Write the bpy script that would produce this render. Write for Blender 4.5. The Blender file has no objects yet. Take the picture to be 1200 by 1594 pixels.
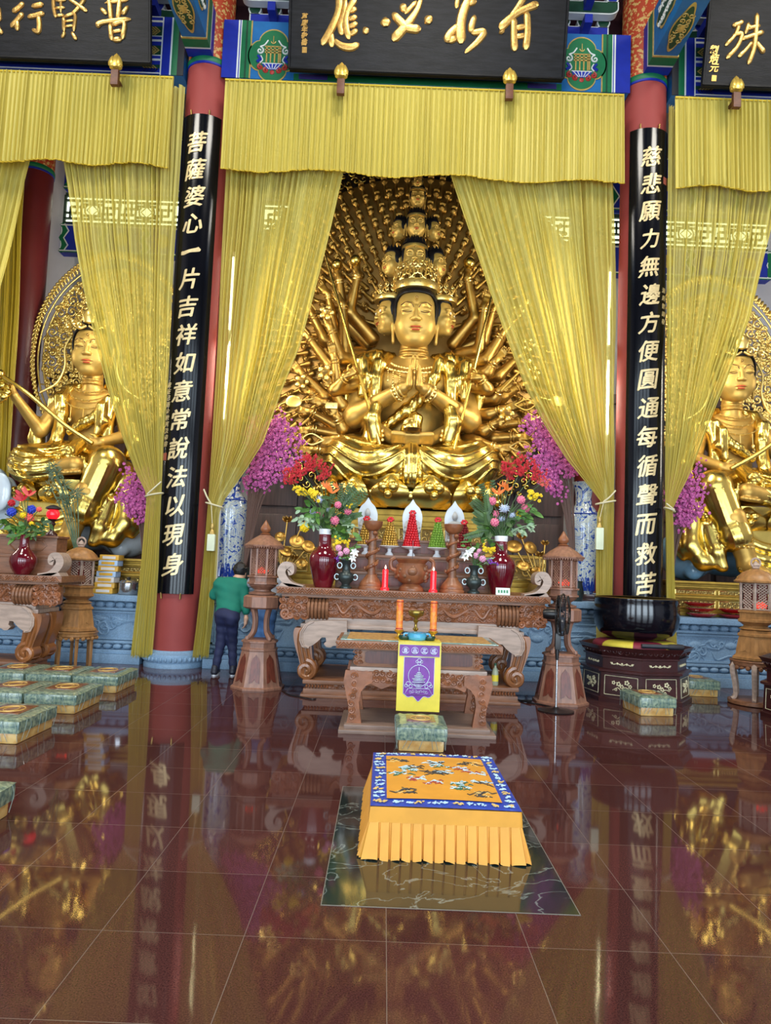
import bpy, bmesh, math, random
import numpy as np
from mathutils import Vector, Matrix, Euler
PI = math.pi
SC = bpy.context.scene
COL = SC.collection
random.seed(7)

# ------------------------------------------------------------------ camera
CAM_F, CAM_P, CAM_R, CAM_Y = 1123.1065, 0.0747334, 0.0398448, 0.0006266   # focal length in pixels of a 1200x1594 picture, pitch, roll, yaw
CAM_O = np.array([-0.37357, 0.0, 1.57852])
def _axes():
    cy, sy = math.cos(CAM_Y), math.sin(CAM_Y)
    Rz = np.array([[cy, -sy, 0], [sy, cy, 0], [0, 0, 1]])
    cp, sp = math.cos(CAM_P), math.sin(CAM_P)
    r, u, f = np.array([1., 0, 0]), np.array([0, -sp, cp]), np.array([0, cp, sp])
    cr, sr = math.cos(CAM_R), math.sin(CAM_R)
    r, u = r * cr + u * sr, u * cr - r * sr
    return Rz @ r, Rz @ u, Rz @ f
AX_R, AX_U, AX_F = _axes()
cam_data = bpy.data.cameras.new('camera')
cam_data.sensor_fit = 'VERTICAL'
cam_data.sensor_height = 24.0
cam_data.lens = CAM_F / 1594.0 * 24.0
cam_data.clip_start, cam_data.clip_end = 0.05, 200
cam = bpy.data.objects.new('camera', cam_data)
COL.objects.link(cam)
cam.matrix_world = Matrix([[AX_R[0], AX_U[0], -AX_F[0], CAM_O[0]], [AX_R[1], AX_U[1], -AX_F[1], CAM_O[1]],
                           [AX_R[2], AX_U[2], -AX_F[2], CAM_O[2]], [0, 0, 0, 1]])
SC.camera = cam
def at(u, v, Y):
    """point of the vertical plane at depth Y that the photograph shows at pixel (u, v)"""
    d = AX_R * (u - 600) / CAM_F - AX_U * (v - 797) / CAM_F + AX_F
    p = CAM_O + d * ((Y - CAM_O[1]) / d[1])
    return (float(p[0]), float(p[1]), float(p[2]))
def atz(u, v, Z):
    d = AX_R * (u - 600) / CAM_F - AX_U * (v - 797) / CAM_F + AX_F
    p = CAM_O + d * ((Z - CAM_O[2]) / d[2])
    return (float(p[0]), float(p[1]), float(p[2]))

# ------------------------------------------------------------------ light and exposure
SC.view_settings.view_transform = 'Standard'
SC.view_settings.look = 'None'
SC.view_settings.gamma = 1.0
SC.view_settings.use_curve_mapping = False
SC.view_settings.exposure = -0.04
W = bpy.data.worlds.new('world'); SC.world = W; W.use_nodes = True
_bg = W.node_tree.nodes['Background']; _bg.inputs[0].default_value = (0.62, 0.78, 1.0, 1); _bg.inputs[1].default_value = 1.0
def area(name, loc, target, sx, sy, power, color):
    l = bpy.data.lights.new(name, 'AREA'); l.shape = 'RECTANGLE'; l.size, l.size_y = sx, sy
    l.energy = power; l.color = color
    o = bpy.data.objects.new(name, l); COL.objects.link(o); o.location = loc
    o.rotation_euler = (Vector(target) - Vector(loc)).to_track_quat('-Z', 'Y').to_euler()
    return o
DAY = (0.74, 0.88, 1.0)
for k, x in enumerate((-8.0, -4.0, 0.0, 4.0, 8.0)):      # daylight through the open hall front behind the camera
    area('daylight_door', (x, -4.3, 2.7), (x, 10, 2.2), 2.6, 5.2, 540, DAY)
    area('added_clerestory', (x, -4.3, 8.0), (x, 10, 5.5), 3.0, 2.4, 110, DAY)  # upper openings added to the unseen front wall for more light
for x in (-6.6, 0.0, 6.6):                               # unseen overhead fill added to brighten table tops, cushions and floor
    area('overhead_fill', (x, 5.0, 11.6), (x, 5.6, 0.0), 2.2, 2.2, 520, (1.0, 0.95, 0.84))
for x in (-10.3, -3.9, -2.85, 2.85, 3.9, 10.3):          # inner pair at the curtain tubes; the rest added to light the side statues
    tx = {-10.3: -5.6, -3.9: -5.6, -2.85: 0, 2.85: 0, 3.9: 5.6, 10.3: 5.6}[x]
    area('altar_tube_and_fill', (x, 10.95, 5.2), (tx, 12.4, 4.6), 0.16, 2.6, 110, (1.0, 0.93, 0.78))
SC.cycles.max_bounces = 10
SC.cycles.diffuse_bounces = 4
SC.cycles.glossy_bounces = 5
SC.cycles.transmission_bounces = 6
SC.cycles.transparent_max_bounces = 16
SC.cycles.sample_clamp_indirect = 6.0
SC.cycles.caustics_reflective = False
SC.cycles.caustics_refractive = False

# ------------------------------------------------------------------ materials
def srgb(r, g, b):
    f = lambda c: (c / 255 / 12.92) if c / 255 <= 0.04045 else ((c / 255 + 0.055) / 1.055) ** 2.4
    return (f(r), f(g), f(b), 1.0)
MATS = {}
def mat(name, color, rough=0.5, metal=0.0, vary=0.0, vscale=6.0, bump=0.0, bscale=40.0, coat=0.0, spec=0.5, stretch=None, emit=None, estr=0.0, color2=None, detail=4.0, kind='noise', trans=0.0, alpha=1.0):
    """a principled material whose colour and bump vary with object-space noise"""
    if name in MATS: return MATS[name]
    m = bpy.data.materials.new(name); m.use_nodes = True
    nt = m.node_tree; b = nt.nodes['Principled BSDF']; L = nt.links
    b.inputs['Base Color'].default_value = color
    b.inputs['Roughness'].default_value = rough; b.inputs['Metallic'].default_value = metal
    b.inputs['Coat Weight'].default_value = coat; b.inputs['Coat Roughness'].default_value = 0.06
    b.inputs['Specular IOR Level'].default_value = spec
    b.inputs['Transmission Weight'].default_value = trans
    b.inputs['Alpha'].default_value = alpha
    if emit is not None:
        b.inputs['Emission Color'].default_value = emit; b.inputs['Emission Strength'].default_value = estr
    tc = nt.nodes.new('ShaderNodeTexCoord'); mp = nt.nodes.new('ShaderNodeMapping')
    L.new(tc.outputs['Object'], mp.inputs['Vector'])
    if stretch: mp.inputs['Scale'].default_value = stretch
    def tex(scale):
        if kind == 'voronoi':
            t = nt.nodes.new('ShaderNodeTexVoronoi'); t.inputs['Scale'].default_value = scale; return t.outputs['Distance'], t
        t = nt.nodes.new('ShaderNodeTexNoise'); t.inputs['Scale'].default_value = scale; t.inputs['Detail'].default_value = detail
        return t.outputs['Fac'], t
    if vary > 0 or color2 is not None:
        o, t = tex(vscale); L.new(mp.outputs[0], t.inputs['Vector'])
        r = nt.nodes.new('ShaderNodeValToRGB'); L.new(o, r.inputs[0])
        c = np.array(color[:3])
        lo = c * (1 - vary) if color2 is None else c; hi = np.minimum(c * (1 + vary), 1) if color2 is None else np.array(color2[:3])
        r.color_ramp.elements[0].position = 0.36; r.color_ramp.elements[1].position = 0.64
        r.color_ramp.elements[0].color = (*lo, 1); r.color_ramp.elements[1].color = (*hi, 1)
        L.new(r.outputs[0], b.inputs['Base Color'])
    if bump > 0:
        o, t = tex(bscale); L.new(mp.outputs[0], t.inputs['Vector'])
        bp = nt.nodes.new('ShaderNodeBump'); bp.inputs['Strength'].default_value = bump; bp.inputs['Distance'].default_value = 0.02
        L.new(o, bp.inputs['Height']); L.new(bp.outputs[0], b.inputs['Normal'])
    MATS[name] = m
    return m

def cloth_sheer(name, color, opac, tl=0.45):
    m = bpy.data.materials.new(name); m.use_nodes = True
    nt = m.node_tree; nt.nodes.clear(); L = nt.links
    out = nt.nodes.new('ShaderNodeOutputMaterial')
    d = nt.nodes.new('ShaderNodeBsdfDiffuse'); t = nt.nodes.new('ShaderNodeBsdfTranslucent'); tr = nt.nodes.new('ShaderNodeBsdfTransparent')
    gl = nt.nodes.new('ShaderNodeBsdfGlossy'); gl.inputs['Roughness'].default_value = 0.35; gl.inputs['Color'].default_value = (0.9, 0.85, 0.5, 1)
    tc = nt.nodes.new('ShaderNodeTexCoord'); mp = nt.nodes.new('ShaderNodeMapping'); mp.inputs['Scale'].default_value = (30, 30, 2.0)
    n = nt.nodes.new('ShaderNodeTexNoise'); n.inputs['Scale'].default_value = 1.0
    L.new(tc.outputs['Object'], mp.inputs['Vector']); L.new(mp.outputs[0], n.inputs['Vector'])
    r = nt.nodes.new('ShaderNodeValToRGB'); L.new(n.outputs['Fac'], r.inputs[0])
    c = np.array(color[:3]); r.color_ramp.elements[0].color = (*(c * 0.86), 1); r.color_ramp.elements[1].color = (*np.minimum(c * 1.1, 1), 1)
    for s in (d, t): L.new(r.outputs[0], s.inputs['Color'])
    tr.inputs['Color'].default_value = (0.93, 0.92, 0.62, 1)
    a = nt.nodes.new('ShaderNodeMixShader'); a.inputs[0].default_value = tl; L.new(d.outputs[0], a.inputs[1]); L.new(t.outputs[0], a.inputs[2])
    g = nt.nodes.new('ShaderNodeMixShader'); g.inputs[0].default_value = 0.03; L.new(a.outputs[0], g.inputs[1]); L.new(gl.outputs[0], g.inputs[2])
    f = nt.nodes.new('ShaderNodeMixShader'); f.inputs[0].default_value = opac; L.new(tr.outputs[0], f.inputs[1]); L.new(g.outputs[0], f.inputs[2])
    L.new(f.outputs[0], out.inputs[0])
    MATS[name] = m
    return m

# ------------------------------------------------------------------ mesh builder
class MB:
    """collects polygons and links them as ONE mesh object"""
    def __init__(s): s.v = []; s.f = []; s.m = []; s.s = []
    def add(s, vs, fs, mi=0, smooth=True):
        o = len(s.v); s.v.extend([tuple(p) for p in vs])
        for f in fs: s.f.append([i + o for i in f]); s.m.append(mi); s.s.append(smooth)
        return s
    def box(s, x0, x1, y0, y1, z0, z1, mi=0, b=0.0):
        if b <= 0:
            v = [(x, y, z) for x in (x0, x1) for y in (y0, y1) for z in (z0, z1)]
            return s.add(v, [(0, 1, 3, 2), (4, 6, 7, 5), (0, 4, 5, 1), (2, 3, 7, 6), (0, 2, 6, 4), (1, 5, 7, 3)], mi, False)
        b = min(b, (x1 - x0) / 2.01, (y1 - y0) / 2.01, (z1 - z0) / 2.01)
        bm = bmesh.new(); bmesh.ops.create_cube(bm, size=1.0)
        for v in bm.verts: v.co = ((x0 + x1) / 2 + v.co.x * (x1 - x0), (y0 + y1) / 2 + v.co.y * (y1 - y0), (z0 + z1) / 2 + v.co.z * (z1 - z0))
        bmesh.ops.bevel(bm, geom=bm.edges[:], offset=b, segments=2, affect='EDGES', profile=0.7)
        bm.verts.index_update()
        s.add([v.co[:] for v in bm.verts], [[v.index for v in f.verts] for f in bm.faces], mi, True); bm.free()
        return s
    def lathe(s, prof, c=(0, 0, 0), n=24, mi=0, smooth=True, a0=0.0, sx=1.0, sy=1.0, tilt=None):
        """prof = [(radius, z)...] turned round the vertical through c"""
        vs = []
        for r, z in prof:
            for k in range(n):
                a = a0 + 2 * PI * k / n
                p = Vector((r * math.cos(a) * sx, r * math.sin(a) * sy, z))
                if tilt is not None: p = tilt @ p
                vs.append((c[0] + p.x, c[1] + p.y, c[2] + p.z))
        fs = []
        for i in range(len(prof) - 1):
            for k in range(n):
                k2 = (k + 1) % n
                fs.append((i * n + k, i * n + k2, (i + 1) * n + k2, (i + 1) * n + k))
        if prof[0][0] > 1e-5: fs.append(tuple(range(n - 1, -1, -1)))
        if prof[-1][0] > 1e-5: fs.append(tuple((len(prof) - 1) * n + k for k in range(n)))
        return s.add(vs, fs, mi, smooth)
    def tube(s, pts, r, n=8, mi=0, cap=True, flat=1.0, up=None):
        """sweep along pts; r a radius or one per point; flat squashes the section along up"""
        P = [Vector(p) for p in pts]; R = r if isinstance(r, (list, tuple, np.ndarray)) else [r] * len(P)
        if len(P) < 2: return s
        t0 = (P[1] - P[0]).normalized()
        ref = Vector(up) if up is not None else (Vector((0, 0, 1)) if abs(t0.z) < 0.9 else Vector((1, 0, 0)))
        nrm = (ref - t0 * ref.dot(t0)).normalized(); vs = []; fs = []
        for i, p in enumerate(P):
            t = (P[min(i + 1, len(P) - 1)] - P[max(i - 1, 0)])
            t = t.normalized() if t.length > 1e-9 else t0
            if up is not None: ref2 = Vector(up); nn = ref2 - t * ref2.dot(t)
            else: nn = nrm - t * nrm.dot(t)
            if nn.length > 1e-6: nrm = nn.normalized()
            bn = t.cross(nrm)
            for k in range(n):
                a = 2 * PI * k / n
                vs.append(p + (nrm * math.cos(a) * flat + bn * math.sin(a)) * R[i])
        for i in range(len(P) - 1):
            for k in range(n):
                k2 = (k + 1) % n; fs.append((i * n + k, i * n + k2, (i + 1) * n + k2, (i + 1) * n + k))
        if cap: fs.append(tuple(range(n - 1, -1, -1))); fs.append(tuple((len(P) - 1) * n + k for k in range(n)))
        return s.add(vs, fs, mi, True)
    def prism(s, out, d0, d1, plane='xz', mi=0, smooth=False, c=(0, 0, 0)):
        """outline (list of 2D points) given depth; plane xz: depth along y, xy: along z, yz: along x"""
        a = sum(out[i][0] * out[(i + 1) % len(out)][1] - out[(i + 1) % len(out)][0] * out[i][1] for i in range(len(out)))
        if a < 0: out = out[::-1]
        def P(p, d): q = {'xz': (p[0], d, p[1]), 'xy': (p[0], p[1], d), 'yz': (d, p[0], p[1])}[plane]; return (q[0] + c[0], q[1] + c[1], q[2] + c[2])
        n = len(out); vs = [P(p, d0) for p in out] + [P(p, d1) for p in out]
        fs = [tuple(range(n)), tuple(range(2 * n - 1, n - 1, -1))]
        fs += [(i, i + n, (i + 1) % n + n, (i + 1) % n) for i in range(n)]
        if plane in ('xy', 'yz'): fs = [f[::-1] for f in fs]
        return s.add(vs, fs, mi, smooth)
    def ell(s, c, r, n=12, m=8, mi=0, R=None):
        r = (r, r, r) if not isinstance(r, (tuple, list)) else r
        vs = []; fs = []
        for i in range(m + 1):
            t = PI * i / m
            for k in range(n):
                a = 2 * PI * k / n; p = Vector((r[0] * math.sin(t) * math.cos(a), r[1] * math.sin(t) * math.sin(a), r[2] * math.cos(t)))
                if R is not None: p = R @ p
                vs.append((c[0] + p.x, c[1] + p.y, c[2] + p.z))
        for i in range(m):
            for k in range(n):
                k2 = (k + 1) % n; fs.append((i * n + k, (i + 1) * n + k, (i + 1) * n + k2, i * n + k2))
        return s.add(vs, fs, mi, True)
    def grid(s, fn, nu, nv, mi=0, smooth=True, close=False):
        vs = [fn(i / nu, j / nv) for j in range(nv + 1) for i in range(nu + 1)]
        fs = [(j * (nu + 1) + i, j * (nu + 1) + i + 1, (j + 1) * (nu + 1) + i + 1, (j + 1) * (nu + 1) + i) for j in range(nv) for i in range(nu)]
        return s.add(vs, fs, mi, smooth)
    def xform(s, M):
        s.v = [tuple(M @ Vector(p)) for p in s.v]; return s
    def join(s, o, M=None, mi=None):
        vs = o.v if M is None else [tuple(M @ Vector(p)) for p in o.v]
        k = len(s.v); s.v.extend(vs); s.f.extend([[i + k for i in f] for f in o.f]); s.m.extend(o.m if mi is None else [mi] * len(o.f)); s.s.extend(o.s)
        return s
    def mesh(s, name, mats):
        me = bpy.data.meshes.new(name); me.from_pydata(s.v, [], s.f)
        for m in (mats if isinstance(mats, (list, tuple)) else [mats]): me.materials.append(m)
        me.polygons.foreach_set('material_index', s.m); me.polygons.foreach_set('use_smooth', s.s)
        me.update()
        return me
    def build(s, name, mats, parent=None, world=False, loc=None, angle=38):
        if world and parent is not None:
            o = parent.location; s.v = [(p[0] - o.x, p[1] - o.y, p[2] - o.z) for p in s.v]
            if parent.rotation_euler.z: raise ValueError('rotated parent')
        me = s.mesh(name, mats)
        if angle and any(s.s) and len(s.f) < 400000: me.set_sharp_from_angle(angle=math.radians(angle))
        return link(name, me, parent, loc)
def link(name, data, parent=None, loc=None, rot=None, scale=None):
    o = bpy.data.objects.new(name, data); COL.objects.link(o)
    if parent is not None: o.parent = parent
    if loc is not None: o.location = loc
    if rot is not None: o.rotation_euler = rot
    if scale is not None: o.scale = scale if isinstance(scale, (tuple, list)) else (scale,) * 3
    return o
def tag(o, label, cat, group=None, kind=None):
    o['label'] = label; o['category'] = cat
    if group: o['group'] = group
    if kind: o['kind'] = kind
    return o
def thing(name, label, cat, loc=(0, 0, 0), rz=0.0, group=None):
    o = bpy.data.objects.new(name, None); COL.objects.link(o); o.location = loc; o.rotation_euler = (0, 0, rz); o.empty_display_size = 0.1
    return tag(o, label, cat, group)
def structure(o, label=None):
    o['kind'] = 'structure'
    if label: o['label'] = label
    return o
def dup(o, loc=None, rz=None, label=None, parent=None):
    c = o.copy(); COL.objects.link(c)
    if parent is not None: c.parent = parent
    if loc is not None: c.location = loc
    if rz is not None: c.rotation_euler = (0, 0, rz)
    if label: c['label'] = label
    for ch in [x for x in KIDS.get(o, [])] or list(o.children): dup(ch, parent=c)
    return c
KIDS = {}

def spiral(c, r, turns=1.6, a0=0.0, d=1, n=22, y=0.0, grow=0.92, plane='xz'):
    """points of a scroll, tightening towards c"""
    P = []
    for i in range(n + 1):
        t = i / n; a = a0 + d * turns * 2 * PI * t; rr = r * (1 - grow * t)
        p = (c[0] + rr * math.cos(a), c[1] + rr * math.sin(a))
        P.append({'xz': (p[0], y, p[1]), 'yz': (y, p[0], p[1]), 'xy': (p[0], p[1], y)}[plane])
    return P
def crom(P, n=8, closed=False):
    """Catmull-Rom through the points"""
    P = [np.array(p, float) for p in P]; out = []
    N = len(P); R = range(N if closed else N - 1)
    for i in R:
        p0 = P[(i - 1) % N] if closed or i > 0 else 2 * P[0] - P[1]
        p1, p2 = P[i], P[(i + 1) % N]
        p3 = P[(i + 2) % N] if closed or i + 2 < N else 2 * P[-1] - P[-2]
        for k in range(n):
            t = k / n
            out.append(tuple(0.5 * ((2 * p1) + (p2 - p0) * t + (2 * p0 - 5 * p1 + 4 * p2 - p3) * t * t + (3 * p1 - p0 - 3 * p2 + p3) * t ** 3)))
    if not closed: out.append(tuple(P[-1]))
    return out
def interp(tab, z):
    """piecewise linear table [(z, value)...] sorted by z"""
    return float(np.interp(z, [t[0] for t in tab], [t[1] for t in tab]))

# text: the builtin font, one mesh of given height standing in the XZ plane, centred on (0,0)
_dgcache = {}
def glyph(ch, size, extrude=0.01, offset=0.0, shear=0.0, bevel=0.0, wob=0.0):
    key = (ch, round(size, 4), extrude, offset, shear, bevel)
    if key not in _dgcache:
        c = bpy.data.curves.new('glyph', 'FONT'); c.body = ch; c.size = size; c.extrude = extrude; c.offset = offset; c.shear = shear; c.bevel_depth = bevel; c.resolution_u = 5
        o = bpy.data.objects.new('glyph', c); COL.objects.link(o)
        dg = bpy.context.evaluated_depsgraph_get(); me = bpy.data.meshes.new_from_object(o.evaluated_get(dg))
        V = [tuple(v.co) for v in me.vertices]; F = [list(p.vertices) for p in me.polygons]
        bpy.data.objects.remove(o); bpy.data.meshes.remove(me); bpy.data.curves.remove(c)
        x0 = min(v[0] for v in V); x1 = max(v[0] for v in V); y0 = min(v[1] for v in V); y1 = max(v[1] for v in V)
        V = [(v[0] - (x0 + x1) / 2, -v[2], v[1] - (y0 + y1) / 2) for v in V]
        _dgcache[key] = (V, F)
    return _dgcache[key]

# ------------------------------------------------------------------ signed distance sculpting
class Sdf:
    """sculpts one continuous surface out of blended shapes, on a grid of step h"""
    def __init__(s, lo, hi, h):
        s.lo = np.array(lo, np.float32); s.h = h; s.n = (np.ceil((np.array(hi) - np.array(lo)) / h).astype(int) + 1)
        s.ax = [s.lo[i] + h * np.arange(s.n[i], dtype=np.float32) for i in range(3)]
        s.f = np.full(tuple(s.n), 1.0, np.float32)
    def blk(s, lo, hi):
        sl = []; G = []
        for i in range(3):
            a = max(0, int((lo[i] - s.lo[i]) / s.h)); b = min(s.n[i], int((hi[i] - s.lo[i]) / s.h) + 2)
            if b <= a: return None
            sl.append(slice(a, b)); sh = [1, 1, 1]; sh[i] = -1; G.append(s.ax[i][a:b].reshape(sh))
        return tuple(sl), G
    def mix(s, d, sl, k, op):
        F = s.f[sl]
        if op == 'u':
            h = np.maximum(k - np.abs(F - d), 0) / k; s.f[sl] = np.minimum(F, d) - h * h * k * 0.25
        elif op == 'c':
            d = -d; h = np.maximum(k - np.abs(F - d), 0) / k; s.f[sl] = np.maximum(F, d) + h * h * k * 0.25
        elif op == 'i':
            s.f[sl] = np.maximum(F, d)
    def ell(s, c, r, k=0.05, op='u', R=None):
        r = (r, r, r) if not isinstance(r, (tuple, list)) else r
        m = max(r) + k + 2 * s.h; b = s.blk([c[i] - m for i in range(3)], [c[i] + m for i in range(3)])
        if b is None: return s
        sl, G = b; x, y, z = G[0] - c[0], G[1] - c[1], G[2] - c[2]
        if R is not None:
            M = np.array(R.transposed() if hasattr(R, 'transposed') else np.array(R).T, np.float32)
            x, y, z = M[0][0] * x + M[0][1] * y + M[0][2] * z, M[1][0] * x + M[1][1] * y + M[1][2] * z, M[2][0] * x + M[2][1] * y + M[2][2] * z
        k0 = np.sqrt((x / r[0]) ** 2 + (y / r[1]) ** 2 + (z / r[2]) ** 2) + 1e-6
        k1 = np.sqrt((x / r[0] ** 2) ** 2 + (y / r[1] ** 2) ** 2 + (z / r[2] ** 2) ** 2) + 1e-6
        s.mix((k0 * (k0 - 1) / k1).astype(np.float32), sl, k, op); return s
    def cap(s, a, b, ra, rb=None, k=0.05, op='u', fl=None):
        rb = ra if rb is None else rb; a = np.array(a, np.float32); b = np.array(b, np.float32); m = max(ra, rb) + k + 2 * s.h
        q = s.blk(np.minimum(a, b) - m, np.maximum(a, b) + m)
        if q is None: return s
        sl, G = q; ab = b - a; L = float(ab @ ab) + 1e-9
        x, y, z = G[0] - a[0], G[1] - a[1], G[2] - a[2]
        t = np.clip((x * ab[0] + y * ab[1] + z * ab[2]) / L, 0, 1)
        dx, dy, dz = x - t * ab[0], y - t * ab[1], z - t * ab[2]
        if fl is not None: dx, dy, dz = dx / fl[0], dy / fl[1], dz / fl[2]
        d = np.sqrt(dx * dx + dy * dy + dz * dz) - (ra + (rb - ra) * t)
        if fl is not None: d = d * min(fl)
        s.mix(d.astype(np.float32), sl, k, op); return s
    def chain(s, P, R, k=0.05, op='u', fl=None):
        R = R if isinstance(R, (list, tuple)) else [R] * len(P)
        for i in range(len(P) - 1): s.cap(P[i], P[i + 1], R[i], R[i + 1], k, op, fl)
        return s
    def box(s, c, r, rad=0.02, k=0.03, op='u'):
        m = max(r) + k + 2 * s.h + rad; q = s.blk([c[i] - r[i] - k - rad - 2 * s.h for i in range(3)], [c[i] + r[i] + k + rad + 2 * s.h for i in range(3)])
        if q is None: return s
        sl, G = q; D = [np.abs(G[i] - c[i]) - (r[i] - rad) for i in range(3)]
        d = np.sqrt(np.maximum(D[0], 0) ** 2 + np.maximum(D[1], 0) ** 2 + np.maximum(D[2], 0) ** 2) + np.minimum(np.maximum(np.maximum(D[0], D[1]), D[2]), 0) - rad
        s.mix(d.astype(np.float32), sl, k, op); return s
    def disp(s, fn):
        G = [s.ax[0][:, None, None], s.ax[1][None, :, None], s.ax[2][None, None, :]]
        s.f += fn(*G).astype(np.float32); return s
    def geo(s):
        f = s.f; sg = f < 0; nx, ny, nz = f.shape
        c = sg[:-1, :-1, :-1].astype(np.uint8)
        tot = np.zeros((nx - 1, ny - 1, nz - 1), np.uint8)
        for i in (0, 1):
            for j in (0, 1):
                for k in (0, 1): tot += sg[i:nx - 1 + i, j:ny - 1 + j, k:nz - 1 + k]
        I, J, K = np.nonzero((tot > 0) & (tot < 8)); N = len(I)
        idx = np.full(tot.shape, -1, np.int32); idx[I, J, K] = np.arange(N)
        acc = np.zeros((N, 3)); cnt = np.zeros(N)
        C = [(i, j, k) for i in (0, 1) for j in (0, 1) for k in (0, 1)]
        for a in C:
            for ax in range(3):
                if a[ax]: continue
                b = list(a); b[ax] = 1
                fa = f[I + a[0], J + a[1], K + a[2]]; fb = f[I + b[0], J + b[1], K + b[2]]
                w = (fa < 0) != (fb < 0); t = np.where(w, fa / np.where(w, fa - fb, 1), 0)
                P = np.zeros((N, 3)); P[:] = a; P[:, ax] = t
                acc[w] += P[w]; cnt[w] += 1
        V = (np.stack([I, J, K], 1) + acc / cnt[:, None]) * s.h + s.lo
        Fs = []
        for ax in range(3):
            A = [slice(None)] * 3; B = [slice(None)] * 3; A[ax] = slice(0, -1); B[ax] = slice(1, None)
            x = sg[tuple(A)] != sg[tuple(B)]
            e = np.argwhere(x); o1, o2 = [(1, 2), (2, 0), (0, 1)][ax]
            ok = (e[:, o1] > 0) & (e[:, o2] > 0) & (e[:, o1] < tot.shape[o1]) & (e[:, o2] < tot.shape[o2]); e = e[ok]
            def g(d1, d2): q = e.copy(); q[:, o1] += d1; q[:, o2] += d2; return idx[q[:, 0], q[:, 1], q[:, 2]]
            Q = np.stack([g(-1, -1), g(0, -1), g(0, 0), g(-1, 0)], 1)
            ins = sg[e[:, 0], e[:, 1], e[:, 2]]
            Q[~ins] = Q[~ins][:, ::-1]; Fs.append(Q)
        return V, np.concatenate(Fs)
    def mesh(s, name, m):
        V, F = s.geo(); me = bpy.data.meshes.new(name)
        me.vertices.add(len(V)); me.vertices.foreach_set('co', V.astype(np.float32).ravel())
        me.loops.add(F.size); me.loops.foreach_set('vertex_index', F.astype(np.int32).ravel())
        me.polygons.add(len(F)); me.polygons.foreach_set('loop_start', np.arange(0, F.size, 4, dtype=np.int32))
        me.polygons.foreach_set('use_smooth', np.ones(len(F), bool))
        me.materials.append(m); me.update(calc_edges=True); me.validate()
        return me
    def build(s, name, m, parent=None, world=False):
        if world and parent is not None: s.lo = s.lo - np.array(parent.location[:], np.float32)
        return link(name, s.mesh(name, m), parent)

# ================================================================== the hall
M_grout = None
def floor_material():
    m = bpy.data.materials.new('polished_granite'); m.use_nodes = True; nt = m.node_tree; L = nt.links; b = nt.nodes['Principled BSDF']
    geo = nt.nodes.new('ShaderNodeNewGeometry'); sep = nt.nodes.new('ShaderNodeSeparateXYZ'); L.new(geo.outputs['Position'], sep.inputs[0])
    def math_(op, a, bb=None):
        n = nt.nodes.new('ShaderNodeMath'); n.operation = op
        for i, q in enumerate((a, bb)):
            if q is None: continue
            if isinstance(q, (int, float)): n.inputs[i].default_value = q
            else: L.new(q, n.inputs[i])
        return n.outputs[0]
    def line(o, off):
        u = math_('DIVIDE', math_('ADD', o, off), 0.6); fr = math_('FRACT', u)
        d = math_('ABSOLUTE', math_('SUBTRACT', fr, 0.5)); return math_('GREATER_THAN', d, 0.5 - 0.0016 / 0.6), math_('FLOOR', u)
    lx, ix = line(sep.outputs['X'], 60.3); ly, iy = line(sep.outputs['Y'], 60.6 - 3.17 + 0.0)
    ln = math_('MAXIMUM', lx, ly)
    cell = nt.nodes.new('ShaderNodeCombineXYZ'); L.new(ix, cell.inputs[0]); L.new(iy, cell.inputs[1])
    wn = nt.nodes.new('ShaderNodeTexWhiteNoise'); L.new(cell.outputs[0], wn.inputs['Vector'])
    n1 = nt.nodes.new('ShaderNodeTexNoise'); n1.inputs['Scale'].default_value = 160; n1.inputs['Detail'].default_value = 3
    L.new(geo.outputs['Position'], n1.inputs['Vector'])
    r = nt.nodes.new('ShaderNodeValToRGB'); L.new(n1.outputs['Fac'], r.inputs[0])
    r.color_ramp.elements[0].position = 0.38; r.color_ramp.elements[1].position = 0.66
    r.color_ramp.elements[0].color = (0.043, 0.0145, 0.0135, 1); r.color_ramp.elements[1].color = (0.092, 0.032, 0.027, 1)
    hs = nt.nodes.new('ShaderNodeHueSaturation'); L.new(r.outputs[0], hs.inputs['Color'])
    L.new(math_('ADD', math_('MULTIPLY', wn.outputs['Value'], 0.34), 0.83), hs.inputs['Value'])
    mx = nt.nodes.new('ShaderNodeMix'); mx.data_type = 'RGBA'; L.new(ln, mx.inputs['Factor']); L.new(hs.outputs[0], mx.inputs['A']); mx.inputs['B'].default_value = (0.15, 0.11, 0.095, 1)
    L.new(mx.outputs['Result'], b.inputs['Base Color'])
    L.new(math_('ADD', math_('MULTIPLY', ln, 0.3), 0.045), b.inputs['Roughness'])
    b.inputs['IOR'].default_value = 1.34
    return m
floor = MB().box(-11, 11, -4, 14.2, -0.2, 0.0).build('floor', floor_material()); structure(floor)
m_marble = mat('green_marble', srgb(20, 30, 30), 0.07, color2=srgb(30, 42, 41), vscale=3, spec=0.8)
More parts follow.
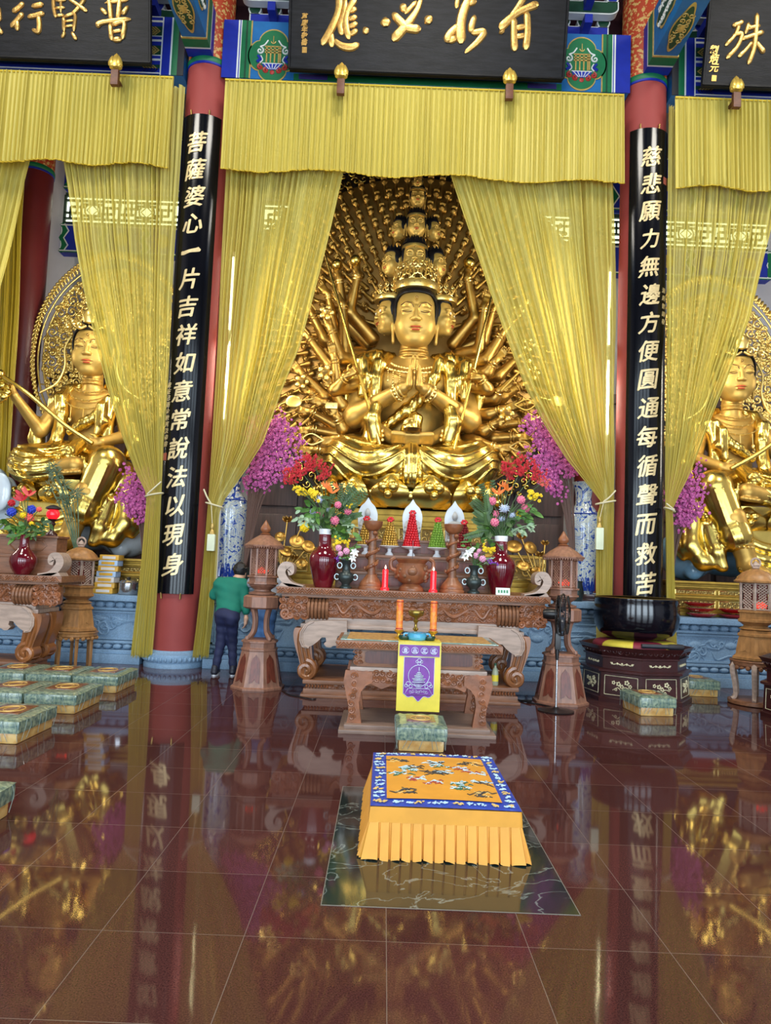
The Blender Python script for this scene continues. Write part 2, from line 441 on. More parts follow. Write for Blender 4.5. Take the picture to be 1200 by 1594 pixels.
def marble_veins(m):
    nt = m.node_tree; L = nt.links; b = nt.nodes['Principled BSDF']
    tc = nt.nodes.new('ShaderNodeTexCoord'); n = nt.nodes.new('ShaderNodeTexNoise'); n.inputs['Scale'].default_value = 2.6; n.inputs['Detail'].default_value = 7; n.inputs['Distortion'].default_value = 1.2
    L.new(tc.outputs['Object'], n.inputs['Vector'])
    s = nt.nodes.new('ShaderNodeMath'); s.operation = 'SUBTRACT'; L.new(n.outputs['Fac'], s.inputs[0]); s.inputs[1].default_value = 0.5
    a = nt.nodes.new('ShaderNodeMath'); a.operation = 'ABSOLUTE'; L.new(s.outputs[0], a.inputs[0])
    r = nt.nodes.new('ShaderNodeValToRGB'); L.new(a.outputs[0], r.inputs[0]); r.color_ramp.elements[0].color = (0.16, 0.19, 0.17, 1); r.color_ramp.elements[1].color = (0.010, 0.020, 0.020, 1)
    r.color_ramp.elements[1].position = 0.012
    L.new(r.outputs[0], b.inputs['Base Color'])
marble_veins(m_marble)
inl = MB().box(-0.6, 0.6, 3.475, 5.275, -0.05, 0.0015).build('trim_1', m_marble); structure(inl, 'dark green marble slab set into the maroon floor under the orange kneeling cushion')
m_inlbrass = mat('inlay_edge', srgb(120, 118, 110), 0.3)
e = MB()
for a in ((-0.604, -0.6, 3.47, 5.28), (0.6, 0.604, 3.47, 5.28), (-0.604, 0.604, 3.471, 3.475), (-0.604, 0.604, 5.275, 5.279)): e.box(a[0], a[1], a[2], a[3], -0.03, 0.0018)
structure(e.build('trim_2', m_inlbrass))

m_wall = mat('grey_plaster', srgb(176, 172, 176), 0.85, vary=0.05, vscale=2.0)
m_dkred = mat('dark_red_lacquer', srgb(92, 30, 30), 0.35, vary=0.08, vscale=3)
m_ceil = mat('ceiling_paint', srgb(60, 50, 62), 0.8, vary=0.2, vscale=1.0)
m_door = mat('red_door_wood', srgb(84, 34, 26), 0.5, vary=0.15, vscale=4)
m_darkwood = mat('dark_brown_panel', srgb(74, 54, 52), 0.45, vary=0.25, vscale=3.0, stretch=(8, 8, 0.6))
wb = MB().box(-11, 11, 14.0, 14.2, 0, 12.6).build('wall_back', m_wall); structure(wb)
structure(MB().box(-11.2, -11, -4, 14.2, 0, 12.6).build('wall_left', m_wall))
structure(MB().box(11, 11.2, -4, 14.2, 0, 12.6).build('wall_right', m_wall))
structure(MB().box(-11, 11, -4, 14.2, 12.6, 12.8).build('ceiling', m_ceil))
wf = MB()
xs = [-11, -9.3, -6.7, -5.3, -2.7, -1.3, 1.3, 2.7, 5.3, 6.7, 9.3, 11]
for i in range(0, 11, 2): wf.box(xs[i], xs[i + 1], -4.15, -4.0, 0, 6.8)
wf.box(-11, 11, -4.15, -4.0, 5.3, 6.8); wf.box(-11, 11, -4.15, -4.0, 9.2, 12.6)
for k in range(6): wf.box((-11, -6.5, -2.5, 1.5, 5.5, 9.5)[k], (-9.5, -5.5, -1.5, 2.5, 6.5, 11)[k], -4.15, -4.0, 6.8, 9.2)
for x in (-8, -4, 0, 4, 8):
    for q in (-0.65, 0, 0.65): wf.box(x + q - 0.04, x + q + 0.04, -4.12, -4.04, 0, 5.3)
    for z in (1.1, 3.3): wf.box(x - 1.3, x + 1.3, -4.12, -4.04, z - 0.05, z + 0.05)
structure(wf.build('wall_front', m_door))

# timber wainscot of the rear wall, painted bands, lattice windows
wains = MB()
for x0, x1 in ((-10.9, -7.6), (-7.0, -3.75), (-3.05, 3.05), (3.75, 7.0), (7.6, 10.9)):
    n = max(1, int((x1 - x0) / 0.95)); w = (x1 - x0) / n
    wains.box(x0, x1, 13.86, 13.99, 1.0, 5.0)
    for i in range(n):
        a = x0 + i * w
        wains.box(a + 0.05, a + w - 0.05, 13.80, 13.87, 1.2, 2.5, b=0.03); wains.box(a + 0.05, a + w - 0.05, 13.80, 13.87, 2.65, 4.8, b=0.03)
    wains.box(x0, x1, 13.78, 13.99, 4.9, 5.08)
structure(wains.build('trim_3', m_darkwood), 'dark brown panelled wainscot along the rear wall')

P_BLUE = mat('painted_blue', srgb(20, 40, 150), 0.5, vary=0.08, vscale=8)
P_CYAN = mat('painted_cerulean', srgb(18, 98, 158), 0.5, vary=0.06, vscale=8)
P_GREEN = mat('painted_green', srgb(14, 104, 62), 0.5, vary=0.08, vscale=8)
P_DGREEN = mat('painted_dark_green', srgb(14, 62, 40), 0.5, vary=0.08, vscale=8)
P_WHITE = mat('painted_white', srgb(214, 216, 212), 0.55)
P_GOLD = mat('painted_gold', srgb(196, 164, 92), 0.42, 0.35, vary=0.12, vscale=20)
P_RED = mat('painted_red', srgb(164, 48, 42), 0.5)
P_DARK = mat('painted_black', srgb(24, 24, 30), 0.6)
P_PINK = mat('painted_pink', srgb(214, 160, 156), 0.5)
P_PURPLE = mat('painted_violet', srgb(58, 48, 120), 0.5)

# lattice windows: one per bay high in the rear wall, with daylight behind the fret
m_day = bpy.data.materials.new('daylight_pane'); m_day.use_nodes = True
_b = m_day.node_tree.nodes['Principled BSDF']; _b.inputs['Base Color'].default_value = (0.7, 0.75, 0.65, 1); _b.inputs['Emission Color'].default_value = (0.90, 1.0, 0.78, 1); _b.inputs['Emission Strength'].default_value = 2.3
m_fret = mat('lattice_paint', srgb(46, 66, 52), 0.6)
def lattice(k, x0, x1, z0=8.12, z1=8.70):
    pane = MB().box(x0, x1, 13.94, 13.99, z0, z1).build('window_%d' % k, m_day); structure(pane)
    f = MB(); y0, y1 = 13.88, 13.93; t = 0.016
    f.box(x0, x1, y0, y1, z0 - 0.05, z0 + 0.03); f.box(x0, x1, y0, y1, z1 - 0.03, z1 + 0.05)
    H = z1 - z0; mod = 0.95; n = max(1, round((x1 - x0) / mod)); mod = (x1 - x0) / n
    for i in range(n):
        a = x0 + i * mod
        def hb(u0, u1, w): f.box(a + u0 * mod, a + u1 * mod, y0, y1, z0 + w * H - t, z0 + w * H + t)
        def vb(u, w0, w1): f.box(a + u * mod - t, a + u * mod + t, y0, y1, z0 + w0 * H, z0 + w1 * H)
        f.box(a - 0.022, a + 0.022, y0, y1, z0, z1)
        for w in (0.18, 0.82): hb(0.0, 1.0, w)
        for u0, u1, w in ((0.0, 0.30, 0.38), (0.10, 0.36, 0.60), (0.64, 0.9, 0.38), (0.70, 1.0, 0.60), (0.3, 0.7, 0.30), (0.3, 0.7, 0.70)): hb(u0, u1, w)
        for u, w0, w1 in ((0.10, 0.18, 0.60), (0.22, 0.38, 0.82), (0.30, 0.0, 1.0), (0.70, 0.0, 1.0), (0.78, 0.18, 0.60), (0.90, 0.38, 0.82), (0.5, 0.0, 0.3), (0.5, 0.7, 1.0)): vb(u, w0, w1)
        cx, cz = a + 0.5 * mod, z0 + 0.5 * H
        f.tube([(cx + 0.15 * math.cos(q * PI / 8), 13.905, cz + 0.15 * math.sin(q * PI / 8)) for q in range(17)], 0.018, 4, cap=False)
        f.tube([(cx, 13.905, cz + 0.11), (cx + 0.11, 13.905, cz), (cx, 13.905, cz - 0.11), (cx - 0.11, 13.905, cz), (cx, 13.905, cz + 0.11)], 0.012, 4, cap=False)
    f.build('lattice', m_fret, pane)
lattice(1, -10.8, -7.6); lattice(2, -7.0, -3.75); lattice(3, -3.05, 3.05); lattice(4, 3.75, 7.0); lattice(5, 7.6, 10.8)

def hexband(k, x0, x1, z0, z1, y=13.9):
    """painted beam with the long hexagons of the blue-green scheme"""
    o = MB().box(x0, x1, y - 0.12, 14.0, z0, z1).build('trim_%d' % k, P_BLUE); structure(o)
    yf = y - 0.12
    g, w, l = MB(), MB(), MB(); H = z1 - z0; step = 0.9; n = max(1, round((x1 - x0) / step)); step = (x1 - x0) / n
    for i in range(n + 1):
        a = x0 + i * step
        for (q, mbb, tt) in ((0.0, g, 0.045), (0.07, w, 0.014), (-0.07, w, 0.014)):
            P = [(a + q, z0), (a + 0.16 * H + q, z0 + 0.25 * H), (a + q, z0 + 0.5 * H), (a + 0.16 * H + q, z0 + 0.75 * H), (a + q, z1)]
            P = [(min(max(p[0], x0 + 0.02), x1 - 0.02), p[1]) for p in P]
            mbb.tube([(p[0], yf - 0.004, p[1]) for p in P], tt, 4, flat=0.15, up=(0, 1, 0))
        if i < n:
            l.prism([(a + step * 0.5 + 0.12 * math.cos(q * PI / 4), z0 + H / 2 + 0.14 * math.sin(q * PI / 4)) for q in range(8)], yf - 0.014, yf)
    for zz in (z0 + 0.03, z1 - 0.03): w.box(x0, x1, yf - 0.012, yf, zz - 0.012, zz + 0.012)
    g.box(x0, x1, yf - 0.010, yf, z0, z0 + 0.02)
    g.build('green_chevrons', P_GREEN, o); w.build('white_lines', P_WHITE, o); l.build('gold_rosettes', P_GOLD, o)
hexband(4, -7.0, -3.75, 7.48, 8.06); hexband(5, -3.05, 3.05, 7.48, 8.06); hexband(6, 3.75, 7.0, 7.48, 8.06)
hexband(7, -7.0, -3.75, 8.78, 9.9); hexband(8, -3.05, 3.05, 8.78, 9.9); hexband(9, 3.75, 7.0, 8.78, 9.9)

# ------------------------------------------------------------------ columns
m_colred = mat('column_red_paint', srgb(146, 62, 58), 0.6, spec=0.3, vary=0.05, vscale=2.0)
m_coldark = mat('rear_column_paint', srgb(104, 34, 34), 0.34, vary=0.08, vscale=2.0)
m_brocade = mat('red_gold_brocade', srgb(176, 62, 30), 0.45, color2=srgb(204, 164, 96), vscale=19, detail=3.0, stretch=(1, 1, 1))
for _n in m_brocade.node_tree.nodes:
    if _n.type == 'VALTORGB': _n.color_ramp.elements[0].position = 0.52; _n.color_ramp.elements[1].position = 0.56
m_stone = mat('granite_daylight_tint', srgb(122, 152, 180), 0.55, vary=0.12, vscale=55, bump=0.08, bscale=60)  # grey stone with the blue cast of daylight put into its colour
def column(x, y, r, label, rear=False, zb=0.0):
    t = thing('temple_column', label, 'column', (x, y, zb), group=None)
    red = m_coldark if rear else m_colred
    MB().lathe([(r, 0.16), (r, 9.15 - zb)], n=48).build('shaft', red, t)
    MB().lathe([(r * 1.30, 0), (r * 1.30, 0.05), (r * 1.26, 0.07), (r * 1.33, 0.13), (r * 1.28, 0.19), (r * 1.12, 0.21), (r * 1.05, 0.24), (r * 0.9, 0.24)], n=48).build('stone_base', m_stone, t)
    if not rear:
        rim = MB()
        for k in range(40):
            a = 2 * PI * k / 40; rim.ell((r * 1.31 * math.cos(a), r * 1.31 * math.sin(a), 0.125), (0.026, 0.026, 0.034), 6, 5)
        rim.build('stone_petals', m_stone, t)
    z0 = (9.15 if not rear else 8.72) - zb
    MB().lathe([(r * 1.02, z0), (r * 1.05, z0 + 0.02), (r * 1.05, z0 + 0.07), (r * 1.02, z0 + 0.09)], n=48).build('green_band', P_GREEN, t)
    MB().lathe([(r * 1.015, z0 - 0.035), (r * 1.035, z0 - 0.03), (r * 1.035, z0), (r * 1.02, z0)], n=48).build('blue_band', P_BLUE, t)
    MB().lathe([(r * 1.01, z0 + 0.09), (r * 1.01, 12.59 - zb)], n=48).build('brocade_sleeve', m_brocade, t)
    return t
CX, CYc, CR = 3.41, 10.8, 0.335
column(-CX, CYc, CR, 'large red column on the left with the black couplet board beginning at its top')
column(CX, CYc, CR, 'large red column on the right behind the big black bowl')
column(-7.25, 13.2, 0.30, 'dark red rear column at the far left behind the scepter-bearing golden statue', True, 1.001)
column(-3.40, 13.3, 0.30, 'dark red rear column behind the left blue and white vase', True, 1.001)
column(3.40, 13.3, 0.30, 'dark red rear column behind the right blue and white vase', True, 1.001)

# ------------------------------------------------------------------ painted beams
def medallion(parent, cx, cz, y, s):
    """quatrefoil with a gold monogram on a blue lotus, all standing proud of the beam face"""
    def qf(s_, n=64):
        out = []
        for k in range(n):
            a = 2 * PI * k / n; rr = s_ * (0.80 + 0.20 * abs(math.cos(2 * a)) ** 0.7); out.append((cx + rr * math.cos(a), cz + rr * 1.12 * math.sin(a)))
        return out
    MB().prism(qf(s * 1.06), y - 0.010, y).build('gold_rim', P_GOLD, parent)
    MB().prism(qf(s), y - 0.016, y - 0.008).build('green_field', P_GREEN, parent)
    g = MB(); yy = y - 0.020
    for q in (-0.2, -0.07, 0.06, 0.19): g.box(cx + q * s * 1.3 - 0.010, cx + q * s * 1.3 + 0.010, yy - 0.008, yy + 0.004, cz - 0.32 * s, cz + 0.38 * s)
    for w in (0.38, 0.24, 0.12): g.box(cx - 0.34 * s, cx + 0.34 * s, yy - 0.008, yy + 0.004, cz + w * s - 0.010, cz + w * s + 0.010)
    g.box(cx + 0.32 * s - 0.01, cx + 0.32 * s + 0.01, yy - 0.008, yy + 0.004, cz - 0.3 * s, cz + 0.38 * s)
    g.tube([(cx + 0.09 * s * math.cos(a), yy, cz + 0.62 * s + 0.09 * s * math.sin(a)) for a in np.linspace(PI, 2 * PI, 9)], 0.008, 5); g.tube([(cx, yy, cz + 0.56 * s), (cx, yy, cz + 0.86 * s)], 0.006, 5)
    g.build('gold_monogram', P_GOLD, parent)
    w = MB(); bl = MB(); r_ = MB()
    for sg in (-1, 1):
        w.tube(spiral((cx + sg * 0.55 * s, cz + 0.20 * s), 0.17 * s, 1.3, PI / 2, sg, y=yy), 0.013, 5); w.tube(crom([(cx + sg * 0.22 * s, yy, cz + 0.66 * s), (cx + sg * 0.36 * s, yy, cz + 0.46 * s), (cx + sg * 0.55 * s, yy, cz + 0.37 * s)]), 0.013, 5)
        bl.tube(crom([(cx + sg * 0.62 * s, yy, cz - 0.02 * s), (cx + sg * 0.52 * s, yy, cz - 0.18 * s), (cx + sg * 0.66 * s, yy, cz - 0.30 * s)]), 0.022, 5); w.tube(crom([(cx + sg * 0.5 * s, yy, cz - 0.02 * s), (cx + sg * 0.42 * s, yy, cz - 0.2 * s), (cx + sg * 0.52 * s, yy, cz - 0.34 * s)]), 0.010, 5)
        r_.tube(spiral((cx + sg * 0.50 * s, cz - 0.52 * s), 0.13 * s, 1.2, PI / 2, -sg, y=yy), 0.017, 5)
        r_.tube(spiral((cx + sg * 0.26 * s, cz - 0.66 * s), 0.12 * s, 1.2, PI / 2, -sg, y=yy), 0.017, 5)
    r_.ell((cx, yy, cz - 0.74 * s), (0.10 * s, 0.01, 0.10 * s), 10, 6)
    bl.prism([(cx + 0.42 * s * math.cos(a), cz - 0.36 * s + 0.28 * s * math.sin(a)) for a in np.linspace(PI, 2 * PI, 13)], yy - 0.006, yy + 0.004)
    for q in (-0.36, -0.18, 0, 0.18, 0.36): w.tube([(cx + q * s, yy - 0.006, cz - 0.37 * s), (cx + q * 0.35 * s, yy - 0.006, cz - 0.62 * s)], 0.007, 4)
    w.tube([(cx - 0.43 * s, yy - 0.006, cz - 0.36 * s), (cx + 0.43 * s, yy - 0.006, cz - 0.36 * s)], 0.008, 4)
    w.build('white_scrolls', P_WHITE, parent); bl.build('blue_lotus', P_BLUE, parent); r_.build('red_curls', P_RED, parent)
BZ0, BZ1, BY = 8.93, 9.86, 10.52
def strip(o, name, u0, u1, m, z0=BZ0, z1=BZ1, d=0.012, y=BY):
    x0 = at(u0, 90, y)[0]; x1 = at(u1, 90, y)[0]
    return MB().box(x0, x1, y - d, y, z0, z1).build(name, m, o)
def bay_beam(x0, x1, label):
    o = MB().box(x0, x1, BY, 10.95, BZ0, BZ1).build('painted_beam', P_CYAN); return tag(o, label, 'beam')
bc = bay_beam(-3.08, 3.08, 'painted beam above the middle curtains with blue medallion panels at both ends')
for side in (0, 1):
    f = (lambda a, b: (a, b)) if side == 0 else (lambda a, b: (1327 - b, 1327 - a))
    for a, b, nm, m_ in ((346, 369, 'blue_stripe', P_BLUE), (369, 371.5, 'white_stripe', P_WHITE), (371.5, 373, 'blue_stripe', P_BLUE), (373, 374.5, 'white_stripe', P_WHITE), (374.5, 381, 'green_stripe', P_GREEN), (381, 384, 'dark_green_stripe', P_DGREEN), (384, 389, 'green_stripe', P_GREEN), (389, 391, 'cream_stripe', P_GOLD)):
        u0, u1 = f(a, b); strip(bc, nm, u0, u1, m_)
    mx = at(425 if side == 0 else 905, 88 if side == 0 else 100, BY)
    medallion(bc, mx[0], mx[2] - 0.0, BY - 0.002, 0.365)
lo = MB(); 
lo.box(-2.05, 2.05, BY - 0.015, BY, BZ0 - 0.0, BZ0 + 0.10); lo.build('green_lower_band', P_GREEN, bc)
for x in (-1.75, 1.75):
    MB().box(x - 0.22, x + 0.22, BY - 0.024, BY - 0.014, BZ0 + 0.01, BZ0 + 0.09).build('violet_cartouche', P_PURPLE, bc)
for sgn, label in ((-1, 'painted beam above the left curtains with blue stripes beside the red column'), (1, 'painted beam above the right curtains with blue stripes beside the red column')):
    o = bay_beam(min(sgn * 3.74, sgn * 8.5), max(sgn * 3.74, sgn * 8.5), label)
    def xb(a, b, nm, m_, z0=BZ0, z1=BZ1, d=0.012):
        MB().box(min(sgn * a, sgn * b), max(sgn * a, sgn * b), BY - d, BY, z0, z1).build(nm, m_, o)
    xb(3.74, 3.84, 'black_gap', P_DARK); xb(3.84, 3.93, 'green_stripe', P_GREEN); xb(3.93, 3.955, 'white_stripe', P_WHITE); xb(3.955, 4.08, 'blue_stripe', P_BLUE); xb(4.08, 4.10, 'white_stripe', P_WHITE)
    for i, z in enumerate(np.linspace(BZ0, BZ1, 7)[:-1]):
        h = (BZ1 - BZ0) / 6
        if i % 2 == 0:
            xb(4.10, 4.36, 'green_field', P_DGREEN, z, z + h)
            lf = MB()
            for q in range(5):
                for s2 in (-1, 1): lf.prism([(sgn * (4.12 + q * 0.045), z + h / 2), (sgn * (4.20 + q * 0.045), z + h / 2 + s2 * h * 0.42), (sgn * (4.225 + q * 0.045), z + h / 2 + s2 * h * 0.42), (sgn * (4.145 + q * 0.045), z + h / 2)], BY - 0.02, BY - 0.011)
            lf.build('gold_fern', P_GOLD, o)
        else:
            xb(4.10, 4.36, 'blue_field', P_BLUE, z, z + h)
            xb(4.10, 4.36, 'white_stripe', P_WHITE, z + h * 0.40, z + h * 0.60, 0.018); xb(4.10, 4.36, 'white_stripe', P_WHITE, z + h * 0.92, z + h, 0.018)
    xb(4.10, 8.5, 'blue_lower_band', P_BLUE, BZ0, BZ0 + 0.09, 0.02); xb(4.10, 8.5, 'white_line', P_WHITE, BZ0 + 0.005, BZ0 + 0.02, 0.026)

# beams that run from the columns towards the viewer
def tie_beam(sgn, label):
    xo, xi = sgn * 3.66, sgn * 3.30
    x0, x1 = min(xo, xi), max(xo, xi); zb, zt = 9.24, 9.95; y0, y1 = 5.0, 10.50
    o = MB().box(x0, x1, y0, y1, zb, zt).build('tie_beam', P_CYAN); tag(o, label, 'beam')
    # end bands, then underside and inner-face panels
    for a, b, m_, nm in ((10.32, 10.5, P_BLUE, 'blue_band'), (10.29, 10.32, P_WHITE, 'white_line'), (10.12, 10.29, P_GREEN, 'green_band'), (10.09, 10.12, P_GOLD, 'cream_line'),
                         (8.97, 9.0, P_GOLD, 'cream_line'), (8.78, 8.97, P_GREEN, 'green_band'), (8.75, 8.78, P_WHITE, 'white_line'), (7.2, 8.75, P_GREEN, 'green_band')):
        MB().box(x0 - 0.012, x1 + 0.012, a, b, zb - 0.012, zt).build(nm, m_, o)
    g = MB()
    for q in range(3): g.box(x0 + 0.05 + q * 0.11, x0 + 0.09 + q * 0.11, 7.2, 8.74, zb - 0.02, zb - 0.011)
    g.build('cream_lines', P_GOLD, o)
    for (nm, m_, k, d) in (('gold_rim', P_GOLD, 1.0, 0.010), ('green_field', P_DGREEN, 0.86, 0.016)):
        out = []
        for q in range(48):
            a = 2 * PI * q / 48; rr = 1 + 0.10 * math.cos(4 * a); out.append(((x0 + x1) / 2 + 0.125 * k * rr * math.cos(a), 9.54 + 0.42 * k * rr * math.sin(a)))
        MB().prism(out, zb - d, zb, 'xy').build(nm, m_, o)
    s = MB()
    for q in range(6):
        for t in (-1, 1): s.tube(spiral(((x0 + x1) / 2 + t * 0.05, 9.30 + q * 0.095), 0.045, 1.2, q, t, y=zb - 0.018, plane='xy'), 0.009, 5)
    s.ell(((x0 + x1) / 2, 9.54, zb - 0.018), (0.05, 0.08, 0.01), 10, 6)
    s.build('gold_scrolls', P_GOLD, o)
    # inner vertical face
    xf = xi; dd = -sgn
    for (nm, m_, k, d) in (('gold_rim', P_GOLD, 1.0, 0.010), ('green_field', P_DGREEN, 0.88, 0.016)):
        out = [(9.54 + 0.40 * k * math.cos(a) * (1 + 0.08 * math.cos(6 * a)), 9.62 + 0.24 * k * math.sin(a) * (1 + 0.08 * math.cos(6 * a))) for a in np.linspace(0, 2 * PI, 48, endpoint=False)]
        MB().prism(out, min(xf, xf + dd * d), max(xf, xf + dd * d), 'yz').build(nm, m_, o)
    s = MB()
    for q in range(8):
        for t in (-1, 1): s.tube(spiral((9.26 + q * 0.08, 9.62 + t * 0.10), 0.055, 1.2, q, t, y=xf + dd * 0.02, plane='yz'), 0.010, 5)
    s.build('white_scrolls', P_WHITE, o)
    return o
tie_beam(-1, 'painted beam running forward from the top of the left red column'); tie_beam(1, 'painted beam running forward from the top of the right red column')

# bracket sets above the beams
def bracket_arm(mb_c, mb_w, x, y, z, w, h, d):
    def out(k, g):
        r = h * 0.8; P = [(x - w / 2 - g, z + h + g)]
        P += [(x - w / 2 - g + (r + g) * (1 - math.cos(a)), z + h * 0.45 - (h * 0.45 + g) * math.sin(a)) for a in np.linspace(0, PI / 2, 7)]
        P += [(2 * x - p[0], p[1]) for p in P[::-1]]
        return P
    mb_w.prism(out(0, 0.022), y, y + d); mb_c.prism(out(0, 0), y - 0.014, y)
def bracket_set(x, label, w=0.85, flip=0):
    t = thing('bracket_set', label, 'roof bracket', (x, 10.98, BZ1 + 0.004), group='bracket sets above the painted beams')
    b, g, w_, k = MB(), MB(), MB(), MB()
    w_.prism([(-0.16, 0.0), (0.16, 0.0), (0.22, 0.10), (0.22, 0.16), (-0.22, 0.16), (-0.22, 0.10)], -0.20, 0.15)
    k.prism([(-0.13, 0.02), (0.13, 0.02), (0.19, 0.11), (0.19, 0.14), (-0.19, 0.14), (-0.19, 0.11)], -0.212, -0.2)
    for i, (yy, z, ww) in enumerate(((-0.16, 0.17, 0.75), (-0.34, 0.45, 0.95), (-0.52, 0.74, 1.15))):
        c = (b, g)[(i + flip) % 2]; bracket_arm(c, w_, 0, yy, z, ww * w / 0.85, 0.17, 0.14)
        for q in (-1, 0, 1):
            px = q * ww * w / 0.85 * 0.42
            w_.prism([(px - 0.075, z + 0.18), (px + 0.075, z + 0.18), (px + 0.105, z + 0.25), (px + 0.105, z + 0.29), (px - 0.105, z + 0.29), (px - 0.105, z + 0.25)], yy, yy + 0.14)
            (g, b)[(i + flip) % 2].prism([(px - 0.055, z + 0.195), (px + 0.055, z + 0.195), (px + 0.085, z + 0.25), (px + 0.085, z + 0.275), (px - 0.085, z + 0.275), (px - 0.085, z + 0.25)], yy - 0.012, yy)
        b.box(-0.06, 0.06, yy - 0.30, yy + 0.3, z + 0.02, z + 0.16)
    w_.build('white_edges', P_WHITE, t); b.build('blue_arms', P_BLUE, t); g.build('green_arms', P_DGREEN, t); k.build('block_face', P_BLUE, t)
    return t
for x, l in ((-2.45, 'carved blue and green bracket set left of the large middle signboard'), (-1.2, None), (0, None), (1.2, None), (2.45, 'carved blue and green bracket set right of the large middle signboard'),
             (-4.3, 'carved dark bracket set at the right end of the left signboard'), (4.3, 'carved dark bracket set at the left end of the right signboard')):
    if l: bracket_set(x, l, flip=0 if abs(x) < 3 else 1)
fr = MB(); 
fr.box(-11, 11, 11.25, 11.35, 9.8, 12.6)
structure(fr.build('trim_10', mat('frieze_maroon', srgb(66, 26, 30), 0.6, vary=0.2, vscale=3)), 'dark maroon frieze board behind the brackets')
fr = MB()
for x in np.arange(-8.3, 8.4, 0.42):
    if min(abs(x - 3.41), abs(x + 3.41)) > 0.42: fr.box(x - 0.045, x + 0.045, 11.20, 11.25, 9.86, 10.5)
structure(fr.build('trim_11', P_DGREEN))
structure(MB().box(-8.5, 8.5, 10.6, 11.2, 11.2, 11.5).build('trim_12', P_BLUE))

# ------------------------------------------------------------------ name boards
m_board = mat('black_lacquer_board', srgb(20, 20, 23), 0.48, spec=0.22, vary=0.5, vscale=3.0, stretch=(1, 1, 7), bump=0.15, bscale=14)
m_gilt = mat('gilt_letter', srgb(214, 168, 92), 0.30, 0.72, vary=0.16, vscale=30, bump=0.12, bscale=50)
m_giltedge = mat('gilt_shadow_edge', srgb(120, 84, 34), 0.4, 0.6)
class Board:
    z0, y0, k = 8.835, 10.12, 0.20          # foot of the board, and its forward lean
    def pt(s, u, v):
        d = AX_R * (u - 600) / CAM_F - AX_U * (v - 797) / CAM_F + AX_F
        t = (s.y0 + s.k * s.z0 - CAM_O[1] - s.k * CAM_O[2]) / (d[1] + s.k * d[2]); p = CAM_O + d * t
        return float(p[0]), float(p[2])
    def w(s, x, z, d=0.0):                    # a point d metres proud of the board face
        n = math.hypot(1, s.k); return (x, s.y0 - s.k * (z - s.z0) - d / n, z - d * s.k / n)
BD = Board()
def brush(mb, px, wid, off=0.012, hgt=0.03, conv=None):
    """one brush stroke: px = [(u, v, width factor)...] in picture pixels on the board, domed like carved gilded lettering"""
    P = []
    for p in px:
        x, z = conv(p[0], p[1]); P.append((x, z, wid * (p[2] if len(p) > 2 else 1.0)))
    C = crom(P, 6); n = len(C); vs = []; fs = []
    prof = [(-1.0, 0.0), (-0.72, 0.75), (0.0, 1.0), (0.72, 0.75), (1.0, 0.0)]
    L = [0.0]
    for i in range(1, n): L.append(L[-1] + math.hypot(C[i][0] - C[i - 1][0], C[i][1] - C[i - 1][1]))
    for i, c in enumerate(C):
        a, b = C[max(i - 1, 0)], C[min(i + 1, n - 1)]; tx, tz = b[0] - a[0], b[1] - a[1]; q = math.hypot(tx, tz) + 1e-9; nx, nz = -tz / q, tx / q
        r = c[2] / 2; e = min(L[i], L[-1] - L[i]); rr = r * math.sqrt(max(0.0, 1 - max(0, 1 - e / (r * 1.1 + 1e-6)) ** 2)) if r > 0 else 0; rr = max(rr, r * 0.35)
        for (s_, h) in prof: vs.append(BD.w(c[0] + nx * rr * s_, c[1] + nz * rr * s_, off + hgt * h * min(1, rr / (wid * 0.5 + 1e-6))))
    for i in range(n - 1):
        for j in range(4): fs.append((i * 5 + j, i * 5 + j + 1, (i + 1) * 5 + j + 1, (i + 1) * 5 + j))
    fs.append(tuple(range(5))); fs.append(tuple((n - 1) * 5 + k for k in range(4, -1, -1)))
    mb.add(vs, fs)
def board(x0, x1, z1, label, chars, small, side):
    o = MB(); z0 = BD.z0; pr = []
    for (x, z) in ((x0, z0), (x1, z0), (x1, z1), (x0, z1)): pr.append(BD.w(x, z, 0.0))
    bk = [(p[0], p[1] + 0.09, p[2]) for p in pr]
    o.add(pr + bk, [(0, 1, 2, 3), (7, 6, 5, 4), (0, 4, 5, 1), (1, 5, 6, 2), (2, 6, 7, 3), (3, 7, 4, 0)], smooth=False)
    b = o.build('signboard', m_board); tag(b, label, 'signboard')
    fm = MB()
    for a, c in (((x0, z0), (x1, z0)), ((x0, z0), (x0, z1)), ((x1, z0), (x1, z1)), ((x0, z1), (x1, z1))):
        fm.tube([BD.w(a[0], a[1], 0.0), BD.w(c[0], c[1], 0.0)], 0.022, 6)
    fm.build('frame_moulding', m_board, b)
    for strokes, wid, conv in chars:
        ch = MB()
        for s_ in strokes: brush(ch, s_, wid, 0.004, 0.035, conv)
        ch.build('gilt_character', m_gilt, b)
    if small:
        sm = MB()
        for i, chx in enumerate(small[0]):
            V, F = glyph(chx, small[3], 0.004, 0.003, 0.2); u, v = small[1], small[2] + i * small[4]
            x, z = BD.pt(u, v); sm.add([BD.w(x + q[0], z + q[2], 0.006 - q[1]) for q in V], F, smooth=False)
        x, z = BD.pt(small[1], small[2] + len(small[0]) * small[4] + 2); sm.add([BD.w(x + a * 0.035, z + c * 0.04, 0.008) for a, c in ((-1, -1), (1, -1), (1, 1), (-1, 1))], [(0, 1, 2, 3)])
        sm.build('small_inscription', m_gilt, b)
    return b
def z2(u, v): return BD.pt(400 + u / 3, v / 3)
def z3(u, v): return BD.pt(800 + u / 3, v / 3)
def z1_(u, v): return BD.pt(u / 3, v / 3)
def z0_(u, v): return BD.pt(u, v)
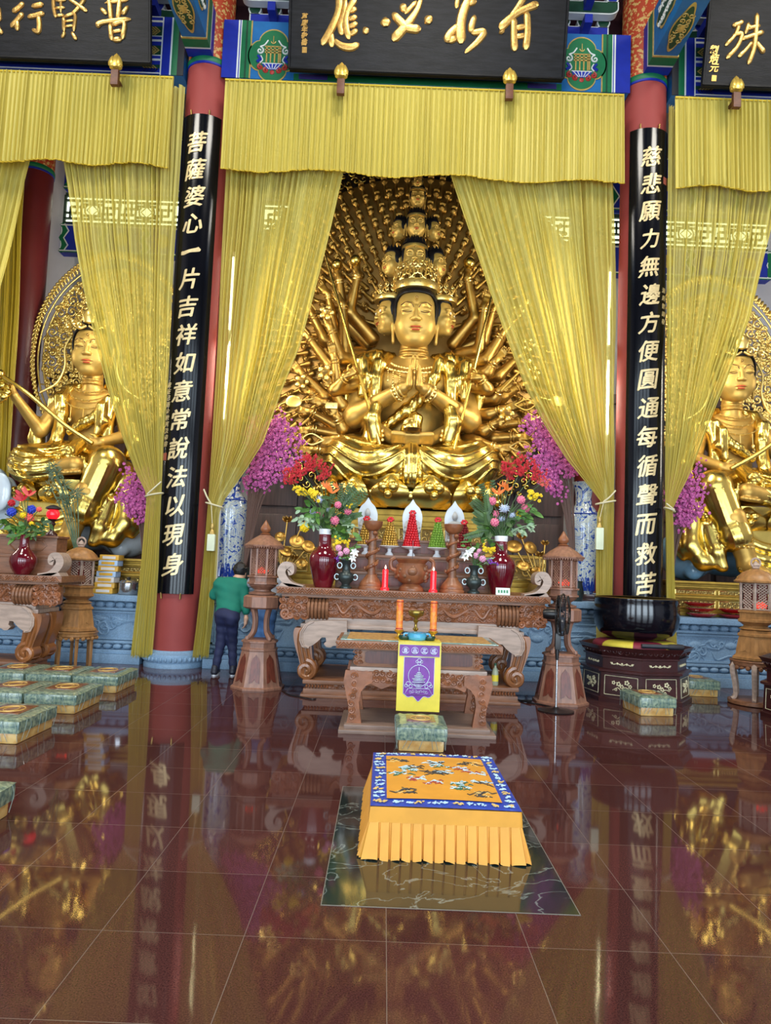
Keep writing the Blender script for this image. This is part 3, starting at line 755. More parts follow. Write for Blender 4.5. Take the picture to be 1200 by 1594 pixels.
ying = [[(370, -40, .5), (385, 0, 1), (378, 60, .9), (350, 130, 1), (303, 212, .9)], [(345, 150, .8), (350, 222, .9)], [(412, -10, .6), (408, 60, .8), (388, 120, .7), (398, 165, .8)],
        [(462, -10, .9), (420, 60, .9), (415, 120, .9), (430, 185, .8)], [(425, 55, .6), (466, 40, .8)], [(425, 92, .6), (468, 78, .7)], [(425, 128, .6), (470, 108, .7)], [(430, 165, .6), (470, 140, .8)],
        [(356, 185, .6), (395, 215, .9), (440, 222, 1.0), (478, 205, .7)], [(500, 128, .7), (515, 158, 1.2)], [(330, -30, .6), (440, -45, .8)]]
bi = [[(598, 82, 1.0), (602, 125, 1.7)], [(632, 62, .8), (668, 100, 1), (702, 130, 1), (765, 138, 1.1)], [(768, -10, .5), (745, 50, .7), (700, 115, 1.0), (632, 190, 1.2)], [(675, 20, 1.2), (695, 60, .6)], [(788, 78, 1.1), (812, 108, 1.5)], [(745, 5, .5), (690, 65, .5)]]
qiu = [[(1000, -30, 1), (965, 50, 1.2), (950, 120, 1.3), (952, 205, 1.4)], [(940, -20, .7), (930, 40, .6)], [(945, 115, .8), (900, 160, 1), (885, 200, 1.2)], [(892, 195, .9), (935, 175, .8)], [(1018, 72, .7), (1002, 120, .9), (1000, 155, .8)], [(1000, 155, .7), (1058, 150, .9), (1030, 195, .8), (970, 248, .5)], [(950, 30, .6), (1025, 5, .9)]]
you = [[(838, 6, 1.1), (818, 14, .9), (800, 24, .9), (777, 45, 1.2)], [(822, -14, .8), (806, 12, .8), (790, 34, .7)], [(800, 28, .9), (800, 55, .9), (801, 80, 1.0)], [(820, 18, .9), (821, 50, .9), (818, 78, 1.0)], [(802, 44, .7), (819, 41, .7)], [(802, 58, .7), (819, 55, .7)], [(779, 46, 1), (783, 52, 1.2)]]
pu = [[(452, 128, 1.2), (480, 105, .8), (612, 90, .9)], [(508, -20, .8), (516, 50, .9), (520, 102, .8)], [(562, -20, .8), (556, 50, .9), (550, 96, .8)], [(470, 38, .7), (500, 68, .9)], [(600, 28, .6), (572, 70, .9)], [(515, 108, .8), (522, 190, .9)], [(520, 118, .8), (580, 105, .8), (572, 185, .9)], [(524, 150, .6), (572, 142, .6)], [(526, 188, .9), (570, 184, .9)], [(490, 15, .5), (600, 0, .7)]]
xian = [[(250, -20, .8), (252, 40, .8), (262, 85, .7)], [(262, 5, .7), (310, 0, .7)], [(258, 40, .6), (305, 36, .6)], [(285, -20, .6), (285, 60, .6)], [(320, -5, .8), (365, 25, .9), (408, 55, .9)], [(400, -10, .8), (365, 40, .8), (335, 70, .7)], [(298, 78, .8), (300, 150, .8)], [(300, 80, .7), (350, 70, .7), (345, 148, .8)], [(302, 102, .5), (345, 96, .5)], [(302, 126, .5), (345, 120, .5)], [(305, 150, .7), (290, 178, .7)], [(335, 150, .7), (358, 188, 1.0)], [(264, 76, .7), (300, 70, .6)]]
xing = [[(112, 12, .8), (90, 35, .8), (60, 58, .9)], [(110, 62, .9), (85, 90, .8), (52, 128, .9)], [(80, 92, .8), (82, 145, .9)], [(148, 32, .8), (205, 20, .9)], [(130, 82, .8), (170, 72, .8), (208, 62, .9)], [(180, 72, .9), (184, 120, .9), (178, 148, .9), (150, 138, .6)]]
yuan = [[(-6, 30, .8), (0, 100, .9)], [(-25, 80, .8), (-5, 135, .8), (12, 160, 1.0)], [(-60, 20, .8), (-20, 10, .8)], [(-50, 40, .8), (-55, 150, .9)], [(-40, 60, .6), (-10, 58, .6)]]
shu = [[(1018, 122, .9), (1048, 112, .8), (1072, 100, .8)], [(1052, 115, .8), (1030, 165, .7), (985, 215, .8)], [(1020, 165, .7), (1062, 160, .8), (1040, 220, .8), (990, 275, .9)], [(1085, 132, .7), (1110, 122, .7)], [(1095, 105, .7), (1080, 160, .7)], [(1085, 135, .7), (1150, 120, .8)], [(1058, 185, .7), (1110, 168, .8), (1166, 150, .9)], [(1134, 62, .8), (1128, 150, .9), (1118, 230, .9), (1092, 302, .9)], [(1112, 195, .7), (1080, 235, .7), (1045, 268, .9)], [(1128, 195, .7), (1148, 222, .8), (1168, 248, 1.1)]]
board(-2.06, 1.98, 10.75, 'long black signboard over the middle bay with four large gilded characters', [(ying, 0.115, z2), (bi, 0.125, z2), (qiu, 0.115, z2), (you, 0.115, z0_)], ('葛慶年敬書', 474, 26, 0.09, 10), 0)
board(-7.4, -4.11, 10.75, 'black signboard over the left bay with large gilded characters, partly out of frame', [(pu, 0.085, z1_), (xian, 0.07, z1_), (xing, 0.085, z1_), (yuan, 0.08, z1_)], None, 1)
board(4.04, 7.4, 10.75, 'black signboard over the right bay showing one large gilded character', [(shu, 0.085, z3)], ('劉炳元', 1111, 78, 0.13, 14), 1)

# ------------------------------------------------------------------ couplet boards bent round the columns
m_lacq = mat('black_mirror_lacquer', srgb(8, 9, 15), 0.15, spec=0.32, coat=0.0, vary=0.15, vscale=2)
m_glet = mat('pale_gold_letter', srgb(222, 198, 146), 0.36, 0.35, vary=0.08, vscale=20)
m_brass = mat('brass_fitting', srgb(170, 140, 80), 0.3, 0.9)
_o = [(-0.15, -0.035), (-0.10, -0.045), (0.0, -0.02), (0.10, -0.02), (0.155, -0.015), (0.165, 0.01), (0.13, 0.045), (0.09, 0.03), (0.0, 0.02), (-0.10, 0.005), (-0.15, 0.01)]
ONE = ([(x, -0.006, z) for x, z in _o] + [(x, 0.006, z) for x, z in _o], [list(range(11))] + [[i, i + 11, (i + 1) % 11 + 11, (i + 1) % 11] for i in range(11)])
def sliced(V, F):
    """cuts a flat glyph into narrow upright strips so that it can follow the round board"""
    bm = bmesh.new(); vs = [bm.verts.new(v) for v in V]
    for f in F:
        try: bm.faces.new([vs[i] for i in f])
        except ValueError: pass
    for x in np.linspace(-0.20, 0.20, 17): bmesh.ops.bisect_plane(bm, geom=bm.verts[:] + bm.edges[:] + bm.faces[:], plane_co=(x, 0, 0), plane_no=(1, 0, 0), dist=1e-5)
    bm.verts.index_update(); r = ([tuple(v.co) for v in bm.verts], [[v.index for v in f.verts] for f in bm.faces]); bm.free(); return r
def couplet(sgn, text, z0, z1, label, drift, side_txt, side_u, sz0, sstep, seal):
    t = thing('couplet_board', label, 'couplet board', (sgn * CX, CYc, 0)); R0, R1 = 0.345, 0.375; A = math.radians(50)
    b = MB(); n = 28; out = [(R1 * math.sin(a), -R1 * math.cos(a)) for a in np.linspace(-A, A, n)] + [(R0 * math.sin(a), -R0 * math.cos(a)) for a in np.linspace(A, -A, n)]
    m = len(out); vs = [(x, y, z0) for x, y in out] + [(x, y, z1) for x, y in out]
    fs = [(i, (i + 1) % m, (i + 1) % m + m, i + m) for i in range(m)] + [tuple(range(m - 1, -1, -1)), tuple(range(m, 2 * m))]
    b.add(vs, fs); b.build('panel', m_lacq, t, angle=30)
    def put(mb, V, F, cx, cz, d=0.0):
        mb.add([((R1 + 0.002 - v[1]) * math.sin((cx + v[0]) / R1), -(R1 + 0.002 - v[1]) * math.cos((cx + v[0]) / R1), cz + v[2]) for v in V], F, smooth=False)
    N = len(text); za, zb = z1 - 0.45, z0 + 0.42
    rnd = random.Random(5 + int(sgn))
    for i, c in enumerate(text):
        V, F = glyph(c, 0.345 if c != '力' else 0.32, 0.006, 0.0, 0.16) if c != '一' else ONE; V, F = sliced(V, F); mb = MB()
        V2 = [(v[0] * 0.90, v[1], v[2] * 0.97 + 0.13 * v[0]) for v in V]
        jx = drift + rnd.uniform(-.012, .012)
        for (ox, oz, dd) in ((0, 0, 0), (0.007, 0.003, .0005), (-0.007, -0.002, .001), (0.002, 0.006, .0015), (-.002, -.006, .002)): put(mb, [(v[0] + ox, v[1] - dd, v[2] + oz) for v in V2], F, jx, za + (zb - za) * i / (N - 1))
        mb.build('gilt_character', m_glet, t)
    mb = MB()
    for i, c in enumerate(side_txt):
        V, F = glyph(c, 0.085, 0.003, 0.001, 0.2); put(mb, V, F, side_u, sz0 - i * sstep)
    mb.build('small_inscription', m_glet, t)
    sl = MB(); V = [(x, y, z) for x in (-0.035, 0.035) for y in (0, -0.006) for z in (-0.055, 0.055)]; put(sl, V, [(0, 1, 3, 2), (4, 6, 7, 5), (0, 4, 5, 1), (2, 3, 7, 6), (0, 2, 6, 4), (1, 5, 7, 3)], seal[0], seal[1])
    sl.build('red_seal', mat('seal_red', srgb(176, 92, 72), 0.5), t)
    h = MB()
    for a in (-0.45, 0.35):
        for z in (z0 - 0.03, z1 + 0.03): h.tube([(0.352 * math.sin(a), -0.352 * math.cos(a), z - 0.045), (0.366 * math.sin(a), -0.366 * math.cos(a), z + 0.045)], 0.014, 6)
    h.build('hanging_clip', m_brass, t)
    return t
couplet(-1, '菩薩婆心一片吉祥如意常說法以現身', 1.06, 8.28, 'tall black couplet board with gold characters curved around the left red column', -0.02, '歲在己酉金秋萬法恭書', -0.255, 4.12, 0.098, (-0.255, 3.05))
couplet(1, '慈悲願力無邊方便圓通每循聲而救苦', 1.06, 8.34, 'tall black couplet board with gold characters curved around the right red column', 0.0, '清嚴智壽敬', 0.255, 5.85, 0.12, (0.25, 7.55))

# ================================================================== curtains
m_val = cloth_sheer('yellow_valance_cloth', srgb(214, 196, 98), 0.97, 0.22)
m_drape = cloth_sheer('yellow_sheer_cloth', srgb(238, 224, 126), 0.68, 0.36)
m_drape_rear = cloth_sheer('amber_curtain_cloth', srgb(178, 152, 44), 0.95, 0.2)
m_hem = mat('yellow_hem', srgb(222, 190, 52), 0.6)
m_cord = mat('cream_cord', srgb(206, 196, 160), 0.7)
def foldfn(seed, n):
    r = random.Random(seed); ph = [r.uniform(0, 6.28) for _ in range(6)]
    def f(u):
        p = 2 * PI * n * u + 1.5 * math.sin(2 * PI * 3.1 * u + ph[0]) + 0.9 * math.sin(2 * PI * 7.3 * u + ph[1])
        s = math.sin(p + 0.45 * math.sin(p)); s = math.copysign(abs(s) ** 0.8, s)
        return 0.72 * s + 0.30 * math.sin(2 * PI * n * 0.37 * u + ph[2]) + 0.16 * math.sin(2 * PI * n * 2.3 * u + ph[3])
    return f
VT, VB = at(357, 125, 10.285)[2], at(560, 272, 10.285)[2]
def pleat(seed, n):
    r = random.Random(seed); jit = [r.uniform(-.16, .16) for _ in range(n + 2)]; dep = [r.uniform(.7, 1.25) for _ in range(n + 2)]; sl = [r.uniform(-.5, .5) for _ in range(n + 2)]
    def f(u):
        k = u * n; i = int(k); q = k - i; e = 0.80 + jit[i % n] * .6
        if q < e: t = q / e; return 0.30 * math.sin(PI * t) + sl[i % n] * (t - .5) * 0.5
        t = (q - e) / (1 - e); return -1.7 * dep[i % n] * math.sin(PI * t)
    return f
def valance(x0, x1, label, seed, n):
    n = int(n * 1.25); f = pleat(seed, n); Y = 10.285; t = thing('curtain_valance', label, 'curtain', ((x0 + x1) / 2, Y, 7.5))
    nu = n * 14; rr = random.Random(seed); hw = [rr.uniform(-.03, .03) for _ in range(60)]
    def hem(u): return 0.035 * math.sin(u * 19 + seed) + 0.02 * f(u * 1.0) + hw[int(u * 58)] * 0.3
    def p(u, v):
        a = 0.030 + 0.016 * v ** 0.8
        du = 0.010 * v * math.cos(2 * PI * n * u)
        return (x0 + (x1 - x0) * u + du, Y + a * f(u) - 0.03 * v, VT * (1 - v) + (VB + hem(u)) * v)
    MB().grid(p, nu, 8).build('pleated_cloth', m_val, t, world=True, angle=0)
    MB().tube([p(i / nu, 1.0) for i in range(nu + 1)], 0.008, 4).build('stitched_hem', m_hem, t, world=True, angle=0)
    MB().tube([(x0, Y - 0.01, VT + 0.005), (x1, Y - 0.01, VT + 0.005)], 0.014, 8).build('top_tape', m_hem, t, world=True)
valance(-3.03, 2.93, 'pleated yellow valance across the top of the middle altar bay', 3, 62)
valance(-7.6, -3.80, 'pleated yellow valance across the left bay beneath the left signboard', 4, 48)
valance(3.70, 7.4, 'pleated yellow valance across the right bay beneath the right signboard', 5, 46)

def drape(label, inner, outer, Y, n, seed, tie, low_in, low_out, m=None, name='tied_back_curtain', ztop=8.70, amp=0.05):
    """gathered sheer: edges given as picture points of the plane Y; tie = height of the tie-back"""
    f = foldfn(seed, n); m = m or m_drape
    def tab(px): return sorted([(at(u, v, Y)[2], at(u, v, Y)[0]) for u, v in px])
    I, O = tab(inner + low_in), tab(outer + low_out)
    zs_low = min(I[0][0], O[0][0]); 
    t = thing(name, label, 'curtain', (at(*outer[0], Y)[0], Y, zs_low))
    nv = 90; zb = zs_low; rc = random.Random(seed * 7); cr = [rc.random() for _ in range(int(n * 0.8))]
    if tie is not None: zt = tie
    def ex(T, z):
        if z > T[-1][0]:
            (z1, a), (z2, b) = T[-4], T[-1]; return b + (b - a) / (z2 - z1 + 1e-6) * (z - z2)
        return interp(T, z)
    def p(u, v):
        z = ztop + (zb - ztop) * v; xi, xo = ex(I, z), ex(O, z)
        q = 1.0
        if tie is not None:
            dz = z - tie; q = 1.0 - 0.55 * math.exp(-(dz / 0.28) ** 2)
        w = abs(xi - xo); a = amp * q * (0.34 + 0.74 * min(1, w / 1.1))
        for cu in cr:
            a_ = u - cu - 0.004 * math.sin(z * 1.3 + cu * 40)
            if abs(a_) < 0.02: cz = -1.6 * math.exp(-(a_ / 0.0055) ** 2); break
        else: cz = 0.0
        uu = u + 0.006 * math.sin(z * 1.7 + u * 9 + seed)
        return (xo + (xi - xo) * u, Y + a * (f(uu) - cz) + 0.02 * math.sin(z * 2.1 + seed + u * 5), z + (0.03 * f(uu * 0.8 + .1) if v > 0.995 else 0))
    MB().grid(p, n * 16, nv).build('sheer_cloth', m, t, world=True, angle=0)
    e = MB().tube([p(1.0, j / nv) for j in range(nv + 1)], 0.010, 5, flat=0.5); e.build('edge_hem', m_val, t, world=True)
    return t, p
def tieback(pa, pb, Y, tags, label):
    a = at(*pa, Y); b = at(*pb, Y); t = thing('curtain_tieback', label, 'tieback', (a[0], Y, a[2]))
    w = abs(a[0] - b[0]); c = MB()
    x0, x1 = tags[0]
    q0, q1 = at(x0, pa[1], Y)[0], at(x1, pa[1], Y)[0]; cx, rx = (q0 + q1) / 2, abs(q1 - q0) / 2 + 0.015
    c.tube([(cx + rx * math.cos(k), Y + 0.085 * math.sin(k), a[2] + 0.03 * math.cos(k) * (1 if b[2] > a[2] and b[0] > a[0] else -1)) for k in np.linspace(0, 2 * PI, 25)], 0.013, 6, cap=False)
    c.tube(crom([(a[0], Y - 0.06, a[2]), ((a[0] + b[0]) / 2, Y - 0.07, (a[2] + b[2]) / 2 - 0.01), (b[0], Y - 0.03, b[2])]), 0.012, 6)
    c.build('cord', m_cord, t, world=True)
    for (tu, tv0, tv1) in tags[1:]:
        p = at(tu, tv0, Y); q = at(tu, tv1, Y); 
        MB().tube([(a[0], Y - 0.08, a[2]), (p[0], Y - 0.09, p[2] + 0.12)], 0.006, 5).build('hanging_cord', m_cord, t, world=True)
        MB().lathe([(0.0, 0.16), (0.02, 0.15), (0.028, 0.10), (0.014, 0.07), (0.03, 0.04), (0.04, 0.0), (0.0, 0.0)], (p[0], Y - 0.09, p[2]), 10).build('gold_bead', P_GOLD, t, world=True)
        MB().box(p[0] - 0.055, p[0] + 0.055, Y - 0.13, Y - 0.05, q[2], p[2], b=0.015).build('white_tag', mat('cream_tag', srgb(214, 220, 190), 0.7, vary=0.05), t, world=True)
drape('sheer yellow curtain left of the main golden statue, tied to the left red column', [(535, 265), (521, 330), (507, 388), (486, 466), (466, 540), (440, 605), (410, 690), (380, 735), (347, 780)],
      [(352, 262), (345, 400), (337, 560), (330, 700), (324, 780)], 10.42, 20, 11, at(335, 783, 10.42)[2], [(340, 800), (337, 880), (333, 950), (325, 1018)], [(322, 800), (313, 900), (305, 980), (300, 1022)])
drape('sheer yellow curtain right of the main golden statue, tied to the right red column', [(702, 272), (722, 335), (737, 380), (760, 446), (790, 524), (820, 603), (848, 660), (882, 715), (915, 755), (937, 783)],
      [(955, 285), (958, 500), (957, 700), (955, 775)], 10.42, 21, 12, at(940, 783, 10.42)[2], [(930, 795), (929, 870), (929, 950), (928, 1040)], [(955, 795), (954, 900), (953, 1000), (951, 1048)])
drape('sheer yellow curtain in front of the left golden statue, tied beside the left column', [(97, 248), (105, 300), (115, 370), (128, 440), (146, 520), (165, 600), (190, 680), (213, 738), (229, 768)],
      [(280, 262), (271, 400), (263, 560), (254, 690), (252, 760)], 10.42, 20, 13, at(240, 768, 10.42)[2], [(228, 785), (219, 880), (210, 960), (204, 1020)], [(251, 785), (247, 880), (241, 960), (236, 1022)])
drape('sheer yellow curtain in front of the right golden statue, tied beside the right column', [(1212, 290), (1200, 365), (1181, 440), (1169, 490), (1145, 556), (1125, 606), (1107, 651), (1093, 689), (1074, 738), (1046, 792)],
      [(1040, 290), (1038, 450), (1037, 600), (1036, 785)], 10.42, 20, 14, at(1038, 792, 10.42)[2], [(1047, 810), (1049, 880), (1052, 950), (1056, 1050)], [(1037, 810), (1037, 900), (1038, 1000), (1038, 1050)])
drape('sheer yellow curtain swept off the left edge of the picture', [(46, 250), (38, 280), (29, 320), (10, 400), (-10, 480), (-40, 560)], [(-150, 240), (-150, 400), (-150, 500), (-150, 560)], 10.60, 16, 15, None, [(-90, 640)], [(-150, 640)])
drape('darker amber curtain hanging straight behind at the far left', [(38, 290), (34, 400), (27, 540), (20, 660), (14, 745)], [(-60, 290), (-60, 400), (-60, 660), (-60, 745)], 12.45, 9, 16, None, [(10, 790)], [(-60, 790)], m_drape_rear, 'hanging_curtain', 8.6, 0.04)
tieback((331, 786), (318, 762), 10.42, [(322, 345), (332, 832, 858)], 'cream cord with hanging tag tying the curtain inside the left column')
tieback((937, 782), (957, 764), 10.42, [(929, 956), (930, 822, 856)], 'cream cord with hanging tag tying the curtain inside the right column')
tieback((231, 770), (252, 750), 10.42, [(228, 252)], 'cream cord tying the curtain on the outer side of the left column')
tieback((1047, 794), (1036, 784), 10.42, [(1036, 1048)], 'cream cord tying the curtain on the outer side of the right column')
# gold lotus hooks that hold the curtain tape
m_goldpaint = mat('bright_gilt', srgb(226, 188, 86), 0.32, 0.55, vary=0.10, vscale=20)
m_pegwood = mat('peg_wood', srgb(104, 58, 36), 0.5, vary=0.2, vscale=14, stretch=(1, 1, 4))
for u, v, l in ((180, 108, 'gold lotus-bud hook on the left valance below the left signboard'), (531, 122, 'gold lotus-bud hook under the left part of the middle signboard'), (793, 130, 'gold lotus-bud hook under the right part of the middle signboard'), (1146, 143, 'gold lotus-bud hook on the right valance below the right signboard')):
    x, y, z = at(u, v, 10.03); t = thing('curtain_hook', l, 'hook', (x, 10.03, z - 0.05), group=None)
    MB().box(-0.055, 0.055, -0.035, 0.035, -0.20, 0.03, b=0.008).box(-0.02, 0.02, 0.03, 0.235, -0.06, -0.03).build('wooden_peg', m_pegwood, t)
    b = MB().lathe([(0.02, 0.05), (0.09, 0.07), (0.10, 0.12), (0.075, 0.20), (0.03, 0.27), (0.0, 0.30)], (0, 0, 0), 14, sy=0.6)
    for s_ in (-1, 1): b.lathe([(0.0, 0.06), (0.05, 0.09), (0.055, 0.14), (0.03, 0.20), (0.0, 0.24)], (s_ * 0.05, -0.03, 0), 10, sy=0.5)
    b.build('gold_lotus_bud', m_goldpaint, t)

# ================================================================== golden statues
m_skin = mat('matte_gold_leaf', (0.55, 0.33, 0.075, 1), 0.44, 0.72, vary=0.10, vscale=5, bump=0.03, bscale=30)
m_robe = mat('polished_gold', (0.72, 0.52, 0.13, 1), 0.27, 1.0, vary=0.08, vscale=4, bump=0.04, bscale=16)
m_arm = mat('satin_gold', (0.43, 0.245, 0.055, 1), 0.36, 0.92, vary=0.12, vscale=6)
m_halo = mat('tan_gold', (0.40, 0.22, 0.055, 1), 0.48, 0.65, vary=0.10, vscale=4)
m_lace = mat('bright_gold_openwork', (0.90, 0.64, 0.20, 1), 0.28, 0.9)
m_hair = mat('statue_black_hair', srgb(14, 13, 18), 0.5, spec=0.25, bump=0.2, bscale=25)
m_lip = mat('lip_red', srgb(188, 80, 46), 0.45, 0.2)
m_line = mat('brow_brown', srgb(96, 62, 24), 0.5, 0.3)
m_eye = mat('eye_white', srgb(226, 222, 206), 0.4)

m_face = mat('satin_gold_face', (0.58, 0.37, 0.09, 1), 0.48, 0.55, vary=0.05, vscale=3, spec=0.3)
def head_sdf(angry=False, h=0.012):
    s = Sdf((-0.46, -0.58, -0.62), (0.46, 0.56, 0.66), h)
    s.ell((0, 0.05, 0.12), (0.345, 0.40, 0.45), 0.05); s.ell((0, -0.04, -0.16), (0.315, 0.32, 0.31), 0.10)
    s.ell((0, -0.22, -0.37), (0.13, 0.10, 0.085), 0.09)
    for q in (-1, 1):
        s.ell((q * 0.16, -0.21, -0.13), (0.14, 0.13, 0.17), 0.10)
        s.ell((q * 0.145, -0.305, 0.075), (0.105, 0.062, 0.062), 0.035)
        s.chain([(q * 0.035, -0.345, 0.10), (q * 0.08, -0.352, 0.158), (q * 0.16, -0.325, 0.182), (q * 0.235, -0.272, 0.155)], [0.016, 0.016, 0.014, 0.01], 0.04)
        s.cap((q * 0.07, -0.372, 0.040), (q * 0.215, -0.335, 0.045), 0.011, 0.010, 0.012, 'c')
        s.ell((q * 0.047, -0.385, -0.085), (0.042, 0.04, 0.032), 0.02)
        s.chain([(q * 0.335, 0.02, 0.16), (q * 0.375, 0.05, 0.10), (q * 0.365, 0.04, -0.08), (q * 0.345, 0.01, -0.34)], [0.045, 0.05, 0.042, 0.05], 0.03, fl=(0.55, 1, 1))
    s.cap((0, -0.345, 0.12), (0, -0.415, -0.075), 0.026, 0.042, 0.035)
    s.ell((0, -0.345, -0.205), (0.10, 0.045, 0.022), 0.02); s.ell((0, -0.340, -0.255), (0.078, 0.045, 0.027), 0.02)
    s.cap((-0.10, -0.352, -0.228), (0.10, -0.352, -0.228), 0.008, 0.008, 0.008, 'c')
    s.ell((0, -0.375, 0.26), (0.028, 0.02, 0.028), 0.01)
    if angry:
        for q in (-1, 1): s.ell((q * 0.15, -0.30, 0.15), (0.13, 0.09, 0.05), 0.03); s.ell((q * 0.2, -0.26, -0.1), (0.12, 0.12, 0.1), 0.04)
    return s
def hair_sdf():
    s = Sdf((-0.50, -0.52, -0.35), (0.50, 0.62, 0.72), 0.014)
    s.ell((0, 0.06, 0.16), (0.385, 0.44, 0.47), 0.02)
    s.box((0, -0.50, -0.10), (0.318, 0.46, 0.475), 0.13, 0.03, 'c')
    s.box((0, 0.1, -0.40), (0.6, 0.7, 0.28), 0.02, 0.03, 'c')
    return s
HEAD = head_sdf().mesh('face', m_face); HAIR = hair_sdf().mesh('hair', m_hair); ANGRY = head_sdf(True).mesh('face', m_face)
def features():
    l = MB(); l.ell((0, -0.372, -0.208), (0.088, 0.026, 0.016), 14, 8); l.ell((0, -0.368, -0.252), (0.070, 0.028, 0.020), 14, 8)
    b = MB()
    for q in (-1, 1):
        b.tube(crom([(q * 0.040, -0.366, 0.108), (q * 0.085, -0.370, 0.168), (q * 0.165, -0.341, 0.194), (q * 0.245, -0.284, 0.163)]), 0.0075, 6)
        b.tube(crom([(q * 0.072, -0.372, 0.040), (q * 0.14, -0.366, 0.026), (q * 0.218, -0.334, 0.046)]), 0.0065, 6)
    b.tube([(0.018 * math.cos(a), -0.394, 0.26 + 0.018 * math.sin(a)) for a in np.linspace(0, 2 * PI, 13)], 0.004, 5, cap=False)
    return l.mesh('lips', m_lip), b.mesh('brow_and_eye_lines', m_line)
LIPS, BROWS = features()
def head(parent, loc, s, rz=0.0, rx=0.0, name='head', angry=False, hair=True):
    h = link(name, ANGRY if angry else HEAD, parent, loc, (rx, 0, rz), s)
    if hair: link('hair', HAIR, h)
    link('lips', LIPS, h); link('brow_and_eye_lines', BROWS, h)
    return h
def crown_band(parent, c, r, z0, z1, top, curls=22, rz=0.0, name='crown', m=None):
    """gilt band with openwork scrolls standing on it"""
    o = MB().lathe([(r * 0.96, z0), (r * 1.02, z0), (r * 1.06, (z0 + z1) / 2), (r * 1.03, z1), (r * 0.97, z1)], c, 32)
    n = curls
    for i in range(n):
        a = -PI / 2 + (i - (n - 1) / 2) / n * 2 * PI; p = (c[0] + r * math.cos(a), c[1] + r * math.sin(a), c[2])
        front = max(0, math.cos(a + PI / 2)); hh = (top - z1) * (0.55 + 0.45 * front)
        T = Vector((-math.sin(a), math.cos(a), 0))
        for lv in range(2):
            rr = hh * (0.30 if lv == 0 else 0.22); zc = z1 + hh * (0.30 if lv == 0 else 0.72); dd = 1 if (i + lv) % 2 else -1
            P = [Vector((p[0], p[1], p[2] + zc)) + T * (q[0]) + Vector((0, 0, q[2])) for q in spiral((0, 0), rr, 1.3, -PI / 2, dd, 14)]
            o.tube(P, r * 0.030, 5)
        o.tube([(p[0], p[1], p[2] + z1), (p[0] * 1.0, p[1], p[2] + z1 + hh)], r * 0.022, 5)
        o.ell((p[0] + 0.03 * r * math.cos(a), p[1] + 0.03 * r * math.sin(a), p[2] + (z0 + z1) / 2), r * 0.045, 6, 5)
    return o.build(name, m or m_lace, parent, angle=30)
def hand_sdf(s, w, d, n, L=0.30, curl=0.5, side=1, h_=1.0):
    """a hand at wrist w pointing along d, palm facing n: palm, four unequal fingers, a thumb from its side"""
    d = Vector(d).normalized(); n = Vector(n); n = (n - d * n.dot(d)).normalized(); t = d.cross(n) * side; w = Vector(w)
    R = L / 0.30 * h_
    for q in (-0.5, 0.0, 0.5): s.cap(w + t * q * 0.05 * R, w + d * 0.13 * R + t * q * 0.085 * R, 0.034 * R, 0.032 * R, 0.03)
    for i, ln in enumerate((0.80, 0.95, 1.0, 0.85)):
        b = w + d * 0.145 * R + t * (i - 1.5) * 0.037 * R; m = b + (d * math.cos(curl * 0.6) + n * math.sin(curl * 0.6)) * 0.075 * R * ln
        e = m + (d * math.cos(curl * 1.6) + n * math.sin(curl * 1.6)) * 0.075 * R * ln
        s.cap(b, m, 0.020 * R, 0.017 * R, 0.012); s.cap(m, e, 0.017 * R, 0.012 * R, 0.008)
    b = w + d * 0.05 * R + t * -0.06 * R; m = b + (d * 0.7 - t * 0.7 + n * 0.3).normalized() * 0.075 * R; e = m + (d * 0.85 - t * 0.1 + n * 0.5).normalized() * 0.06 * R
    s.cap(b, m, 0.024 * R, 0.020 * R, 0.02); s.cap(m, e, 0.020 * R, 0.014 * R, 0.01)

# ---------------------------------------------------------------- the main statue
MS = thing('thousand_armed_statue', 'huge gilded seated statue with many arms and stacked heads in the middle bay', 'statue', (0, 12.4, 2.5))
ML = Vector(MS.location)
def rel(p): return tuple(Vector(p) - ML)
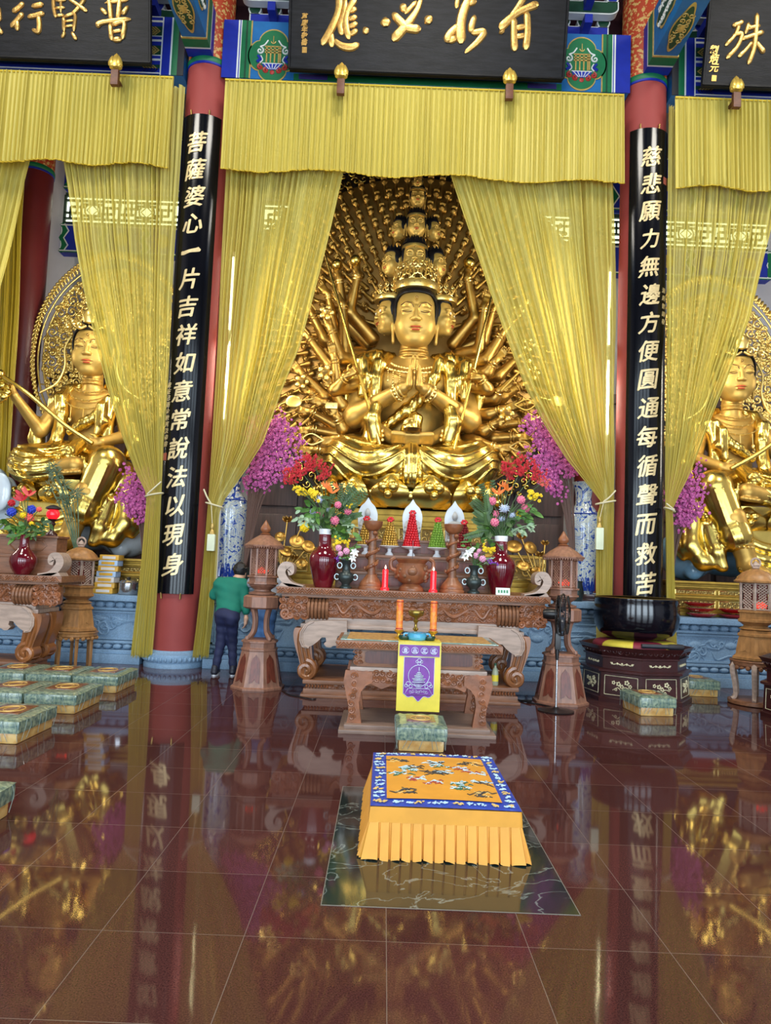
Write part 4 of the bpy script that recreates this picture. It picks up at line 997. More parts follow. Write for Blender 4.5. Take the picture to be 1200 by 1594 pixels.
# body
b = Sdf((-1.35, 11.2, 3.2), (1.35, 13.0, 5.75), 0.019)
b.ell((0, 12.38, 4.72), (0.74, 0.40, 0.52), 0.1); b.ell((0, 12.34, 4.05), (0.60, 0.42, 0.60), 0.12); b.cap((-0.72, 12.42, 4.93), (0.72, 12.42, 4.93), 0.27, 0.27, 0.12)
for q in (-1, 1): b.ell((q * 0.30, 12.10, 4.70), (0.33, 0.20, 0.24), 0.10)
b.cap((0, 12.36, 5.0), (0, 12.26, 5.62), 0.255, 0.235, 0.10)
for z in (5.20, 5.29): b.chain([(0.235 * math.cos(a), 12.28 + 0.235 * math.sin(a), z + 0.02 * math.sin(a)) for a in np.linspace(-PI, 0, 13)], 0.022, 0.02)
for q in (-1, 1):
    S, E, Wr = (q * 0.86, 12.38, 4.86), (q * 0.98, 12.02, 4.06), (q * 0.17, 11.52, 4.47)
    b.cap(S, E, 0.25, 0.19, 0.08); b.cap(E, Wr, 0.185, 0.105, 0.06)
    # praying hand
    for i in range(4):
        y = 11.42 + i * 0.047; L = (0.46, 0.54, 0.56, 0.48)[i]
        b.cap((q * 0.075, y, 4.50), (q * 0.055, y + 0.01, 4.72), 0.055, 0.038, 0.03); b.cap((q * 0.052, y + 0.01, 4.72), (q * 0.030, y + 0.03, 4.47 + L), 0.034, 0.020, 0.012)
    b.cap((q * 0.10, 11.42, 4.55), (q * 0.07, 11.36, 4.80), 0.040, 0.024, 0.02)
    # lower arm pair resting in the lap
    b.cap((q * 0.72, 12.0, 3.95), (q * 0.25, 11.62, 3.62), 0.13, 0.095, 0.05)
    for i in range(4): b.cap((q * 0.30, 11.52 - i * 0.03, 3.60 + i * 0.035), (-q * 0.10, 11.46 - i * 0.02, 3.56 + i * 0.04), 0.05, 0.034, 0.02)
b.build('body', m_skin, MS, world=True)
# robe
r = Sdf((-1.75, 11.0, 2.85), (1.75, 13.1, 5.5), 0.0145)
for q in (-1, 1):
    r.cap((q * 0.42, 12.35, 3.38), (q * 1.02, 11.95, 3.30), 0.40, 0.37, 0.12); r.ell((q * 1.00, 11.86, 3.32), (0.46, 0.48, 0.40), 0.12)
    r.chain([(q * 1.05, 11.72, 3.20), (q * 0.5, 11.46, 3.20), (-q * 0.18, 11.42, 3.22)], [0.33, 0.29, 0.24], 0.12)
    # mantle over the shoulder and down the chest
    r.chain([(q * 0.40, 12.44, 5.20), (q * 0.62, 12.38, 5.17), (q * 0.84, 12.33, 5.06), (q * 0.99, 12.28, 4.82), (q * 1.02, 12.24, 4.58)], [0.13, 0.17, 0.21, 0.22, 0.19], 0.06)
    r.chain([(q * 0.44, 12.22, 5.18), (q * 0.58, 12.02, 4.98), (q * 0.66, 11.92, 4.68), (q * 0.62, 11.86, 4.35), (q * 0.66, 11.86, 3.95), (q * 0.70, 11.80, 3.62)], [0.09, 0.115, 0.13, 0.12, 0.12, 0.13], 0.06)
    r.chain([(q * 0.88, 12.05, 5.02), (q * 0.80, 11.95, 4.72), (q * 0.86, 11.96, 4.45)], [0.12, 0.13, 0.08], 0.06)
    r.chain([(q * 0.60, 11.62, 4.16), (q * 0.66, 11.56, 3.95), (q * 0.60, 11.60, 3.66)], [0.10, 0.13, 0.12], 0.05)
    r.chain([(q * 1.05, 12.1, 4.7), (q * 1.14, 12.05, 4.5), (q * 1.12, 12.05, 4.25)], [0.06, 0.09, 0.05], 0.04)
    for i in range(4):                                           # pleats flowing from the lap round the knee
        r.chain([(q * (0.10 + 1.14 * t + 0.03 * i), 11.97 - 0.44 * math.sin(PI * min(1, 0.22 + 0.16 * i + 0.45 * t)) - 0.06 * i, 3.60 - 0.50 * (0.25 + 0.24 * i) * math.sin(PI * (0.08 + 0.80 * t)) - 0.10 * t * t) for t in np.linspace(0.05, 0.98, 14)], 0.022, 0.05)
r.chain([(0.42, 12.0, 5.08), (0.34, 11.90, 4.75), (0.20, 11.84, 4.45), (-0.10, 11.80, 4.15), (-0.42, 11.86, 3.90)], [0.07, 0.10, 0.12, 0.12, 0.09], 0.05)
r.chain([(0.05, 11.70, 4.0), (-0.02, 11.66, 3.8), (0.02, 11.6, 3.68)], [0.12, 0.16, 0.14], 0.05)
r.chain([(0, 11.42, 3.44), (0, 11.26, 3.25), (0, 11.22, 3.0)], [0.13, 0.14, 0.19], 0.05)
r.ell((0, 12.2, 3.1), (1.0, 0.7, 0.24), 0.1)
def foldsd(x, y, z):
    u = np.abs(x); up = np.clip((z - 3.75) / 0.12, 0, 1); d = up * 0.006 * np.sin(58 * u + 2 * z)
    for i in range(5):                                           # pleats sweeping from the lap round each knee
        zc = 3.72 - 0.14 * i - (0.20 + 0.05 * i) * np.sin(PI * np.clip((u - 0.08) / 1.22, 0, 1)) + 0.04 * u
        d = d - (1 - up) * 0.026 * np.exp(-((z - zc) / 0.018) ** 2) * (u > 0.12)
    return d + (1 - up) * (u < 0.16) * 0.010 * np.sin(70 * x)
r.disp(foldsd)
r.build('robe', m_robe, MS, world=True)
nk = MB()
for i, (rr, zz) in enumerate(((0.40, 5.06), (0.50, 4.98))):
    P = crom([(rr * math.sin(a), 12.10 - 0.22 * math.cos(a) - 0.05 * i, zz - 0.17 * math.cos(a)) for a in np.linspace(-1.25, 1.25, 13)], 3)
    nk.tube(P, 0.014, 6)
    for k, p in enumerate(P[::2]): nk.ell(p, 0.024, 6, 5)
    if i:
        for p in P[3:-3:4]:
            for q in range(4): nk.ell((p[0], p[1] - 0.01, p[2] - 0.04 - q * 0.036), 0.014, 6, 5)
            nk.ell((p[0], p[1] - 0.01, p[2] - 0.20), (0.02, 0.02, 0.035), 6, 5)
nk.build('necklace', m_lace, MS, world=True)
bt = MB().lathe([(0.0, -0.02), (0.13, -0.02), (0.14, 0), (0.10, 0.02), (0.08, 0.035), (0.0, 0.05)], (0, 0, 0), 24)
bt.xform(Matrix.Rotation(PI / 2, 4, 'X'))
bt.v = [(p[0] - 0.02, p[1] + 11.58, p[2] + 3.86) for p in bt.v]
for sx in (-0.62, 0.62):
    for k in range(16): bt.ell((sx * 0.9 + 0.08 * math.cos(k), 11.62 + 0.02 * (k % 3), 3.62 + 0.012 * k), 0.035, 6, 5)
bt.build('belt_medallion', m_lace, MS, world=True)
for q in (-1, 1):
    br = MB(); w = Vector((q * 0.24, 11.58, 4.42)); d = Vector((-q * 0.81, -0.5, 0.41)).normalized()
    R = d.to_track_quat('Z', 'Y').to_matrix()
    for z, rr in ((-0.07, 0.135), (0.0, 0.135), (0.06, 0.125)): br.tube([w + R @ Vector((rr * math.cos(a), rr * math.sin(a), z)) for a in np.linspace(0, 2 * PI, 21)], 0.018, 6, cap=False)
    for a in np.linspace(0, 2 * PI, 14, endpoint=False): br.ell(w + R @ Vector((0.138 * math.cos(a), 0.138 * math.sin(a), -0.03)), 0.026, 6, 5)
    br.build('bracelet', m_lace, MS, world=True)
MB().lathe([(0.0, -0.03), (0.12, 0.0), (0.15, 0.05), (0.13, 0.06), (0.10, 0.03), (0, 0.03)], (0, 11.36, 3.72), 20).build('alms_bowl', mat('dark_bronze_gold', (0.16, 0.09, 0.03, 1), 0.35, 0.9), MS, world=True)
# main head, its crown and the tiers of smaller heads
hz = at(643, 500, 12.1)[2]
mh = head(MS, rel((0.0, 12.16, 5.80)), 1.06)
crown_band(MS, rel((0, 12.20, 5.80)), 0.40, 0.50, 0.63, 1.00, 26)
for q in (-1, 1):
    h = head(MS, rel((q * 0.43, 12.36, 5.92)), 0.66, q * 1.15, 0, 'side_head', True)
    MB().ell((-0.14, -0.36, 0.085), (0.05, 0.02, 0.035), 8, 6).ell((0.14, -0.36, 0.085), (0.05, 0.02, 0.035), 8, 6).build('eye_whites', m_eye, h)
    crown_band(MS, rel((q * 0.46, 12.36, 5.92)), 0.26, 0.27, 0.35, 0.58, 14, name='side_crown')
def tier_head(u, v, s, name, angry=False, sides=True, Y=12.25):
    c = at(u, v, Y); h = head(MS, rel(c), s, 0, 0, name, angry)
    k = MB()
    for i in range(13):
        a = 2 * PI * i / 13; k.lathe([(0.10, 0), (0.055, 0.10), (0.0, 0.22)], (0.27 * math.cos(a), 0.06 + 0.27 * math.sin(a), 0.46), 6)
    for i in range(7):
        a = 2 * PI * i / 7; k.lathe([(0.10, 0), (0.055, 0.10), (0.0, 0.22)], (0.12 * math.cos(a), 0.06 + 0.12 * math.sin(a), 0.54), 6)
    k.build('hair_crest', m_hair, h)
    MB().lathe([(0.345, 0.30), (0.375, 0.30), (0.38, 0.36), (0.36, 0.40), (0.34, 0.40)], (0, 0.03, 0), 28).build('diadem', m_lace, h)
    if sides:
        for q in (-1, 1):
            sh = head(MS, rel((c[0] + q * s * 0.62, c[1] + 0.12, c[2] - 0.04 * s)), s * 0.78, q * 0.9, 0, 'side_head')
            k = MB()
            for i in range(11):
                a = 2 * PI * i / 11; k.lathe([(0.11, 0), (0.06, 0.1), (0, 0.22)], (0.24 * math.cos(a), 0.06 + 0.24 * math.sin(a), 0.48), 6)
            k.build('hair_crest', m_hair, sh)
tier_head(645, 406, 0.60, 'upper_head', Y=12.05); tier_head(648, 353, 0.47, 'upper_head', Y=12.2); tier_head(650, 309, 0.38, 'upper_head', True, False, Y=12.3); tier_head(650, 284, 0.24, 'upper_head', False, False)
MB().lathe([(0.30, 0), (0.26, 0.25), (0.20, 0.5), (0.16, 1.0), (0.12, 1.5), (0.08, 2.2)], (0, 12.55, 6.2), 16).build('head_column', m_halo, MS, world=True)

# big arms round the body
def big_arm(pts, Y, hand='open', item=None, r0=0.125, flip=1):
    sh, el, wr, hd = pts
    A = [Vector(at(*sh, Y[0])), Vector(at(*el, Y[1])), Vector(at(*wr, Y[2])), Vector(at(*hd, Y[2] - 0.03))]
    lo = np.min([np.array(p) for p in A], 0) - 0.42; hi = np.max([np.array(p) for p in A], 0) + 0.42
    s = Sdf(lo, hi, 0.0165); s.cap(A[0], A[1], r0, r0 * 0.86, 0.04); s.cap(A[1], A[2], r0 * 0.84, r0 * 0.52, 0.05)
    d = (A[3] - A[2]).normalized(); s.cap(A[2] - d * 0.02, A[2] + d * 0.03, r0 * 0.54, r0 * 0.5, 0.03)
    if hand == 'cup': hand_sdf(s, A[2] + d * 0.02, d, Vector((0.3 * flip, -1, 0.3)), 0.30, 0.75, flip)
    elif hand == 'grip': hand_sdf(s, A[2] + d * 0.02, d, Vector((0, -1, 0.1)), 0.30, 1.15, flip)
    else: hand_sdf(s, A[2] + d * 0.02, d, Vector((0, -1, 0.15)), 0.30, 0.35, flip)
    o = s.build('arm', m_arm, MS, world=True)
    f = (A[2] - A[1]).normalized(); R = f.to_track_quat('Z', 'Y').to_matrix(); c = A[2] - f * 0.06; br = MB()
    for z in (-0.02, 0.03): br.tube([c + R @ Vector((r0 * 0.60 * math.cos(a), r0 * 0.60 * math.sin(a), z)) - ML for a in np.linspace(0, 2 * PI, 17)], 0.013, 5, cap=False)
    br.build('bracelet', m_lace, o, loc=None)
    o2 = MB(); p = A[2] + d * 0.20 + Vector((0, -0.08, 0.0))
    if item == 'orb': MB().ell(p + d * 0.02 - ML, 0.10, 18, 12).build('orb', m_robe, o)
    elif item == 'fan':
        o2.tube([p - ML, p - ML + Vector((-0.20 * flip, 0, -0.04))], 0.013, 6); o2.ell(p - ML + Vector((-0.32 * flip, 0, -0.06)), (0.14, 0.02, 0.11), 20, 8); o2.build('fan', m_lace, o)
    elif item == 'scroll': o2.box(p.x - ML.x - 0.10, p.x - ML.x + 0.10, p.y - ML.y - 0.03, p.y - ML.y + 0.03, p.z - ML.z - 0.05, p.z - ML.z + 0.05, b=0.01); o2.build('tablet', m_lace, o)
    elif item == 'loop': o2.tube(crom([p - ML, p - ML + Vector((-.2 * flip, 0, .1)), p - ML + Vector((-.34 * flip, 0, 0.02)), p - ML + Vector((-.2 * flip, 0, -.08)), p - ML], 5), 0.014, 6); o2.build('noose', m_lace, o)
    elif item == 'rod': o2.tube([p - ML + Vector((.15 * flip, 0, -.14)), p - ML + Vector((-.28 * flip, 0, .34))], 0.017, 6); o2.ell(p - ML + Vector((-.30 * flip, 0, .37)), (.05, .05, .07), 8, 6); o2.build('sceptre', m_lace, o)
    elif item == 'lotus':
        o2.lathe([(0.02, 0), (0.07, 0.03), (0.09, 0.08), (0.05, 0.13), (0, 0.16)], p - ML, 10)
        for k in range(5): o2.ell(p - ML + Vector((0.09 * math.cos(k * 1.26), -0.02, 0.06 + 0.09 * math.sin(k * 1.26))), (0.05, 0.03, 0.05), 8, 6)
        o2.build('lotus_bud', m_lace, o)
    return o
La = [((580, 527), (544, 486), (557, 428), (554, 410), 12.55, 'cup', 'orb'), ((572, 535), (537, 500), (528, 434), (525, 414), 12.75, 'cup', 'orb'), ((566, 556), (538, 552), (534, 474), (524, 460), 12.5, 'open', None),
      ((562, 562), (530, 557), (515, 512), (508, 492), 12.35, 'open', 'lotus'), ((566, 550), (528, 548), (511, 458), (502, 447), 12.8, 'open', None), ((555, 580), (514, 570), (480, 525), (472, 514), 12.6, 'grip', 'rod'),
      ((556, 566), (506, 530), (486, 490), (482, 478), 12.85, 'grip', 'rod'), ((556, 606), (526, 600), (521, 558), (517, 542), 12.15, 'open', None), ((555, 600), (521, 607), (538, 586), (552, 577), 11.95, 'grip', None),
      ((553, 640), (533, 632), (517, 604), (508, 590), 12.1, 'open', 'lotus'), ((548, 632), (508, 618), (470, 582), (460, 570), 12.7, 'open', None), ((552, 664), (522, 662), (483, 641), (468, 638), 12.6, 'open', 'loop'),
      ((552, 655), (536, 650), (506, 627), (494, 624), 12.2, 'open', 'fan'), ((560, 688), (548, 686), (523, 683), (508, 686), 12.0, 'open', 'loop'), ((552, 680), (526, 676), (484, 668), (470, 670), 12.6, 'open', None),
      ((552, 662), (534, 668), (525, 650), (520, 640), 12.1, 'grip', 'scroll'), ((548, 624), (515, 640), (485, 612), (474, 604), 12.75, 'grip', 'lotus'), ((550, 700), (520, 705), (490, 700), (476, 700), 12.5, 'open', None)]
Ra = [((706, 535), (740, 495), (727, 432), (730, 412), 12.55, 'cup', 'orb'), ((715, 552), (746, 546), (753, 478), (758, 464), 12.5, 'open', None), ((722, 568), (756, 560), (781, 520), (788, 508), 12.4, 'open', 'rod'),
      ((728, 585), (758, 580), (770, 562), (780, 552), 12.15, 'open', None), ((730, 600), (758, 606), (748, 588), (737, 586), 11.95, 'grip', None), ((732, 622), (770, 620), (777, 608), (788, 601), 12.15, 'open', 'rod'),
      ((735, 625), (782, 618), (812, 599), (822, 592), 12.6, 'open', 'lotus'), ((735, 646), (762, 645), (781, 638), (793, 634), 12.1, 'open', 'loop'), ((735, 668), (754, 671), (769, 660), (779, 655), 12.05, 'grip', 'lotus'),
      ((728, 684), (742, 689), (772, 697), (786, 697), 12.0, 'open', 'loop'), ((735, 680), (768, 682), (802, 680), (813, 680), 12.5, 'open', None), ((738, 660), (780, 661), (815, 658), (826, 656), 12.6, 'open', 'scroll'),
      ((712, 545), (752, 530), (768, 480), (776, 466), 12.8, 'grip', 'rod'), ((720, 560), (765, 552), (792, 505), (802, 494), 12.85, 'open', 'lotus'), ((728, 590), (776, 585), (806, 556), (816, 548), 12.75, 'open', 'lotus'),
      ((730, 632), (778, 640), (822, 628), (834, 622), 12.85, 'open', 'fan')]
for a in La: big_arm(a[:4], (a[4] + 0.1, a[4] - 0.1, a[4] - 0.2), a[5], a[6], flip=1)
for a in Ra: big_arm(a[:4], (a[4] + 0.1, a[4] - 0.1, a[4] - 0.2), a[5], a[6], flip=-1)
for (p, q) in (((502, 384), (592, 697)), ((768, 452), (707, 700))):
    MB().tube([at(*p, 12.25), at(*q, 11.45)], 0.026, 8).build('staff', m_robe, MS, world=True)

# the great halo of small radiating arms
HC = (0.0, 13.15, 5.85); HR = 3.08
out = [(HC[0] + HR * math.cos(a), HC[2] + HR * math.sin(a)) for a in np.linspace(0, 2 * PI, 121)[:-1]]
out = [(x, max(z, 2.75)) for x, z in out]
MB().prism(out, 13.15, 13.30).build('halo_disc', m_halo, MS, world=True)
sa = Sdf((-0.12, -0.13, -0.10), (0.12, 0.09, 0.42), 0.0145)
sa.cap((0, 0, -0.02), (0, -0.03, 0.20), 0.062, 0.030, 0.02); sa.ell((0, -0.045, 0.26), (0.066, 0.034, 0.062), 0.02)
for i in range(4): sa.cap(((i - 1.5) * 0.030, -0.045, 0.29), ((i - 1.5) * 0.027, -0.085, 0.345 - 0.008 * abs(i - 1.5)), 0.017, 0.014, 0.008)
sa.cap((0.05, -0.02, 0.25), (0.066, -0.045, 0.29), 0.014, 0.010, 0.01); sa.ell((0, -0.082, 0.262), (0.026, 0.014, 0.02), 0.004)
SA = sa.mesh('small_arm', m_arm)
spots = []
ring = 0; rr = 0.78
while rr < HR - 0.20:
    n = max(8, int(2 * PI * rr / 0.20))
    for i in range(n):
        a = 2 * PI * (i + 0.5 * (ring % 2)) / n
        x, z = HC[0] + rr * math.sin(a), HC[2] + rr * math.cos(a)
        if z > 2.9: spots.append((rr, a, x, z))
    rr += 0.245; ring += 1
def shows(s):
    u = abs(s[2]); return s[3] > 6.35 and u < 0.2 + (9.0 - s[3]) * 0.62 and u > 0.25
spots.sort(key=lambda s: (not shows(s), abs(s[2])))
vs0 = [v.co.copy() for v in SA.vertices]; fs0 = [list(p.vertices) for p in SA.polygons]; rest = MB()
for k, (rr, a, x, z) in enumerate(spots):
    M = Matrix.Translation(Vector((x, 13.10, z)) - ML) @ Matrix.Rotation(a, 4, 'Y') @ Matrix.Scale(0.98, 4)
    if k < 100:
        o = link('small_arm', SA, MS); o.matrix_local = M
    else: rest.add([M @ v for v in vs0], fs0)
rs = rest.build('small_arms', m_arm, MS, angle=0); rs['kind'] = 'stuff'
fb = MB()
for i in range(130):
    a = 2 * PI * i / 130; R_ = HR + 0.02
    for (dr, sp, d) in ((0.10, 0.09, 1), (0.27, 0.085, -1), (0.40, 0.05, 1)):
        c = (HC[0] + (R_ + dr) * math.cos(a + 0.02 * d), HC[2] + (R_ + dr) * math.sin(a + 0.02 * d))
        if c[1] > 3: fb.tube(spiral(c, sp, 1.2, a + d, d * (1 if i % 2 else -1), 9, y=13.16), 0.022, 4)
fb.build('flame_border', m_robe, MS, world=True, angle=0)
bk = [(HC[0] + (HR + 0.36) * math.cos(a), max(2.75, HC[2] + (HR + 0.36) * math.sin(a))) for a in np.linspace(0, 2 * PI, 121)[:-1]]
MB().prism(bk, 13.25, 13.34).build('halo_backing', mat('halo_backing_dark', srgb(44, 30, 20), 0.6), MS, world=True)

# lotus throne
def lotus_seat(parent, c, rx, ry, z0, z1, n, m=None, name='lotus_seat', inner=True):
    m = m or m_robe; H = z1 - z0
    core = MB().lathe([(0.80, z0), (0.86, z0 + 0.1 * H), (0.90, z0 + 0.5 * H), (0.97, z0 + 0.86 * H), (0.98, z1), (0.0, z1)], c, 40, sx=rx, sy=ry)
    core.build(name, m, parent, world=True)
    pet = MB()
    for row, (zc, hh, off, k) in enumerate(((0.48, 0.50, 0.0, 1.0), (0.30, 0.34, 0.5, 0.9))):
        for i in range(n):
            a = 2 * PI * (i + off) / n; w = PI / n * 0.94
            def P(u, v, a=a, w=w, zc=zc, hh=hh, k=k):
                s_ = (u - 0.5) * 2; t = v
                aa = a + s_ * w * math.sin(PI * (0.22 + 0.68 * t)) ; rad = k * (0.93 + 0.13 * math.sin(PI * t * 0.9) + 0.05 * (1 - s_ * s_))
                return (c[0] + rx * rad * math.cos(aa), c[1] + ry * rad * math.sin(aa), z0 + H * (zc - hh + 2 * hh * t * (1 - 0.10 * s_ * s_)))
            pet.grid(P, 6, 7)
            if row == 0:
                p = P(0.5, 0.58); ca, sa_ = math.cos(a), math.sin(a)
                for q in (-1, 1): pet.ell((p[0] - sa_ * q * 0.06 * H / 0.4 + 0.012 * ca, p[1] + ca * q * 0.06 * H / 0.4 + 0.012 * sa_, p[2] - 0.0), (0.075 * H / 0.4,) * 3, 8, 6)
                pet.ell((p[0] + 0.02 * ca, p[1] + 0.02 * sa_, p[2] - 0.09 * H / 0.4), (0.06 * H / 0.4,) * 3, 8, 6)
    pet.build('lotus_petals', m, parent, world=True, angle=0)
lotus_seat(MS, (0, 12.3, 0), 1.42, 1.15, 2.52, 3.02, 14)

# gilded pedestals under the three statues
m_ped = mat('ornate_gilt_wood', (0.38, 0.23, 0.035, 1), 0.46, 0.7, vary=0.15, vscale=10)
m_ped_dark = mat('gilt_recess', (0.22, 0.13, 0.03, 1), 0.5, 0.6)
def pedestal(cx, w, y0, y1, z0, z1, label, seed=1, step=0.0):
    t = thing('gilded_pedestal', label, 'pedestal', (cx, (y0 + y1) / 2, z0)); H = z1 - z0
    wl = w
    lv = [(0.0, 0.12, 0.0), (0.12, 0.18, 0.06), (0.18, 0.50, 0.12), (0.50, 0.56, 0.04), (0.56, 0.80, 0.14), (0.80, 0.86, 0.05), (0.86, 0.93, 0.12), (0.93, 1.0, 0.0)]
    o = MB()
    for a, b_, ins in lv:
        if a >= 0.5: ins += step
        o.box(cx - w + ins, cx + w - ins, y0 + min(ins, 0.45), y1, z0 + a * H, z0 + b_ * H, b=0.012)
    o.build('tiered_body', m_ped, t, world=True)
    n = max(3, int(2 * w / 0.62)); rnd = random.Random(seed)
    for a, b_, ins in ((0.20, 0.48, 0.12), (0.58, 0.78, 0.14 + step)):
        yf = y0 + min(ins, 0.45)
        for i in range(n):
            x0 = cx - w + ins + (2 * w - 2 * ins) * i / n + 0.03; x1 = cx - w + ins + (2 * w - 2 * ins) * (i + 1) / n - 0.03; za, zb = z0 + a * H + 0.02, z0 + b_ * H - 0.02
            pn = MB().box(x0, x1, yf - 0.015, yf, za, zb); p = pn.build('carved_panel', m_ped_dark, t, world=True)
            s = MB(); hh = zb - za
            k = max(3, int((x1 - x0) / (hh * 0.55)))
            for j in range(k):
                cxx = x0 + (x1 - x0) * (j + 0.5) / k
                s.tube(spiral((cxx, za + hh * 0.32), hh * 0.26, 1.3, rnd.uniform(0, 6), 1 if j % 2 else -1, 12, y=yf - 0.02), hh * 0.04, 5)
                s.tube(spiral((cxx + hh * 0.15, za + hh * 0.72), hh * 0.22, 1.3, rnd.uniform(0, 6), -1 if j % 2 else 1, 12, y=yf - 0.02), hh * 0.04, 5)
            for (xa, xb_, zc, zd) in ((x0, x1, za, za), (x0, x1, zb, zb), (x0, x0, za, zb), (x1, x1, za, zb)): s.tube([(xa, yf - 0.018, zc), (xb_, yf - 0.018, zd)], 0.012, 5)
            s.v = [(q[0] - t.location.x, q[1] - t.location.y, q[2] - t.location.z) for q in s.v]; s.build('scroll_carving', m_lace, p)
    return t
pedestal(0, 2.25, 11.05, 12.98, 1.172, 2.485, 'gilded stepped pedestal with carved panels beneath the thousand-armed statue', 3, 0.85)

# ================================================================== the two side statues
m_white = mat('white_glazed_statue', srgb(206, 216, 222), 0.18, vary=0.04, coat=0.3)
m_bluel = mat('blue_glazed_statue', srgb(120, 160, 186), 0.25, vary=0.08, coat=0.3)
m_mauve = mat('halo_underside', srgb(150, 120, 60), 0.5, 0.5)
def bodhisattva(sg, label, Y0=12.1):
    """seated with one leg folded and one pendant; sg=-1 left bay, +1 its mirror in the right bay"""
    cx = sg * 5.53; t = thing('seated_gold_statue', label, 'statue', (cx, Y0 + 0.4, 2.55)); L = Vector(t.location)
    dz = 0.0
    def X(x): return cx - sg * x           # x>0 is towards the middle of the hall, the pendant leg's side
    def p(x, y, z): return (X(x), Y0 + y, z)
    h = 0.017
    # body: torso, neck, arms, hands, foot and ankle
    b = Sdf((cx - 1.75, Y0 - 1.35, 1.45), (cx + 1.75, Y0 + 0.85, 5.15), h)
    b.ell(p(0.02, 0.25, 4.02), (0.46, 0.27, 0.40), 0.08); b.ell(p(0, 0.24, 3.55), (0.36, 0.26, 0.36), 0.10); b.cap(p(-0.42, 0.28, 4.26), p(0.42, 0.28, 4.26), 0.17, 0.17, 0.1)
    b.cap(p(0, 0.24, 4.3), p(0, 0.17, 4.82), 0.17, 0.165, 0.07)
    for z in (4.50, 4.56): b.chain([p(0.165 * math.cos(a), 0.19 + 0.165 * math.sin(a), z) for a in np.linspace(-PI, 0, 11)], 0.016, 0.015)
    SHr, ELr, WRr = p(-0.50, 0.25, 4.22), p(-0.72, -0.05, 3.62), p(-1.00, -0.45, 4.12)
    b.cap(SHr, ELr, 0.155, 0.12, 0.05); b.cap(ELr, WRr, 0.115, 0.072, 0.03)
    hand_sdf(b, WRr, Vector((sg * 0.35, -0.3, 0.75)), Vector((-sg * 0.5, -1, 0)), 0.31, 1.2, -sg)
    SHl, ELl, WRl = p(0.50, 0.25, 4.22), p(0.72, 0.0, 3.60), p(0.50, -0.50, 3.40)
    b.cap(SHl, ELl, 0.155, 0.12, 0.05); b.cap(ELl, WRl, 0.115, 0.075, 0.03)
    hand_sdf(b, WRl, Vector((sg * 0.75, -0.35, -0.1)), Vector((0, -1, 0.5)), 0.32, 1.0, sg)
    b.cap(p(0.42, -0.72, 2.55), p(0.20, -0.76, 1.86), 0.20, 0.15, 0.03); b.cap(p(0.20, -0.74, 1.80), p(0.12, -1.08, 1.68), 0.15, 0.10, 0.06)
    for i in range(5): b.cap(p(0.00 + i * 0.065, -1.05, 1.66), p(-0.03 + i * 0.068, -1.20 + 0.02 * i, 1.63), 0.045 - 0.004 * i, 0.036 - 0.003 * i, 0.015)
    b.cap(p(-0.22, -0.62, 2.92), p(0.16, -0.66, 2.98), 0.12, 0.15, 0.05)
    for i in range(5): b.ell(p(0.06 + 0.058 * i, -0.80 + 0.01 * i, 2.84 + 0.008 * i), (0.04, 0.06, 0.04), 0.02)
    b.build('body', m_skin, t, world=True)
    # robe
    r = Sdf((cx - 1.8, Y0 - 1.25, 1.4), (cx + 1.8, Y0 + 0.95, 4.62), h)
    r.ell(p(0, 0.2, 3.12), (0.62, 0.45, 0.32), 0.1)
    r.cap(p(-0.22, 0.10, 3.20), p(-0.72, -0.30, 3.06), 0.30, 0.29, 0.1); r.ell(p(-0.70, -0.32, 3.02), (0.34, 0.38, 0.31), 0.08); r.chain([p(-0.74, -0.42, 2.92), p(-0.45, -0.60, 2.90), p(-0.15, -0.60, 2.93)], [0.22, 0.19, 0.15], 0.08)
    r.cap(p(0.22, 0.10, 3.18), p(0.62, -0.48, 3.08), 0.29, 0.27, 0.10); r.cap(p(0.62, -0.54, 3.04), p(0.38, -0.72, 2.30), 0.275, 0.215, 0.06)
    r.cap(p(0.385, -0.72, 2.34), p(0.37, -0.73, 2.26), 0.24, 0.25, 0.02)
    r.chain([p(0.80, -0.25, 2.95), p(0.92, -0.35, 2.5), p(0.96, -0.45, 2.1), p(0.80, -0.55, 1.85), p(0.62, -0.62, 1.82)], [0.20, 0.19, 0.17, 0.14, 0.08], 0.08)
    r.chain([p(0.70, -0.5, 2.4), p(0.62, -0.62, 2.0), p(0.55, -0.66, 1.78)], [0.12, 0.13, 0.09], 0.06)
    r.chain([p(1.05, -0.3, 2.4), p(1.16, -0.36, 2.1), p(1.06, -0.42, 1.92)], [0.06, 0.10, 0.07], 0.05)
    # apron hanging in arcs in front of the seat
    for i, (w, z) in enumerate(((0.46, 2.28), (0.54, 2.10), (0.60, 1.92), (0.62, 1.83))):
        r.chain([p(-0.30 + w * math.sin(a), -0.62 - 0.04 * i - 0.10 * math.cos(a), z - 0.20 * math.cos(a)) for a in np.linspace(-1.2, 1.2, 11)], 0.075, 0.05)
    r.box(p(-0.30, -0.55, 2.05), (0.42, 0.06, 0.35), 0.05, 0.08)
    # mantle, sash, sleeves
    for q in (-1, 1):
        r.chain([p(q * 0.22, 0.30, 4.50), p(q * 0.40, 0.22, 4.40), p(q * 0.46, 0.06, 4.20), p(q * 0.40, -0.02, 3.92), p(q * 0.42, -0.04, 3.60), p(q * 0.46, -0.10, 3.32)], [0.06, 0.10, 0.11, 0.10, 0.09, 0.10], 0.05)
        r.chain([p(q * 0.46, 0.30, 4.36), p(q * 0.60, 0.24, 4.18), p(q * 0.64, 0.18, 3.98)], [0.12, 0.15, 0.12], 0.05)
        r.chain([p(q * 0.80, 0.02, 3.78), p(q * 0.84, 0.06, 3.50), p(q * 0.76, 0.05, 3.28)], [0.10, 0.13, 0.09], 0.05)
